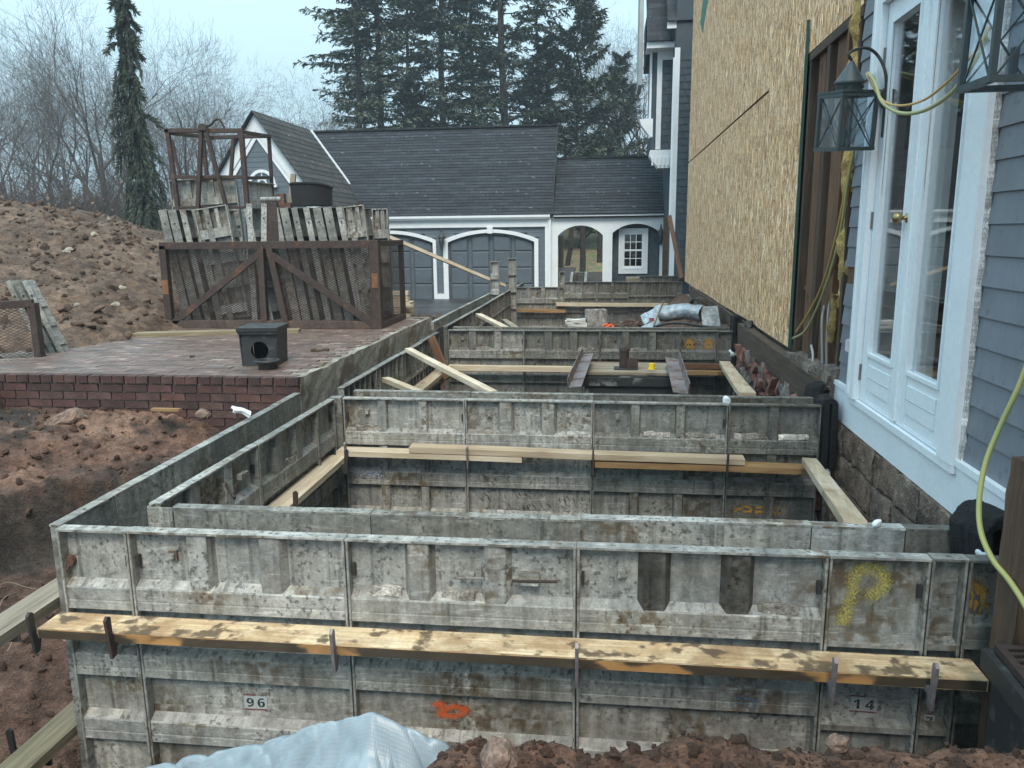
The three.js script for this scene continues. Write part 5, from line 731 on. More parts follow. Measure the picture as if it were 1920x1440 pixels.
{
  const house = thing('house', 'grey clapboard house wall with sheathing boards, open studs and white double doors', 'house', [1.6, -2.3, -5.5]); const OX = 1.6, OY = -2.3, OZ = -5.5;
  const hp = (name, g, m, label) => { g.translate(-OX, -OY, -OZ); return part(name, g, m, house, label); };
  // box from x0..x1, y0..y1, z0..z1
  const bb = (x0, x1, y0, y1, z0, z1) => bx(x1 - x0, y1 - y0, Math.abs(z1 - z0), (x0 + x1) / 2, (y0 + y1) / 2, (z0 + z1) / 2);
  // sheathing boards
  const lowZ = [-7.04, -8.56, -9.78, -11.0, -12.22, -13.44, -14.66, -15.88, -17.2];
  for (let i = 0; i < lowZ.length - 1; i++) { const pr = i === 0 ? -0.022 : rr(-0.002, 0.002), top = i === 0 ? 2.80 : 2.572, bot = 0.14 - 0.006 * i + rr(-0.006, 0.006); hp('sheathing_board', bb(1.6 + pr, 1.6 + pr + 0.012, bot, top, lowZ[i] - 0.005, lowZ[i + 1] + 0.005), osb); }
  hp('board_edge', bb(1.572, 1.594, 0.14, 2.86, -7.036, -7.02), greenEdge, 'dark green painted edge of the sheathing board');
  for (let i = 2; i < 5; i++) hp('board_edge', bb(1.5985, 1.6, [0, 0, 0.5, 2.6, 0.4][i], [0, 0, 1.7, 4.2, 2.3][i], lowZ[i + 4] - 0.008, lowZ[i + 4] + 0.008), greenEdge);
  const upZ = [-5.6, -6.82, -8.58, -9.8, -11.02, -12.24, -13.46, -14.68, -15.9, -17.2];
  for (let i = 0; i < upZ.length - 1; i++) for (const [a, b] of [[i === 1 ? 2.80 : 2.6, 5.03], [5.045, 7.4]]) hp('sheathing_board', bb(1.601 + rr(-0.001, 0.001), 1.612, i === 1 && a < 5 ? 2.60 : a, b, upZ[i] - 0.002, upZ[i + 1] + 0.002), osb);
  hp('sheathing_patch', extr([[14.15, 5.6], [15.0, 5.6], [15.75, 5.0], [15.3, 4.7], [14.6, 5.1]].map(([z, y]) => [z, y]), 0.004).rotateY(Math.PI / 2).translate(1.596, 0, 0), mat(null, { color: lin(0.05, 0.19, 0.14), rough: 0.6 }), 'green sheathing patch high on the wall');
  // wall body behind (thick, encloses the room)
  hp('wall_core', bb(1.70, 1.85, -0.1, 7.4, -17.2, -5.58), voidMat); hp('wall_core', bb(1.645, 1.85, 0.0, 7.4, -5.58, -5.05), voidMat); hp('wall_core', bb(1.645, 1.85, 2.46, 7.4, -5.05, -3.77), voidMat); hp('wall_core', bb(1.645, 1.85, 0.0, 7.4, -3.77, 3), voidMat);
  hp('top_plate', bb(1.602, 1.7, 2.53, 2.595, -7.0, -5.6), wDark);
  // open stud bay
  for (const [z, w, m] of [[-6.97, 0.05, wDark], [-6.72, 0.20, wBrown], [-6.42, 0.09, wDark], [-6.18, 0.26, wBrown], [-5.93, 0.05, wBrown], [-5.68, 0.055, wDark]]) { const g = beam(2.45, w, 0.09, 0.003); g.rotateZ(Math.PI / 2); g.rotateY(Math.PI / 2); g.translate(1.652 + (w > 0.15 ? 0.035 : 0), 1.32, z); hp('stud', g, m); }
  hp('bottom_plate', bb(1.62, 1.70, 0.08, 0.13, -7.0, -5.6), wDark); hp('blocking', bb(1.655, 1.70, 0.66, 0.70, -6.95, -6.5), wBrown);
  { const m = mat(tex(128, 256, 0.35, (u, v) => { const a = fb(u * 6, v * 9, 3, 4, 6), f = fb(u * 40, v * 30, 8, 2, 40), L = 0.72 + a * 0.4 + (f - 0.5) * 0.3; return [186 * L, 156 * L, 96 * L, 60 + f * 150]; }), { bump: 0.01, rough: 1 }); const g = new THREE.CylinderGeometry(0.05, 0.045, 2.05, 12, 70); g.scale(0.9, 1, 1.35); rough(g, 0.03, 5, 7); rough(g, 0.012, 8, 30); tri(g); g.translate(1.628, 1.66, -5.72); hp('insulation', g, m, 'strip of yellow insulation batting');
    const g2 = new THREE.CylinderGeometry(0.045, 0.025, 0.34, 10, 16); rough(g2, 0.03, 3, 15); tri(g2); g2.translate(1.6, 0.55, -5.76); hp('insulation', g2, mat(m.map ? { map: m.map, bump: m.bumpMap } : null, { bump: 0.01, rough: 1, color: lin(0.62, 0.6, 0.55) }), 'torn grey lump of insulation'); }
  // clapboards
  const claps = (z0, z1, n0, n1, skip = []) => { const L = Math.abs(z1 - z0); for (let i = n0; i < n1; i++) { if (skip.includes(i)) continue; const g = new THREE.BoxGeometry(0.013, 0.148, L + rr(-0.004, 0.004)); tri(g, rr(0, 3), rr(0, 3)); const uv = g.attributes.uv; g.rotateZ(-0.085); g.translate(1.612 + rr(-0.0008, 0.0008), 0.205 + i * 0.1315, (z0 + z1) / 2); hp('clapboard', g, siding); } };
  claps(-5.58, -5.195, 0, 24, [5]); claps(-3.60, -0.4, 0, 24);
  hp('bare_board', bb(1.614, 1.63, 0.80, 0.955, -5.57, -5.20), wBrown, 'bare board where a clapboard is missing'); hp('wall_paper', bb(1.632, 1.644, 0.1, 3.4, -5.585, -5.19), voidMat);
  // skirting
  hp('skirt_board', bb(1.583, 1.605, -0.13, 0.098, -5.585, -0.4), white); hp('skirt_cap', bb(1.572, 1.63, 0.099, 0.131, -3.61, -0.4), white); hp('skirt_cap', bb(1.572, 1.63, 0.099, 0.131, -5.585, -5.20), white); hp('door_sill', bb(1.56, 1.80, 0.062, 0.0985, -5.2, -3.612), white);
  // door casing
  hp('door_casing', bb(1.545, 1.64, 0.10, 2.60, -5.195, -5.048), white); hp('door_casing', bb(1.556, 1.64, 0.10, 2.60, -3.772, -3.612), white); hp('door_casing', bb(1.545, 1.64, 2.455, 2.60, -5.046, -3.774), white); hp('door_jamb', bb(1.64, 1.79, 0.1, 2.45, -5.10, -5.05), white); hp('door_jamb', bb(1.64, 1.79, 0.1, 2.45, -3.77, -3.72), white);
  for (const z of [-5.15]) hp('casing_bead', bb(1.538, 1.548, 0.12, 2.58, z - 0.012, z + 0.012), white);
  { const g = new THREE.BoxGeometry(0.02, 2.5, 0.016, 2, 90, 2); rough(g, 0.0025, 6, 28); tri(g); g.translate(1.596, 1.36, -3.603); hp('casing_side_strip', g, mat(soilTex, { color: lin(1.1, 1.12, 1.15), rough: 0.9 }), 'ragged grey strip beside the door'); }  // thin uneven pale grey strip along the near door casing
  // two glazed leaves
  const leaf = (z0, z1, handle, hingeZ) => { // z0 far, z1 near
    const d = part('door_leaf', bb(1.585, 1.625, 0.105, 0.125, z0 + 0.004, z1 - 0.004).translate(-OX, -OY, -OZ), white, house); const q = (n, x0, x1, y0, y1, a, b, m) => part(n, bb(x0, x1, y0, y1, a, b).translate(-OX, -OY, -OZ), m, d);
    const g0 = z0 + 0.115, g1 = z1 - 0.115, yb = 0.42, yt = 2.32;
    q('stile', 1.585, 1.63, 0.126, 2.448, z0 + 0.004, g0, white); q('stile', 1.585, 1.63, 0.126, 2.448, g1, z1 - 0.004, white); q('top_stile_rail', 1.585, 1.63, yt, 2.448, g0, g1, white); q('bottom_rail', 1.59, 1.63, 0.126, yb, g0, g1, white);
    q('bottom_panel', 1.583, 1.592, 0.19, 0.345, g0 + 0.012, g1 - 0.012, white); q('panel_groove', 1.5815, 1.585, 0.265, 0.273, g0 + 0.015, g1 - 0.015, mat(null, { color: lin(0.5, 0.55, 0.6), rough: 0.6 })); q('glazing_bead', 1.575, 1.59, yb - 0.02, yb, g0 - 0.012, g1 + 0.012, white); q('glazing_bead', 1.575, 1.59, yt, yt + 0.02, g0 - 0.012, g1 + 0.012, white);
    q('glazing_bead', 1.575, 1.588, yb, yt, g0 - 0.014, g0, white); q('glazing_bead', 1.575, 1.588, yb, yt, g1, g1 + 0.014, white); q('glass', 1.606, 1.61, yb, yt, g0 + 0.001, g1 - 0.001, glass);
    for (const y of [0.28, 1.22, 2.16]) q('hinge', 1.572, 1.586, y - 0.05, y + 0.05, hingeZ - 0.011, hingeZ + 0.011, brass);
    if (handle) { const k = part('knob', tri(new THREE.LatheGeometry([[0, -0.028], [0.02, -0.024], [0.03, -0.008], [0.027, 0.01], [0.012, 0.022], [0.01, 0.04], [0.026, 0.044], [0.026, 0.052], [0, 0.052]].map((p) => new THREE.Vector2(...p)), 24).rotateZ(-Math.PI / 2)), knobM, d); k.position.set(1.53 - OX, 1.225 - OY, z1 - 0.055 - OZ); q('astragal', 1.572, 1.586, 0.12, 2.44, z1 - 0.03, z1 + 0.016, white); }
  };
  const brass = mat(null, { color: lin(0.2, 0.19, 0.18), rough: 0.45, metalness: 0.6 }), knobM = mat(null, { color: lin(0.35, 0.25, 0.12), rough: 0.28, metalness: 0.9 });
  leaf(-5.045, -4.412, true, -5.05); leaf(-4.408, -3.776, false, -3.77);
  // room behind the doors
  const room = mat(sidingTex, { color: lin(0.30, 0.30, 0.29), rough: 0.9 }), floorM = mat(woodTex(81, [120, 86, 58], [70, 46, 30], []), { rough: 0.4 });
  hp('room_floor', bb(1.86, 6.0, 0.0, 0.06, -8, -2.2), floorM); hp('room_ceiling', bb(1.86, 6.0, 2.6, 2.7, -8, -2.2), room); hp('room_wall', bb(6.0, 6.1, 0, 2.7, -8, -2.2), room); hp('room_wall', bb(1.86, 6.1, 0, 2.7, -8.1, -8), room); hp('room_wall', bb(1.86, 6.1, 0, 2.7, -2.2, -2.1), room); hp('room_wall', bb(1.855, 1.9, 0, 2.7, -8, -5.06), room); hp('room_wall', bb(1.855, 1.9, 0, 2.7, -3.76, -2.2), room);
  { const cm = mat(null, { color: lin(0.55, 0.56, 0.56), rough: 0.95, side: THREE.DoubleSide }); for (const [z0, z1] of [[-4.99, -4.5], [-4.36, -4.02]]) { const g = new THREE.PlaneGeometry(Math.abs(z1 - z0), 2.2, 30, 1); const p = g.attributes.position; for (let i = 0; i < p.count; i++) p.setZ(i, 0.014 * Math.sin(p.getX(i) * 70)); g.computeVertexNormals(); g.rotateY(Math.PI / 2); g.translate(1.78, 1.28, (z0 + z1) / 2); hp('curtain', tri(g), cm); } }
  // foundation: coated stones under the skirting, sill beam and broken bricks farther on
  { const dirt = [[0.24, 0.16, 0.118], [0.27, 0.19, 0.145], [0.30, 0.21, 0.16], [0.20, 0.138, 0.108], [0.32, 0.25, 0.205]].map((c) => mat(soilTex, { bump: 0.02, rough: 0.95, color: lin(...c) })); hp('foundation_core', bb(1.625, 1.85, -2.3, -0.131, -5.58, -0.4), dirt[1]);
    for (let r = 0; r < 7; r++) { let z = -5.575; while (z < -1.6) { const L = rr(0.26, 0.44), g = new THREE.BoxGeometry(0.07, 0.184, L - 0.018, 2, 6, 10); rough(g, 0.013, r * 7 + z * 3, 9); rough(g, 0.006, r + z, 34); tri(g, rr(0, 3), rr(0, 3)); g.translate(1.605 + rr(-0.006, 0.006), -0.232 - r * 0.2, z + L / 2); hp('foundation_stone', g, pick(dirt)); z += L; } } }
  { const g = new THREE.BoxGeometry(0.1, 0.235, 3.62, 2, 4, 40); rough(g, 0.006, 3, 6); const u = tri(g.clone()); const uv = u.attributes.uv, nn = u.attributes.normal; u.translate(1.545, -0.02, -7.5); hp('sill_beam', u, wDark, 'dark old timber sill beam'); const g2 = new THREE.BoxGeometry(0.08, 0.2, 6.2, 1, 2, 20); rough(g2, 0.005, 5, 5); tri(g2); g2.translate(1.60, 0.0, -12.5); hp('sill_beam', g2, wDark);
    hp('rubble_core', bb(1.58, 1.85, -2.3, -0.13, -16.6, -5.59), mat(soilTex, { bump: 0.02, rough: 0.95, color: lin(0.42, 0.39, 0.35) })); hp('end_plaster', rough(new THREE.BoxGeometry(0.12, 0.5, 0.3, 6, 12, 8), 0.02, 4, 9).translate(1.6, -0.05, -5.72), mat(soilTex, { bump: 0.02, rough: 0.95, color: lin(0.4, 0.34, 0.29) }));
    const bm = [[0.36, 0.16, 0.115], [0.42, 0.2, 0.145], [0.31, 0.145, 0.11], [0.45, 0.38, 0.33], [0.5, 0.46, 0.42], [0.34, 0.30, 0.27]].map((c) => mat(brickTex, { bump: 0.006, rough: 0.95, color: lin(...c.map((v) => v * 1.2)) }));
    for (let r = 0; r < 9; r++) for (let k = 0; k < 26; k++) { const z = -5.75 - k * 0.135 - rr(0, 0.03), y = -0.2 - r * 0.105 + rr(-0.02, 0.02); if (rnd() < 0.1) continue; const g = new THREE.BoxGeometry(0.12, rr(0.09, 0.17), rr(0.07, 0.12), 3, 4, 3); rough(g, 0.016, r * 31 + k, 17); tri(g, rr(0, 2), rr(0, 2)); g.rotateX(rr(-0.5, 0.5)); g.rotateZ(rr(-0.2, 0.2)); g.translate(1.535 + rr(-0.035, 0.03), y, z); hp('broken_brick', g, rnd() < 0.62 ? pick(bm.slice(0, 3)) : pick(bm.slice(3))); } }
  { const l = []; for (let z = -7.2; z > -17; z -= 0.406) for (let y = 0.25; y < 2.5; y += 0.15) { const c = new THREE.CylinderGeometry(0.006, 0.006, 0.004, 6); c.rotateZ(Math.PI / 2); c.translate(z > -8.5 ? 1.577 : 1.5985, y + rr(-0.02, 0.02), z + rr(-0.008, 0.008)); l.push(c); } for (let z = -6.2; z > -17; z -= 0.406) for (let y = 2.7; y < 5; y += 0.2) { const c = new THREE.CylinderGeometry(0.006, 0.006, 0.004, 6); c.rotateZ(Math.PI / 2); c.translate(1.599, y + rr(-0.02, 0.02), z + rr(-0.008, 0.008)); l.push(c); } hp('nail_heads', merge(l), darkSteel).userData.kind = 'stuff'; }
  // small fittings on the wall
  hp('outlet_cover', bb(1.575, 1.60, 0.365, 0.45, -5.355, -5.275), mat(null, { color: lin(0.5, 0.52, 0.54), rough: 0.4 }), 'grey outdoor outlet cover');
  for (const s of [-1, 1]) hp('outlet_lid', bb(1.565, 1.575, 0.372, 0.442, -5.315 + s * 0.018 - 0.013, -5.315 + s * 0.018 + 0.013), mat(null, { color: lin(0.62, 0.64, 0.66), rough: 0.4 }));
  for (const [dz, t0] of [[0, 0], [0.16, 0.06]]) hp('conduit', tri(tube([V(1.69, 0.60 + t0, -6.35 + dz), V(1.64, 0.58 + t0, -6.2 + dz), V(1.61, 0.5 + t0, -6.12 + dz), V(1.605, 0.3, -6.05 + dz * 0.8), V(1.61, 0.12, -6.0 + dz * 0.7), V(1.61, 0.05, -5.92 + dz * 0.5)], 0.011, 40, 8)), mat(null, { color: lin(0.26, 0.255, 0.24), rough: 0.5 }), 'grey conduit bending out of the stud bay');
  hp('cable_loop', tri(tube([V(1.6, 0.26, -6.35), V(1.575, 0.2, -6.18), V(1.565, 0.02, -6.12), V(1.565, 0.0, -6.02), V(1.57, 0.04, -5.93)], 0.010, 30, 7)), mat(null, { color: lin(0.4, 0.39, 0.37), rough: 0.5 }));
  { const g = new THREE.BoxGeometry(0.16, 0.1, 1.25, 5, 4, 30); rough(g, 0.03, 4, 9); tri(g); g.translate(1.60, 0.1, -6.2); hp('rubble_fill', g, mat(soilTex, { bump: 0.03, rough: 1, color: lin(0.36, 0.3, 0.26) })); }
  { const g = new THREE.IcosahedronGeometry(0.1, 3); g.scale(0.5, 0.55, 1.4); rough(g, 0.04, 3, 14); tri(g); g.translate(1.57, 0.13, -8.95); hp('membrane_scrap', g, darkSteel, 'black scrap of membrane under the boards'); }
  // far part: shingled end wall with white corner post, bay window and roofs
  const zs = -19.6, shG = [0, 1, 2].map(() => 0);
  const shingleWall = (x0, x1, y0, y1, z, w = 0.14, h = 0.16) => { part('shingle_backing', bb(x0, x1, y0, y1, z - 0.08, z - 0.012).translate(-OX, -OY, -OZ), shingleMats[0], house); const base = cached('shg' + w + h, () => { const g = new THREE.BoxGeometry(w - 0.008, h + 0.01, 0.014); g.rotateX(-0.06); return tri(g); }); for (let y = y0, r = 0; y < y1 - h * 0.5; y += h, r++) for (let x = x0 + (r % 2) * w * 0.5; x < x1 + w * 0.25; x += w) { const m = part('wall_shingle', base, pick(shingleMats), house); const xx = Math.min(x, x1 - w * 0.5); m.position.set(xx - OX, y + h / 2 + rr(-0.006, 0.006) - OY, z - 0.004 - OZ); } };
  const B = (px, py, z) => P(px, py, 'z', z);
  shingleWall(1.55, 1.98, 0.0, 5.3, zs); hp('corner_post', bb(1.43, 1.55, -0.1, 5.4, zs - 0.08, zs + 0.012), white); hp('end_wall_core', bb(1.46, 6, -0.6, 7, zs - 4, zs - 0.09), shingleMats[0]);
  hp('corner_foot', bb(1.27, 1.40, -0.3, 1.5, zs - 0.1, zs - 0.02), wDark, 'dark exposed sheathing beside the corner post'); hp('corner_trim', bb(1.40, 1.46, 1.3, 5.2, zs - 0.14, zs - 0.05), white);
  { const z = -20.6, a = B(1229, 280, z), b = B(1263, 280, z), tp = B(1250, 96, z).y, bt = a.y; shingleWall(a.x + 0.13, b.x, bt, tp - 0.2, z, 0.15, 0.165); hp('bay_corner_board', bb(a.x, a.x + 0.12, bt, tp - 0.2, z - 0.1, z + 0.01), white); hp('bay_head', bb(a.x, b.x + 0.06, tp - 0.2, tp, z - 0.1, z + 0.012), white);
    const c = B(1217, 300, z); hp('bay_base', extr([[c.x + 0.02, bt - 0.02], [b.x + 0.02, bt - 0.02], [b.x + 0.02, bt - 0.16], [b.x - 0.1, bt - 0.46], [c.x + 0.22, bt - 0.46], [c.x, bt - 0.16]], 0.5).translate(0, 0, z - 0.45), white); for (let i = 0; i < 5; i++) hp('base_bracket', bb(c.x + 0.06 + i * 0.1, c.x + 0.1 + i * 0.1, bt - 0.4, bt - 0.2, z + 0.052, z + 0.085), white); hp('bay_core', bb(a.x - 0.12, b.x + 0.3, bt, tp, z - 2.2, z - 0.11), shingleMats[0]); hp('bay_side_trim', bb(a.x - 0.17, a.x - 0.125, bt + 0.3, tp, z - 0.6, z - 0.11), white);
    const g1 = B(1199, 222, z), g2 = B(1224, 255, z); hp('gutter_return', extr([[g1.x, g1.y], [g2.x, g1.y], [g2.x, g2.y - 0.02], [g1.x + 0.26, g2.y + 0.02], [g1.x + 0.06, g1.y - 0.16]], 0.4).translate(0, 0, z - 0.5), white);
    const e1 = B(1213, 80, z + 0.4), e2 = B(1266, 88, z + 0.4); hp('eave_board', bb(e1.x, e2.x + 0.03, e2.y, e2.y + 0.14, z + 0.33, z + 0.38), white); hp('soffit', bb(e1.x, e2.x + 0.03, e2.y + 0.0, e2.y + 0.03, z - 0.3, z + 0.32), white);
    const roofSlab = (x0, x1, y0, z0, n) => { const l = []; for (let i = 0; i < n; i++) { const s = 0.14, g = new THREE.BoxGeometry(x1 - x0, 0.012, s + 0.05); g.rotateX(0.82 + 0.05); g.translate((x0 + x1) / 2, y0 + 0.1 + i * s * Math.sin(0.86), z0 - i * s * Math.cos(0.86)); l.push(tri(g, rr(0, 1), i * 0.15)); } const m = hp('roof_shingles', merge(l), roofM); m.userData.kind = 'stuff'; };
    roofSlab(e1.x, e2.x + 0.6, e2.y + 0.12, z + 0.4, 26); const f1 = B(1251, 53, z + 0.9); hp('eave_board', bb(f1.x, f1.x + 2.2, f1.y, f1.y + 0.14, z + 0.84, z + 0.89), white); roofSlab(f1.x, f1.x + 2.4, f1.y + 0.12, z + 0.9, 30); hp('gable_soffit', bb(e1.x - 0.16, e1.x - 0.06, e2.y - 0.7, e2.y + 4, z - 1.9, z - 0.4), mat(sidingTex, { color: lin(0.6, 0.62, 0.62), rough: 0.7 })); hp('roof_core', bb(e1.x + 0.05, 6, e2.y + 0.04, e2.y + 1.2, z - 3, z - 0.35), shingleMats[0]); }
  hp('house_body', bb(1.86, 9, 2.75, 7.4, -17.2, 3), voidMat); hp('house_roof', bb(1.5, 9, 7.42, 7.6, -17.4, 3), shingleMats[0]);
}
// lanterns
function lantern(label, x, y, z, tilt, wallX, wallZ, turn = 0) {
  const t = thing('wall_lantern', label, 'lantern', [x, y, z]); t.rotation.set(tilt, turn, 0); const m = mat(sidingTex, { color: lin(0.10, 0.13, 0.135), rough: 0.5, metalness: 0.3, bump: 0.001 }), w = 0.11, h = 0.30, k = 0.02;
  const pane = mat(null, { color: lin(0.92, 0.95, 0.97), rough: 0.06, transmission: 1, thickness: 0, ior: 1.5 });
  for (const s of [-1, 1]) for (const q of [-1, 1]) { const p = part('corner_bar', bx(k, h, k, s * w, h / 2, q * w), m, t); }
  for (const yy of [0, h]) for (const s of [-1, 1]) { part('frame_bar', bx(2 * w + k + 0.004, k, k + 0.003, 0, yy, s * w), m, t); part('frame_bar', bx(k + 0.003, k + 0.003, 2 * w - k, s * w, yy, 0), m, t); }
  const X = Math.hypot(2 * w - k, h - k), an = Math.atan2(h - k, 2 * w - k);
  for (const s of [-1, 1]) for (const q of [-1, 1]) { const a = part('cross_bar', bx(X, 0.006, 0.005), m, t); a.position.set(0, h / 2, s * (w + 0.002 + q * 0.003)); a.rotation.z = q * an; const b = part('cross_bar', bx(0.005, 0.006, X), m, t); b.position.set(s * (w + 0.002 + q * 0.003), h / 2, 0); b.rotation.x = q * an; }
  for (const s of [-1, 1]) { part('pane', bx(2 * w - k - 0.002, h - k - 0.002, 0.003, 0, h / 2, s * (w - 0.004)), pane, t); part('pane', bx(0.003, h - k - 0.002, 2 * w - k - 0.002, s * (w - 0.004), h / 2, 0), pane, t); }
  part('top_plate', bx(2 * w + 0.03, 0.012, 2 * w + 0.03, 0, h + 0.018, 0), m, t);
  part('chimney', tri(new THREE.LatheGeometry([[0.0, 0.17], [0.014, 0.16], [0.045, 0.11], [0.078, 0.06], [0.09, 0.045], [0.076, 0.04], [0.074, 0.0]].map((p) => new THREE.Vector2(...p)), 24)), m, t).position.y = h + 0.024;
  for (let i = 0; i < 10; i++) { const a = i / 10 * 6.2832; part('vent_hole', cached('vh', () => tri(new THREE.SphereGeometry(0.008, 8, 6))), darkSteel, t).position.set(Math.cos(a) * 0.073, h + 0.045, Math.sin(a) * 0.073); }
  const inv = (p) => { t.updateMatrixWorld(true); return t.worldToLocal(p); };
  part('hook_arm', tri(tube([V(0, h + 0.19, 0), V(-0.025, h + 0.225, 0), V(0.02, h + 0.25, 0), V(0.09, h + 0.258, 0), V(0.16, h + 0.225, 0), inv(V(wallX - 0.03, y + h + 0.12, wallZ)), inv(V(wallX - 0.02, y + h * 0.6, wallZ)), inv(V(wallX - 0.02, y + 0.06, wallZ))], 0.009, 50, 7)), darkSteel, t);
  part('back_plate', tri(new THREE.CylinderGeometry(0.065, 0.065, 0.03, 20).rotateZ(Math.PI / 2).translate(...inv(V(wallX, y + h - 0.02, wallZ)).toArray())), darkSteel, t); part('candle_holder', bx(0.02, 0.1, 0.02, 0, 0.06, 0), m, t);
}
lantern('verdigris box lantern hanging in front of the open studs', 1.37, 1.64, -5.0, 0.10, 1.6, -4.98, 0.35); lantern('verdigris box lantern hanging past the hinge side of the glazed doors', 1.29, 1.63, -2.84, 0.02, 1.6, -2.82);

// ------------------------------------------------------------------ garage, its gable wing and the arched link
{
  const zG = -22.5, gy = -0.82, q = (px, py) => { const p = P(px, py, 'z', zG); return [p.x, p.y]; };
  const X = (px, py = 470) => q(px, py)[0], Y = (py, px = 920) => q(px, py)[1];
  const g = thing('garage', 'blue-grey garage with dark shingle roof and white arched door surrounds', 'garage', [X(1030), gy, zG]); const O = g.position;
  const gp = (n, geo, m, par = g, l) => { geo.translate(-O.x, -O.y, -O.z); return part(n, geo, m, par, l); };
  const bb = (x0, x1, y0, y1, z0, z1) => bx(Math.abs(x1 - x0), Math.abs(y1 - y0), Math.abs(z1 - z0), (x0 + x1) / 2, (y0 + y1) / 2, (z0 + z1) / 2);
  const xr = X(1030), xl = X(560), yE = Y(403), yF = Y(426);
  gp('wall_core', bb(xl - 3, xr - 0.03, gy, yE, zG - 0.3, zG - 0.22), garagePaint); gp('side_wall', bb(xr - 0.2, xr - 0.03, gy, yE, zG - 7, zG - 0.31), garagePaint);
  const doors = [[831, 1009.5, 840, 1002], [640, 818, 649, 812]];
  const arch = (x0, x1, ys, ya, n = 18) => { const o = []; const c = (x0 + x1) / 2, hw = (x1 - x0) / 2, s = ya - ys, R = (hw * hw + s * s) / (2 * s); for (let i = 0; i <= n; i++) { const x = x1 - (x1 - x0) * i / n; o.push([x, ya - R + Math.sqrt(R * R - (x - c) ** 2)]); } return o; };
  const yb = gy + 0.02, ySo = Y(449), yAo = Y(430), ySi = Y(454), yAi = Y(436.5);
  // siding courses, cut round the doors
  for (let y = gy + 0.25, i = 0; y < yF; y += 0.125, i++) {
    const segs = [[doors[0][1], 1021.5], [doors[1][1], doors[0][0]]].map(([a, b]) => [X(a), X(b)]);
    const at = (d) => { if (y < ySo) return null; const a = X(d[0]), b = X(d[1]), c = (a + b) / 2, hw = (b - a) / 2, s = yAo - ySo, R = (hw * hw + s * s) / (2 * s), k = y + 0.06 - (yAo - R); return k >= R ? 0 : Math.sqrt(R * R - k * k); };
    let list = segs; if (y > ySo) { const h0 = at(doors[0]), h1 = at(doors[1]), c0 = (X(doors[0][0]) + X(doors[0][1])) / 2, c1 = (X(doors[1][0]) + X(doors[1][1])) / 2; list = [[c0 + h0, X(1021.5)], [c1 + h1, c0 - h0], [xl - 2, c1 - h1]]; }
    for (const [a, b] of list) if (b - a > 0.03) { const gg = new THREE.BoxGeometry(b - a, 0.135, 0.014); tri(gg, rr(0, 3), rr(0, 3)); gg.rotateX(-0.07); gg.translate((a + b) / 2, y + 0.062, zG - 0.048); gp('siding_board', gg, garagePaint); }
  }
  doors.forEach(([o0, o1, i0, i1], di) => {
    const a = X(o0), b = X(o1), c = X(i0), d = X(i1); const outer = [[b, yb], ...arch(a, b, ySo, yAo), [a, yb]], inner = [[c, yb], ...arch(c, d, ySi, yAi).reverse(), [d, yb]];
    gp('door_surround', extr([...outer, ...inner], 0.07).translate(0, 0, zG - 0.04), white);
    const x0 = c, x1 = d, H = yAi - yb, door = gp('garage_door', extr([[d + 0.05, yb], ...arch(c - 0.05, d + 0.05, ySi, yAi), [c - 0.05, yb]].map((p) => p), 0.04).translate(0, 0, zG - 0.16), garageDoorPaint); const rows = [[0.03, 0.235], [0.27, 0.475], [0.51, 0.715], [0.75, 0.96]];
    for (const [r0, r1] of rows) for (let k = 0; k < 4; k++) { const w = (x1 - x0) / 4, m = 0.09; let top = yb + r1 * H; const xa = x0 + k * w + m, xb2 = x0 + (k + 1) * w - m; const pts = r1 > 0.9 ? (() => { const ar = arch(c, d, ySi - 0.06, yAi - 0.11); const f = (x) => { let v = ar[0][1]; for (let i = 0; i < ar.length - 1; i++) if ((ar[i][0] - x) * (ar[i + 1][0] - x) <= 0) v = ar[i][1]; return v; }; return [[xa, yb + r0 * H], [xb2, yb + r0 * H], [xb2, f(xb2)], [(xa + xb2) / 2, f((xa + xb2) / 2)], [xa, f(xa)]]; })() : [[xa, yb + r0 * H], [xb2, yb + r0 * H], [xb2, top], [xa, top]];
      part('raised_panel', extr(pts, 0.012, 0.045).translate(-O.x, -O.y, zG - 0.118 - O.z), garageDoorPaint, door); }
    for (const r of [0.252, 0.492, 0.732]) part('section_joint', bb(x0, x1, yb + r * H - 0.006, yb + r * H + 0.006, zG - 0.121, zG - 0.116).translate(-O.x, -O.y, -O.z), garageDoorPaint, door);
    const cx = (a + b) / 2; gp('keystone', extr([[cx - 0.07, yAi - 0.02], [cx + 0.07, yAi - 0.02], [cx + 0.09, Y(425)], [cx - 0.09, Y(425)]], 0.03).translate(0, 0, zG + 0.032), white);
  });
  gp('plinth_board', bb(X(818), X(831), gy, gy + 0.24, zG - 0.04, zG + 0.02), white); gp('corner_board', bb(X(1022), xr, gy, yF, zG - 0.05, zG + 0.02), white); gp('frieze_board', bb(xl - 2, xr, yF, Y(410), zG - 0.05, zG + 0.03), white); gp('downspout', bb(xr - 0.02, xr + 0.05, gy, Y(408), zG + 0.03, zG + 0.09), white);
  const gut = new THREE.Shape([[0, 0], [0.09, 0], [0.13, 0.06], [0.13, 0.12], [0, 0.12]].map((p) => new THREE.Vector2(p[0], p[1]))); { const gg = new THREE.ExtrudeGeometry(gut, { depth: xr - xl + 2.05, bevelEnabled: false }); gg.rotateY(-Math.PI / 2); gg.scale(1, 1, 1); const b = new THREE.Box3().setFromBufferAttribute(gg.attributes.position); gg.translate(xr + 0.03 - b.max.x, Y(412), zG + 0.03 - b.min.z); gp('gutter', tri(gg), white); }
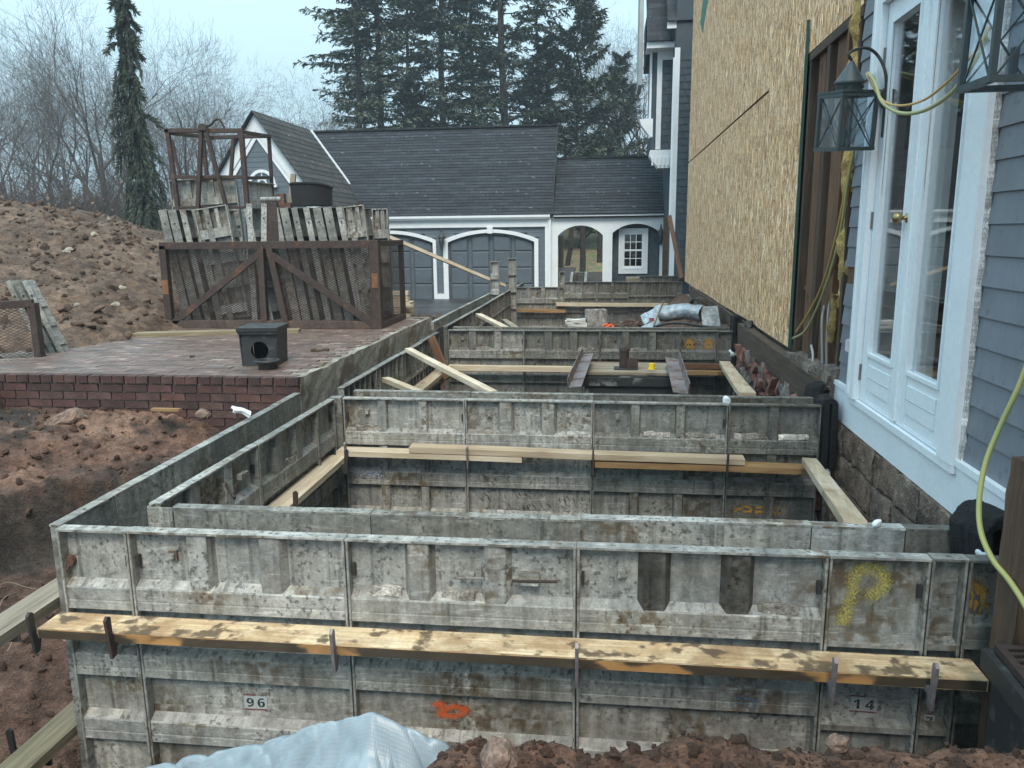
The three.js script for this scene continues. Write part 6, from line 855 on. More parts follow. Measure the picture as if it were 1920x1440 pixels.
  // shingle roofs: overlapping courses
  const courses = (x0, x1, y0, z0, y1, z1, n) => { const l = [], dy = (y1 - y0) / n, dz = (z1 - z0) / n, s = Math.hypot(dy, dz), an = Math.atan2(dy, -dz); for (let i = 0; i < n; i++) { const gg = new THREE.BoxGeometry(x1 - x0 + rr(-0.01, 0.01), 0.034, s + 0.03, 60, 1, 1); const uv = gg.attributes.uv, p = gg.attributes.position; for (let k = 0; k < p.count; k++) { uv.setXY(k, p.getX(k) + (i % 2) * 0.15, i * 0.15 + 0.02 + (0.5 - p.getZ(k) / (s + 0.03)) * 0.11); p.setY(k, p.getY(k) + 0.006 * (vn(p.getX(k) * 2.3, i * 3.1, 5) - 0.5)); } gg.rotateX(an + 0.0 - 0.1); gg.translate((x0 + x1) / 2, y0 + dy * (i + 0.5) + 0.01, z0 + dz * (i + 0.5)); l.push(gg); } return merge(l); };
  const zr = -24.5, yR = P(900, 240, 'z', zr).y, zE = zG + 0.14, yE0 = Y(404); const rf = gp('roof_shingles', courses(P(560, 245, 'z', zr).x, xr + 0.08, yE0, zE, yR, zr, 30), roofM); rf.userData.kind = 'stuff';
  const prism = (x0, x1, y0, z0, y1, z1) => extr([[0, y0 - 0.1], [0, y0 - 0.03], [-(z0 - z1), y1 - 0.04], [-2 * (z0 - z1), y0 - 0.03], [-2 * (z0 - z1), y0 - 0.1]], x1 - x0).rotateY(-Math.PI / 2).translate(x1, 0, z0);
  gp('roof_core', prism(P(560, 245, 'z', zr).x, xr + 0.05, yE0, zE - 0.05, yR, zr), roofM);
  gp('ridge_cap', bb(P(560, 245, 'z', zr).x, xr + 0.1, yR + 0.0, yR + 0.05, zr - 0.1, zr + 0.1), roofM); gp('rake_board', (() => { const L = Math.hypot(yR - yE0, zr - zE), b = bx(0.03, 0.12, L); b.rotateX(Math.atan2(yR - yE0, zE - zr)); b.translate(xr + 0.1, (yE0 + yR) / 2 - 0.03, (zE + zr) / 2); return b; })(), roofM);

  // arched link between garage and house
  const k = thing('arched_link', 'white arched passage with shingled window bay joining garage and house', 'building', [X(1140), gy, zG]); const KO = k.position; const kp = (n, geo, m, l, par = k) => { geo.translate(-KO.x, -KO.y, -KO.z); return part(n, geo, m, par, l); };
  const lx0 = X(1033), lx1 = X(1252), yt = Y(402, 1140), ybk = gy;
  const front = new THREE.Shape([[lx0, ybk], [lx1, ybk], [lx1, yt], [lx0, yt]].map((p) => new THREE.Vector2(...p)));
  for (const [a, b, ys, ya] of [[X(1046), X(1130), Y(441, 1140), Y(422, 1140)], [X(1148), X(1237), Y(437, 1140), Y(420, 1140)]]) { const pts = [[a, ybk - 0.1], ...arch(a, b, ys, ya).reverse(), [b, ybk - 0.1]]; pts[0][1] = pts[pts.length - 1][1] = ybk + 0.03; const h = new THREE.Path(); h.moveTo(...pts[0]); pts.slice(1).forEach((p) => h.lineTo(...p)); h.closePath(); front.holes.push(h); }
  kp('arch_front', tri(new THREE.ExtrudeGeometry(front, { depth: 0.12, bevelEnabled: false })).translate(0, 0, zG - 0.14), white);
  for (const px of [1043, 1133]) kp('passage_jamb', bb(X(px) - 0.03, X(px) + 0.03, ybk, Y(441, 1140), zG - 3.2, zG - 0.15), wAmber); kp('passage_ceiling', bb(lx0, lx1, yt - 0.12, yt - 0.03, zG - 3.2, zG - 0.15), white);
  { const a = X(1140), b = lx1 - 0.02, z = zG - 0.32;  const w0 = X(1160), w1 = X(1215.5), v0 = Y(514, 1190), v1 = Y(428, 1190);
    for (const [x0, x1, y0, y1] of [[a, w0 + 0.03, ybk, yt - 0.13], [w1 - 0.03, b, ybk, yt - 0.13], [w0 + 0.03, w1 - 0.03, ybk, v0 + 0.03], [w0 + 0.03, w1 - 0.03, v1 - 0.03, yt - 0.13]]) kp('window_wall', bb(x0, x1, y0, y1, z - 0.1, z - 0.012), shingleMats[0]);
    const rm = mat(sidingTex, { color: lin(0.4, 0.38, 0.35), rough: 0.9 }); for (const [x0, x1, y0, y1, z0, z1] of [[a, b, ybk, yt - 0.13, z - 2.6, z - 2.5], [a, a + 0.06, ybk, yt - 0.13, z - 2.5, z - 0.101], [b - 0.06, b, ybk, yt - 0.13, z - 2.5, z - 0.101], [a + 0.06, b - 0.06, ybk, ybk + 0.06, z - 2.5, z - 0.101], [a + 0.06, b - 0.06, yt - 0.2, yt - 0.13, z - 2.5, z - 0.101]]) kp('room_wall', bb(x0, x1, y0, y1, z0, z1), rm);
    for (let y = ybk + 0.3, r = 0; y < Y(420, 1190); y += 0.17, r++) for (let x = X(1146) + (r % 2) * 0.08; x < X(1239); x += 0.16) { if (x > w0 - 0.04 && x < w1 + 0.04 && y > v0 - 0.1 && y < v1 - 0.05) continue; const m = part('wall_shingle', cached('lks', () => { const gg = new THREE.BoxGeometry(0.152, 0.18, 0.014); gg.rotateX(-0.06); return tri(gg); }), pick(shingleMats), k); m.position.set(x - KO.x, y + 0.085 - KO.y, z - 0.004 - KO.z); }
    const win = kp('window', bb(w0 + 0.02, w1 - 0.02, v0 + 0.02, v1 - 0.02, z - 0.008, z - 0.004), glass); const wq = (n, x0, x1, y0, y1, z0, z1, m) => part(n, bb(x0, x1, y0, y1, z0, z1).translate(-KO.x, -KO.y, -KO.z), m, win); const f = 0.12;
    wq('casing', w0, w0 + f, v0, v1, z, z + 0.05, white); wq('casing', w1 - f, w1, v0, v1, z, z + 0.05, white); wq('casing', w0 + f, w1 - f, v1 - f, v1, z, z + 0.05, white); wq('casing', w0 + f, w1 - f, v0, v0 + f, z, z + 0.05, white); wq('sill', w0 + f, w1 - f, v0 + f, v0 + f + 0.05, z + 0.002, z + 0.06, white);
    const a0 = w0 + f, a1 = w1 - f, b0 = v0 + f + 0.05, b1 = v1 - f; wq('sash', a0, a0 + 0.05, b0, b1, z - 0.002, z + 0.03, white); wq('sash', a1 - 0.05, a1, b0, b1, z - 0.002, z + 0.03, white); wq('sash', a0 + 0.05, a1 - 0.05, b0, b0 + 0.05, z - 0.002, z + 0.03, white); wq('sash', a0 + 0.05, a1 - 0.05, b1 - 0.05, b1, z - 0.002, z + 0.03, white); wq('meeting_rail', a0 + 0.05, a1 - 0.05, (b0 + b1) / 2 - 0.025, (b0 + b1) / 2 + 0.025, z - 0.001, z + 0.032, white);
    for (const t of [1 / 3, 2 / 3]) wq('muntin', mix(a0 + 0.05, a1 - 0.05, t) - 0.01, mix(a0 + 0.05, a1 - 0.05, t) + 0.01, b0 + 0.05, b1 - 0.05, z - 0.003, z + 0.022, white); for (const t of [0.25, 0.75]) wq('muntin', a0 + 0.05, a1 - 0.05, mix(b0 + 0.03, b1 - 0.03, t) - 0.01, mix(b0 + 0.03, b1 - 0.03, t) + 0.01, z - 0.003, z + 0.021, white); }
  const zr2 = -24.2, yR2 = P(1120, 297, 'z', zr2).y; const r2 = kp('roof_shingles', courses(xr + 0.12, lx1 + 0.3, Y(401, 1140), zE, yR2, zr2, 20), roofM); r2.userData.kind = 'stuff'; kp('ridge_cap', bb(xr + 0.12, lx1 + 0.3, yR2, yR2 + 0.04, zr2 - 0.08, zr2 + 0.08), roofM); kp('gutter', bb(lx0 + 0.08, lx1, Y(405, 1140), Y(400, 1140), zG + 0.0, zG + 0.12), white);
  kp('roof_core', prism(xr + 0.14, lx1 + 0.2, yE0, zE - 0.05, yR2, zr2), roofM);

  // gable wing standing forward of the garage
  const zw = -19.5, zbk = -23.1, ap = P(478, 212, 'z', zw), w = thing('gable_wing', 'blue-grey gable end with white rake boards and half-round window', 'building', [ap.x, -0.75, zw]); const WO = w.position, wp = (n, geo, m, par = w) => { geo.translate(-WO.x, -WO.y, -WO.z); return part(n, geo, m, par); };
  const tn = 1.40, half = (y) => (ap.y - 0.22 - y) / tn, yE2 = ap.y - 2.75; wp('wall_core', bb(ap.x - half(yE2), ap.x + half(yE2), -0.75, yE2, zbk, zw - 0.03), garagePaint); wp('gable_core', extr([[ap.x - half(yE2), yE2], [ap.x + half(yE2), yE2], [ap.x, ap.y - 0.22]], 0.05).translate(0, 0, zw - 0.09), garagePaint);
  for (let y = -0.6; y < ap.y - 0.35; y += 0.125) { const a = Math.min(half(yE2), half(y)), b = Math.min(half(yE2), half(y + 0.125)); const gg = extr([[ap.x - a, y], [ap.x + a, y], [ap.x + Math.max(0.01, b), y + 0.132], [ap.x - Math.max(0.01, b), y + 0.132]], 0.013); gg.translate(0, -y, 0).rotateX(-0.07).translate(0, y, zw - 0.02); wp('siding_board', gg, garagePaint); }
  const an = Math.atan(tn), Lr = 2.9 / Math.sin(an);
  for (const s of [-1, 1]) { const rk = (y0, v, b, d) => { const p = [[ap.x, ap.y - y0], [ap.x + s * b, ap.y - y0 - b * tn], [ap.x + s * b, ap.y - y0 - b * tn - v], [ap.x, ap.y - y0 - v]]; return extr(s > 0 ? p : p.slice().reverse(), d); };
    wp('rake_board', rk(0.02, 0.42, 2.05, 0.06).translate(0, 0, zw - 0.005), white); wp('rake_trim', rk(0.455, 0.17, 1.95, 0.03).translate(0, 0, zw - 0.004), white);
    const n = 20, l = []; for (let i = 0; i < n; i++) { const st = Lr / n, gg = new THREE.BoxGeometry(st + 0.045, 0.016, zw - zbk + 0.3, 1, 1, 20); const uv = gg.attributes.uv, p = gg.attributes.position; for (let q2 = 0; q2 < p.count; q2++) uv.setXY(q2, p.getZ(q2) + (i % 2) * 0.15, i * 0.15 + 0.02 + (0.5 - p.getX(q2) / (st + 0.045)) * 0.11); gg.translate(0, 0.01, 0); gg.rotateZ(0.05); gg.translate((i + 0.5) * st, 0, 0); gg.rotateZ(-an); if (s < 0) gg.rotateY(Math.PI); gg.translate(ap.x, ap.y + 0.02, (zw + zbk) / 2 + 0.05); l.push(gg); } const m = wp('roof_shingles', merge(l), roofBrown); m.userData.kind = 'stuff'; }
  { const gg = bx(Lr, 0.1, 0.07); gg.translate(Lr / 2, 0.02, 0); gg.rotateZ(-an); gg.translate(ap.x, ap.y, zbk - 0.06); wp('rear_rake', gg, white); }
  // half-round window
  const c = P(492, 345, 'z', zw + 0.02), R = 0.36, half_ = (r, n = 20) => Array.from({ length: n + 1 }, (_, i) => [c.x + r * Math.cos(Math.PI * i / n), c.y + r * Math.sin(Math.PI * i / n)]); const win = wp('window', extr(half_(R - 0.04), 0.01).translate(0, 0, zw + 0.0), glass); const wq = (n, gg) => part(n, gg.translate(-WO.x, -WO.y, -WO.z), white, win);
  wq('arch_trim', extr([...half_(R), ...half_(R - 0.075).reverse()], 0.05).translate(0, 0, zw)); wq('sill', bb(c.x - R - 0.04, c.x + R + 0.04, c.y - 0.09, c.y, zw, zw + 0.08)); wq('hub', extr([...half_(0.13), ...half_(0.095).reverse()], 0.03).translate(0, 0, zw + 0.012)); for (const a of [45, 90, 135]) { const gg = bx(0.2, 0.022, 0.025); gg.rotateZ(a * RAD); gg.translate(c.x + 0.2 * Math.cos(a * RAD), c.y + 0.2 * Math.sin(a * RAD), zw + 0.02); wq('spoke', gg); }
  // wall lamps
  const sconce = (label, p, s = 1) => { const t = thing('wall_lamp', label, 'lamp', [p.x, p.y, p.z]); t.scale.setScalar(s); const m = darkSteel; part('lamp_body', tri(new THREE.LatheGeometry([[0, -0.24], [0.03, -0.22], [0.05, -0.16], [0.085, -0.02], [0.09, 0.1], [0.0, 0.1]].map((v) => new THREE.Vector2(...v)), 6)), mat(null, { color: lin(0.05, 0.055, 0.06), rough: 0.3 }), t); part('lamp_cap', tri(new THREE.LatheGeometry([[0.12, 0.1], [0.11, 0.13], [0.05, 0.2], [0.025, 0.24], [0.03, 0.27], [0.01, 0.36], [0, 0.37]].map((v) => new THREE.Vector2(...v)), 8)), m, t); part('bracket', [bx(0.03, 0.03, 0.2, 0, -0.1, -0.1), bx(0.1, 0.34, 0.02, 0, -0.1, -0.2)], m, t); };
  sconce('black wall lamp between the two garage doors', P(828, 452, 'z', zG + 0.19)); sconce('black wall lamp beside the small paned window of the link', P(1239, 442, 'z', zG + 0.2), 0.9); sconce('black wall lamp low on the gable wing', P(486, 372, 'z', zw + 0.22), 1.0);
  // dark bin in the passage
  const bin = solo('dark_bin', bx(0.5, 0.95, 0.5), mat(null, { color: lin(0.10, 0.115, 0.14), rough: 0.5 }), 'blue-grey bin standing in the arched passage', 'bin'); bin.position.set(X(1052) + 0.12, gy + 0.48, zG - 0.8);
}
{ // brick house on the rise behind the passage
  const p0 = P(1100, 440, 'z', -52), b = thing('brick_house', 'distant red brick house seen through the arched passage', 'house', [p0.x, p0.y - 1.2, -56]); const bm = mat(brickTex, { color: lin(0.45, 0.22, 0.19), rough: 0.9 });
  part('wall', bx(11, 4.5, 4, 2, 2.2, 0), bm, b); part('roof', extr([[-4, 4.45], [8, 4.45], [7.5, 5.6], [-3.5, 5.6]], 5).translate(0, 0, -2.5), roofM, b); for (const x of [-2.9, 1.4, 4]) part('shutter', bx(0.5, 1.6, 0.1, x, 2.0, 2.06), white, b);
}

// ------------------------------------------------------------------ trees
const barkTex = tex(128, 256, 0.6, (u, v) => { const a = fb(u * 10, v * 5, 3, 4, 10), f = fb(u * 40, v * 16, 8, 2, 40), L = 0.7 + (a - 0.5) * 0.6 + (f - 0.5) * 0.4; return [150 * L, 138 * L, 128 * L, 60 + a * 120 + f * 60]; });
const barkGrey = mat(barkTex, { bump: 0.01, rough: 0.95, color: lin(0.70, 0.67, 0.69) }), barkDark = mat(barkTex, { bump: 0.01, rough: 0.95, color: lin(0.24, 0.21, 0.2) }), barkBrown = mat(barkTex, { bump: 0.01, rough: 0.95, color: lin(0.66, 0.57, 0.56) }), barkPale = mat(barkTex, { bump: 0.01, rough: 0.95, color: lin(0.85, 0.85, 0.87) });
class Limbs { // collects tapered limbs as open tubes
  constructor() { this.p = []; this.n = []; this.u = []; this.i = []; }
  limb(a, b, ra, rb, sides) {
    const d = b.clone().sub(a); const L = d.length(); if (L < 1e-4) return; d.divideScalar(L); const s = Math.abs(d.y) < 0.9 ? V(0, 1, 0) : V(1, 0, 0), x = V().crossVectors(d, s).normalize(), y = V().crossVectors(d, x), o = this.p.length / 3;
    for (const [c, r, v] of [[a, ra, 0], [b, rb, L]]) for (let k = 0; k < sides; k++) { const t = k / sides * 6.2832, nx = x.x * Math.cos(t) + y.x * Math.sin(t), ny = x.y * Math.cos(t) + y.y * Math.sin(t), nz = x.z * Math.cos(t) + y.z * Math.sin(t); this.p.push(c.x + nx * r, c.y + ny * r, c.z + nz * r); this.n.push(nx, ny, nz); this.u.push(k / sides * 0.5, v); }
    for (let k = 0; k < sides; k++) { const k2 = (k + 1) % sides; this.i.push(o + k, o + k2, o + sides + k, o + k2, o + sides + k2, o + sides + k); }
  }
  geo() { const g = new THREE.BufferGeometry(); g.setAttribute('position', new THREE.Float32BufferAttribute(this.p, 3)); g.setAttribute('normal', new THREE.Float32BufferAttribute(this.n, 3)); g.setAttribute('uv', new THREE.Float32BufferAttribute(this.u, 2)); g.setIndex(this.i); return g; }
}
function perp(d, a, tw) { const s = Math.abs(d.y) < 0.9 ? V(0, 1, 0) : V(1, 0, 0), x = V().crossVectors(d, s).normalize(), y = V().crossVectors(d, x); return d.clone().multiplyScalar(Math.cos(a)).addScaledVector(x, Math.sin(a) * Math.cos(tw)).addScaledVector(y, Math.sin(a) * Math.sin(tw)).normalize(); }
function bareGeo(sd, h, o = {}) { // trunk and twiggy crown
  seed = sd; const { split = 0.5, up = 0.25, droop = 0, spread = 1, levels = 6, rad = h * 0.013, twigs = 3 } = o; const T = new Limbs(), C = new Limbs();
  const grow = (p, d, L, r, lv) => {
    const n = lv === 0 ? 7 : 4, S = lv < 2 ? T : C; let a = p, dir = d.clone(), r0 = r; const pts = [];
    for (let k = 0; k < n; k++) { const r1 = r * (1 - (lv >= levels ? 0.9 : 0.5) * (k + 1) / n); dir = perp(dir, rr(0, lv === 0 ? 0.07 : 0.2), rr(0, 6.28)); dir.y += lv > 0 ? up * 0.12 * (lv < levels - 1 ? 1 : 0.3) - droop * lv * 0.05 : 0.02; dir.normalize(); const b = a.clone().addScaledVector(dir, L / n); S.limb(a, b, Math.max(r0, 0.004), Math.max(r1, 0.003), lv < 2 ? 7 : lv < 4 ? 4 : 3); pts.push([b, dir.clone(), r1]); a = b; r0 = r1; }
    if (lv >= levels) return;
    const kids = lv === 0 ? 6 : lv < 3 ? 4 : twigs;
    for (let k = 0; k < kids; k++) { const q = lv === 0 ? pts[Math.min(n - 1, Math.floor(2 + k * 0.9))] : pts[Math.min(n - 1, Math.floor(rr(0.8, n)))]; const e = k === kids - 1 && lv > 0 ? pts[n - 1] : q; grow(e[0], perp(e[1], rr(0.35, 0.85) * spread, k * 2.4 + rr(-0.5, 0.5)), L * rr(0.55, 0.8) * (lv === 0 ? 0.85 : 1), Math.max(e[2] * 0.72, 0.004), lv + 1); }
  };
  grow(V(0, 0, 0), V(rr(-0.05, 0.05), 1, rr(-0.05, 0.05)), h * 0.42, rad, 0);
  return { trunk: T.geo(), crown: C.geo() };
}
function plant(name, label, group, geo, px, base, z, scale, ry, m, mc = m) { // at a pixel column, on the ground
  const p = P(px, 440, 'z', z), y = base ?? groundY(p.x, z, false) - 0.1; const t = thing(name, label, 'tree', [p.x, y, z], ry, group); part('trunk', geo.trunk, m, t); part('crown', geo.crown, mc, t); t.scale.setScalar(scale); return t;
}
const bareA = bareGeo(101, 12, { up: 0.5, spread: 0.9 }), bareB = bareGeo(202, 12, { up: 0.3, spread: 1.05 }), bareC = bareGeo(303, 9, { up: 0.2, spread: 1.15, twigs: 4, levels: 5 }), birch = bareGeo(404, 11, { up: 0.1, droop: 0.9, spread: 0.9, twigs: 3 }), scrub = bareGeo(505, 5, { up: 0.1, spread: 1.3, levels: 5, twigs: 4, rad: 0.05 });
{ const G = 'bare trees beyond the dirt mound', L = 'leafless grey tree standing in the wood beyond the dirt mound';
  const list = [[40, -34, 1.02, 0, bareA], [110, -38, 1.12, 1, bareB], [200, -36, 1.28, 2.2, bareA], [165, -44, 1.15, 3.3, bareB], [-20, -42, 1.2, 4, bareB], [70, -50, 1.3, 5, bareA], [270, -46, 1.0, 0.7, bareB], [-60, -36, 1.1, 1.9, bareA], [240, -56, 1.3, 2.8, bareA], [130, -60, 1.5, 4.1, bareB], [20, -62, 1.5, 1.1, bareA]];
  for (const [px, z, s, r, g] of list) plant('bare_tree', L, G, g, px, undefined, z, s * 0.86, r, barkGrey, px % 3 ? barkGrey : barkBrown);
  for (const [px, z, s, r, g] of [[365, -40, 0.98, 0.4, bareB], [330, -48, 1.0, 2, bareA], [420, -50, 0.98, 3, bareB], [385, -58, 1.15, 5, bareA], [300, -38, 0.8, 1, bareC]]) plant('bare_tree', 'leafless grey tree between the weeping evergreen and the gable', 'bare trees behind the racks', g, px, undefined, z, s, r, barkGrey);
  for (const [px, z, s, r, g] of [[560, -42, 0.95, 1, birch], [610, -46, 1.0, 2.5, birch], [520, -50, 0.95, 4, birch], [640, -40, 0.7, 0.4, birch], [585, -54, 1.0, 5.2, bareB], [490, -44, 0.8, 5, birch]]) plant('birch_tree', 'pale drooping leafless tree showing over the gable wing roof', 'pale drooping trees behind the garage', g, px, undefined, z, s, r, barkPale, barkBrown);
  for (let i = 0; i < 34; i++) { const px = -90 + i * 10.5 + rr(-14, 14), z = rr(-34, -22); plant('bare_shrub', 'brown leafless thicket shrub behind the dirt mound', 'thicket behind the dirt mound', i % 3 ? scrub : bareC, px, undefined, z, i % 3 ? rr(0.7, 1.15) : rr(0.42, 0.62), rr(0, 6), barkBrown, i % 2 ? barkBrown : barkGrey); }
  for (const [px, z, s, r] of [[1165, -46, 1.0, 1], [1195, -52, 1.1, 2], [1140, -50, 1.05, 3]]) plant('bare_tree', 'leafless brown tree beside the house roof behind the link', 'bare trees behind the link', bareB, px, undefined, z, s, r, barkBrown);
}
// dense brush that reads as one mass low in the wood
{ const bg = (() => { seed = 900; const L = new Limbs(); for (let i = 0; i < 34; i++) { let p = V(rr(-0.8, 0.8), 0, rr(-0.8, 0.8)), d = V(rr(-0.7, 0.7), 1, rr(-0.7, 0.7)).normalize(), r = 0.012; for (let k = 0; k < 6; k++) { d = perp(d, rr(0, 0.55), rr(0, 6.3)); const q = p.clone().addScaledVector(d, rr(0.25, 0.5)); L.limb(p, q, r, r * 0.75, 3); if (k > 0) for (let s = 0; s < 2; s++) { const e = q.clone().addScaledVector(perp(d, rr(0.5, 1.1), rr(0, 6.3)), rr(0.2, 0.5)); L.limb(q, e, r * 0.6, 0.003, 3); } p = q; r *= 0.78; } } return L.geo(); })();
  const n = 420, im = new THREE.InstancedMesh(bg, mat(barkTex, { rough: 1, color: lin(1, 1, 1) }), n), m = new THREE.Matrix4(), q = new THREE.Quaternion(), c = new THREE.Color(); seed = 77;
  for (let i = 0; i < n; i++) { const px = rr(-160, 640), z = px > 300 ? rr(-52, -34) : rr(-48, -21), p = P(px, 440, 'z', z), s = rr(0.7, 1.7); q.setFromEuler(new THREE.Euler(0, rr(0, 6.3), 0)); m.compose(V(p.x, groundY(p.x, z, false) - 0.2, z), q, V(s * 1.3, s, s * 1.3)); im.setMatrixAt(i, m); const k = rr(0.6, 1.1), w = rnd(); c.setRGB(k * mix(0.56, 0.62, w), k * mix(0.48, 0.56, w), k * mix(0.46, 0.56, w)); im.setColorAt(i, c); }
  im.name = 'brush'; im.userData.kind = 'stuff'; tag(im, 'tangled brown brush filling the wood behind the dirt mound', 'brush'); sh(im); scene.add(im); }
// dry leaves clinging low in the thicket
{ const g = new THREE.PlaneGeometry(0.09, 0.07); const n = 2600, im = new THREE.InstancedMesh(tri(g), mat(null, { color: 0xffffff, rough: 0.9, side: THREE.DoubleSide }), n), m = new THREE.Matrix4(), q = new THREE.Quaternion(), c = new THREE.Color(); seed = 88;
  for (let i = 0; i < n; i++) { const px = rr(-100, 330), z = rr(-30, -19), p = P(px, 440, 'z', z); q.setFromEuler(new THREE.Euler(rr(0, 6), rr(0, 6), rr(0, 6))); m.compose(V(p.x, groundY(p.x, z, false) + rr(0.3, 3.2) * rnd() + 0.4, z), q, V(1, 1, 1)); im.setMatrixAt(i, m); const k = rr(0.5, 1.2); c.setRGB(0.26 * k, 0.185 * k, 0.155 * k); im.setColorAt(i, c); }
  im.name = 'dry_leaves'; im.userData.kind = 'stuff'; tag(im, 'dry brown leaves clinging in the thicket behind the mound', 'leaves'); sh(im); scene.add(im); }

const needleTex = tex(128, 128, 0.5, (u, v) => { const f = fb(u * 20, v * 20, 8, 3, 20), L = 150 + (f - 0.5) * 120; return [L, L, L * 0.95, f * 255]; });
const needles = [[0.095, 0.118, 0.085], [0.11, 0.132, 0.095], [0.085, 0.105, 0.08]].map((c) => mat(needleTex, { rough: 0.9, color: lin(...c.map((v) => v * 2.4)), side: THREE.DoubleSide }));
class Sprays { constructor() { this.p = []; this.n = []; this.u = []; }
  blade(a, d, L, w, up) { // a thin leaf-shaped spray of needles: two triangles
    const s = V().crossVectors(d, up).normalize().multiplyScalar(w), m = a.clone().addScaledVector(d, L * 0.45), e = a.clone().addScaledVector(d, L), nn = V().crossVectors(s, d).normalize(); const l = m.clone().add(s), r = m.clone().sub(s);
    for (const q of [a, l, e, a, e, r]) { this.p.push(q.x, q.y, q.z); this.n.push(nn.x, nn.y, nn.z); this.u.push(q.x * 0.7 + q.z, q.y + q.z * 0.5); } }
  geo() { const g = new THREE.BufferGeometry(); g.setAttribute('position', new THREE.Float32BufferAttribute(this.p, 3)); g.setAttribute('normal', new THREE.Float32BufferAttribute(this.n, 3)); g.setAttribute('uv', new THREE.Float32BufferAttribute(this.u, 2)); return g; } }
function coniferGeo(sd, h, R, o = {}) { // whorls of drooping limbs carrying flat sprays; gaps between limbs
  seed = sd; const { first = 0.12, gap = 0.36, dens = 1, droop = 0.35, bare = 0.25, lift = 0.1, two = false } = o, T = new Limbs(), F = new Sprays();
  const trunks = two ? [[-0.5, 0.96], [0.5, 1]] : [[0, 1]];
  for (const [tx, ts] of trunks) {
    let p = V(tx, 0, 0); const n = 14, tops = []; for (let k = 0; k < n; k++) { const q = V(tx + (vn(k * 0.5, tx, sd) - 0.5) * 0.5, h * ts * (k + 1) / n, (vn(k * 0.5, 9, sd) - 0.5) * 0.4); T.limb(p, q, h * 0.008 * (1 - k / n) + 0.02, h * 0.008 * (1 - (k + 1) / n) + 0.012, 7); tops.push(q); p = q; }
    for (let y = h * first; y < h * ts * 0.99; y += gap * rr(0.7, 1.3)) {
      const t = y / (h * ts), c = tops[Math.min(n - 1, Math.floor(t * n))], nb = Math.round(rr(2, 4.4)); for (let b = 0; b < nb; b++) {
        const az = rr(0, 6.2832), len = R * Math.pow(1 - t, 0.75) * rr(0.55, 1.15) + 0.35; let a = V(c.x, y, c.z), d = V(Math.cos(az), lift + rr(-0.1, 0.25), Math.sin(az)).normalize(); const st = 7, L = len / st; let r = 0.012 + len * 0.008;
        for (let k = 0; k < st; k++) { d.y -= droop * 0.12 * (k < 5 ? 1 : -0.9); d.add(V(rr(-0.14, 0.14), rr(-0.06, 0.06), rr(-0.14, 0.14))).normalize(); const e = a.clone().addScaledVector(d, L); T.limb(a, e, r, r * 0.8, 3); r *= 0.8;
          if (k / st > bare * (1 - t * 0.7)) { const side = V().crossVectors(d, V(0, 1, 0)).normalize(), m = Math.round(dens * (5 + 4 * (1 - k / st)));
            for (let s = 0; s < m; s++) { const o2 = a.clone().lerp(e, rnd()), sd2 = (s % 2 ? 1 : -1), dir = d.clone().multiplyScalar(rr(0.3, 0.9)).addScaledVector(side, sd2 * rr(0.4, 1)).add(V(0, rr(-0.55, 0.12), 0)).normalize(), ll = rr(0.25, 0.6) * (0.6 + 0.4 * len / R); F.blade(o2, dir, ll, rr(0.03, 0.07), V(rr(-0.3, 0.3), 1, rr(-0.3, 0.3)).normalize()); for (let z = 0; z < 4; z++) { const o3 = o2.clone().addScaledVector(dir, ll * rr(0.2, 0.9)); F.blade(o3, dir.clone().add(V(rr(-0.8, 0.8), rr(-0.7, 0.2), rr(-0.8, 0.8))).normalize(), ll * rr(0.35, 0.75), rr(0.02, 0.05), V(rr(-1, 1), 1, rr(-1, 1)).normalize()); } } }
          a = e; } } } }
  return { trunk: T.geo(), crown: F.geo() };
}
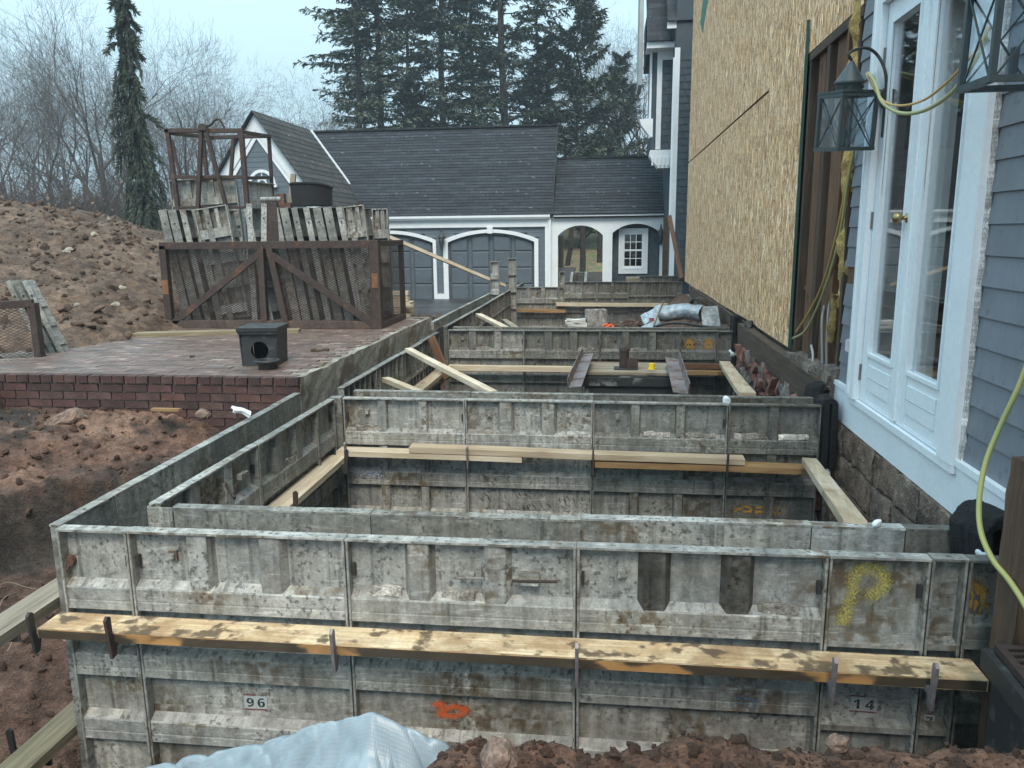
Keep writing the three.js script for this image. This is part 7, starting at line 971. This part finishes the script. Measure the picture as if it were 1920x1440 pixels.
{ const c1 = coniferGeo(11, 25, 4.0, { two: true, first: 0.1, dens: 1.0, gap: 0.5, droop: 0.3, bare: 0.15 }), c2 = coniferGeo(22, 26, 5.0, { first: 0.06, dens: 1.4, gap: 0.42, droop: 0.4, bare: 0.15 }), c3 = coniferGeo(33, 27, 5.8, { first: 0.06, dens: 1.45, gap: 0.44, droop: 0.2, lift: 0.25, bare: 0.15 }), c4 = coniferGeo(44, 12, 3.4, { first: 0.05, bare: 0.12, dens: 1.6, gap: 0.3, droop: 0.1, lift: 0.5 }), G = 'evergreens behind the garage';
  plant('conifer_tree', 'tall thin evergreen with twin trunks behind the garage ridge', G, c1, 700, undefined, -38, 1, 0.2, barkDark, needles[1]); plant('conifer_tree', 'dense dark evergreen with one pale trunk behind the garage ridge', G, c2, 838, undefined, -40, 1, 1, barkGrey, needles[0]); plant('conifer_tree', 'broadest dark evergreen with thick dark trunk behind the garage roof end', G, c3, 945, undefined, -38, 1, 2, barkDark, needles[2]);
  plant('conifer_tree', 'shorter bushy evergreen above the link roof', G, c4, 1085, undefined, -40, 1.05, 0.6, barkDark, needles[0]); plant('conifer_tree', 'low spreading evergreen next to the house roof above the link', G, c4, 1160, undefined, -44, 0.82, 3.6, barkDark, needles[2]); plant('conifer_tree', 'half hidden evergreen filling the gap behind the broadest one', G, c2, 890, undefined, -50, 0.95, 4, barkDark, needles[2]); plant('conifer_tree', 'half hidden evergreen between the twin trunks and the pale trunk', G, c2, 775, undefined, -50, 0.85, 2.5, barkDark, needles[0]); plant('conifer_tree', 'distant evergreen filling the gap right of the broadest one', G, c2, 1010, undefined, -54, 0.8, 0.4, barkDark, needles[1]); plant('conifer_tree', 'distant evergreen behind the twin trunks', G, c2, 690, undefined, -56, 0.8, 5.4, barkDark, needles[1]); plant('conifer_tree', 'low evergreen just over the garage ridge below the twin trunks', G, c4, 780, undefined, -42, 0.75, 5, barkDark, needles[2]); plant('conifer_tree', 'low evergreen behind the meeting of the two roofs', G, c4, 1020, undefined, -43, 0.9, 1.5, barkDark, needles[0]); }
{ // weeping evergreen: a leaning column hung with drooping curtains
  seed = 606; const T = new Limbs(), F = new Sprays(), z = -17.5, line = [[288, 500, 0.62], [283, 440, 0.62], [272, 370, 0.66], [262, 300, 0.6], [252, 240, 0.5], [244, 170, 0.36], [237, 100, 0.30], [232, 45, 0.2], [231, 0, 0.1], [232, -24, 0.03]].map(([a, b, r]) => [P(a, b, 'z', z), r]); const base = P(288, 470, 'z', z); const oy = groundY(base.x, z, false) - 0.1, O = V(line[0][0].x, oy, z); line.unshift([V(line[0][0].x + 0.05, oy, z), 0.55]);
  const cur = new THREE.CatmullRomCurve3(line.map((l) => l[0].clone().sub(O))); const rad = (t) => { const f = t * (line.length - 1), i = Math.min(line.length - 2, Math.floor(f)); return mix(line[i][1], line[i + 1][1], f - i); };
  for (let k = 0; k < 30; k++) T.limb(cur.getPoint(k / 30), cur.getPoint((k + 1) / 30), 0.08 * (1 - k / 31), 0.08 * (1 - (k + 1) / 31), 7);
  for (let k = 0; k < 560; k++) { const t = 0.06 + 0.93 * rnd(), c = cur.getPoint(t), az = rr(0, 6.2832), R = rad(t) * mix(0.46, 0.62, t) * rr(0.4, 1.25) * (Math.pow(vn(t * 11, az * 1.3, 5), 1.2) * 1.5 + 0.35); let d = V(Math.cos(az), 0.35, Math.sin(az)).normalize(), a = c.clone(); const st = 8;
    for (let s = 0; s < st; s++) { d.y -= 0.42; d.x *= 0.85; d.z *= 0.85; d.normalize(); const e = a.clone().addScaledVector(d, R * (s < 3 ? 0.45 : 0.2) * (s > 4 ? 1.3 : 1)); T.limb(a, e, 0.010, 0.006, 3); if (s > 0) for (let q = 0; q < 9; q++) { const o2 = a.clone().lerp(e, rnd()), dir = V(Math.cos(az) * 0.5 + rr(-0.55, 0.55), rr(-1.25, -0.25), Math.sin(az) * 0.5 + rr(-0.55, 0.55)).normalize(); dir.x *= 0.6; dir.z *= 0.6; dir.normalize(); F.blade(o2, dir, rr(0.08, 0.24) * mix(1, 0.5, t), rr(0.007, 0.015), V(rr(-1, 1), rr(-0.2, 0.6), rr(-1, 1)).normalize()); } a = e; } }
  for (let k = 0; k < 26; k++) { const tt = 0.42 + 0.55 * (k + rnd()) / 26, az = k * 2.4 + rr(-0.4, 0.4), R = rr(0.3, 0.62) * (1.15 - tt * 0.6); let d = V(Math.cos(az), 0.5, Math.sin(az)).normalize(), a = cur.getPoint(tt); for (let s = 0; s < 9; s++) { d.y -= 0.2; d.normalize(); const e = a.clone().addScaledVector(d, R / 6); T.limb(a, e, 0.014, 0.008, 3); for (let q = 0; q < 22; q++) { const o2 = a.clone().lerp(e, rnd()); F.blade(o2, V(d.x * 0.6 + rr(-0.6, 0.6), rr(-1.2, 0.1), d.z * 0.6 + rr(-0.6, 0.6)).normalize(), rr(0.07, 0.2), rr(0.008, 0.016), V(rr(-1, 1), rr(-0.2, 0.6), rr(-1, 1)).normalize()); } a = e; } }
  const t = thing('weeping_evergreen', 'narrow weeping evergreen leaning behind the dirt mound', 'tree', O.toArray()); part('trunk', T.geo(), barkDark, t); part('crown', F.geo(), mat(needleTex, { rough: 0.9, color: lin(0.16, 0.21, 0.165), side: THREE.DoubleSide }), t);
}
// trunks seen through the passage
for (const [px, z, r, l] of [[1062, -33, 0.12, 'dark leaning trunk beside the passage opening, seen through the arch'], [1092, -31, 0.13, 'dark straight trunk in the middle of the arch view'], [1124, -34, 0.13, 'dark trunk at the pier side of the arch view']]) { const p = P(px, 440, 'z', z), t = thing('tree_behind_link', l, 'tree', [p.x, groundY(p.x, z, false) - 0.2, z]); const T = new Limbs(); let a = V(0, 0, 0); seed = px; for (let k = 0; k < 8; k++) { const b = V((px === 1062 ? 0.07 : 0.01) * (k + 1) + rr(-0.04, 0.04), (k + 1) * 0.5, rr(-0.05, 0.05)); T.limb(a, b, r * (1 - k * 0.05), r * (1 - (k + 1) * 0.05), 9); a = b; } part('trunk', T.geo(), barkDark, t); const c = new Limbs(); for (let k = 0; k < 12; k++) { const s = V(0, rr(2.2, 3.8), 0), d = V(rr(-1, 1), rr(-0.3, 0.1), rr(-1, 1)).normalize(); c.limb(s, s.clone().addScaledVector(d, rr(1, 2)), 0.05, 0.015, 5); } part('crown', c.geo(), barkDark, t); }

renderer.render(scene, camera);
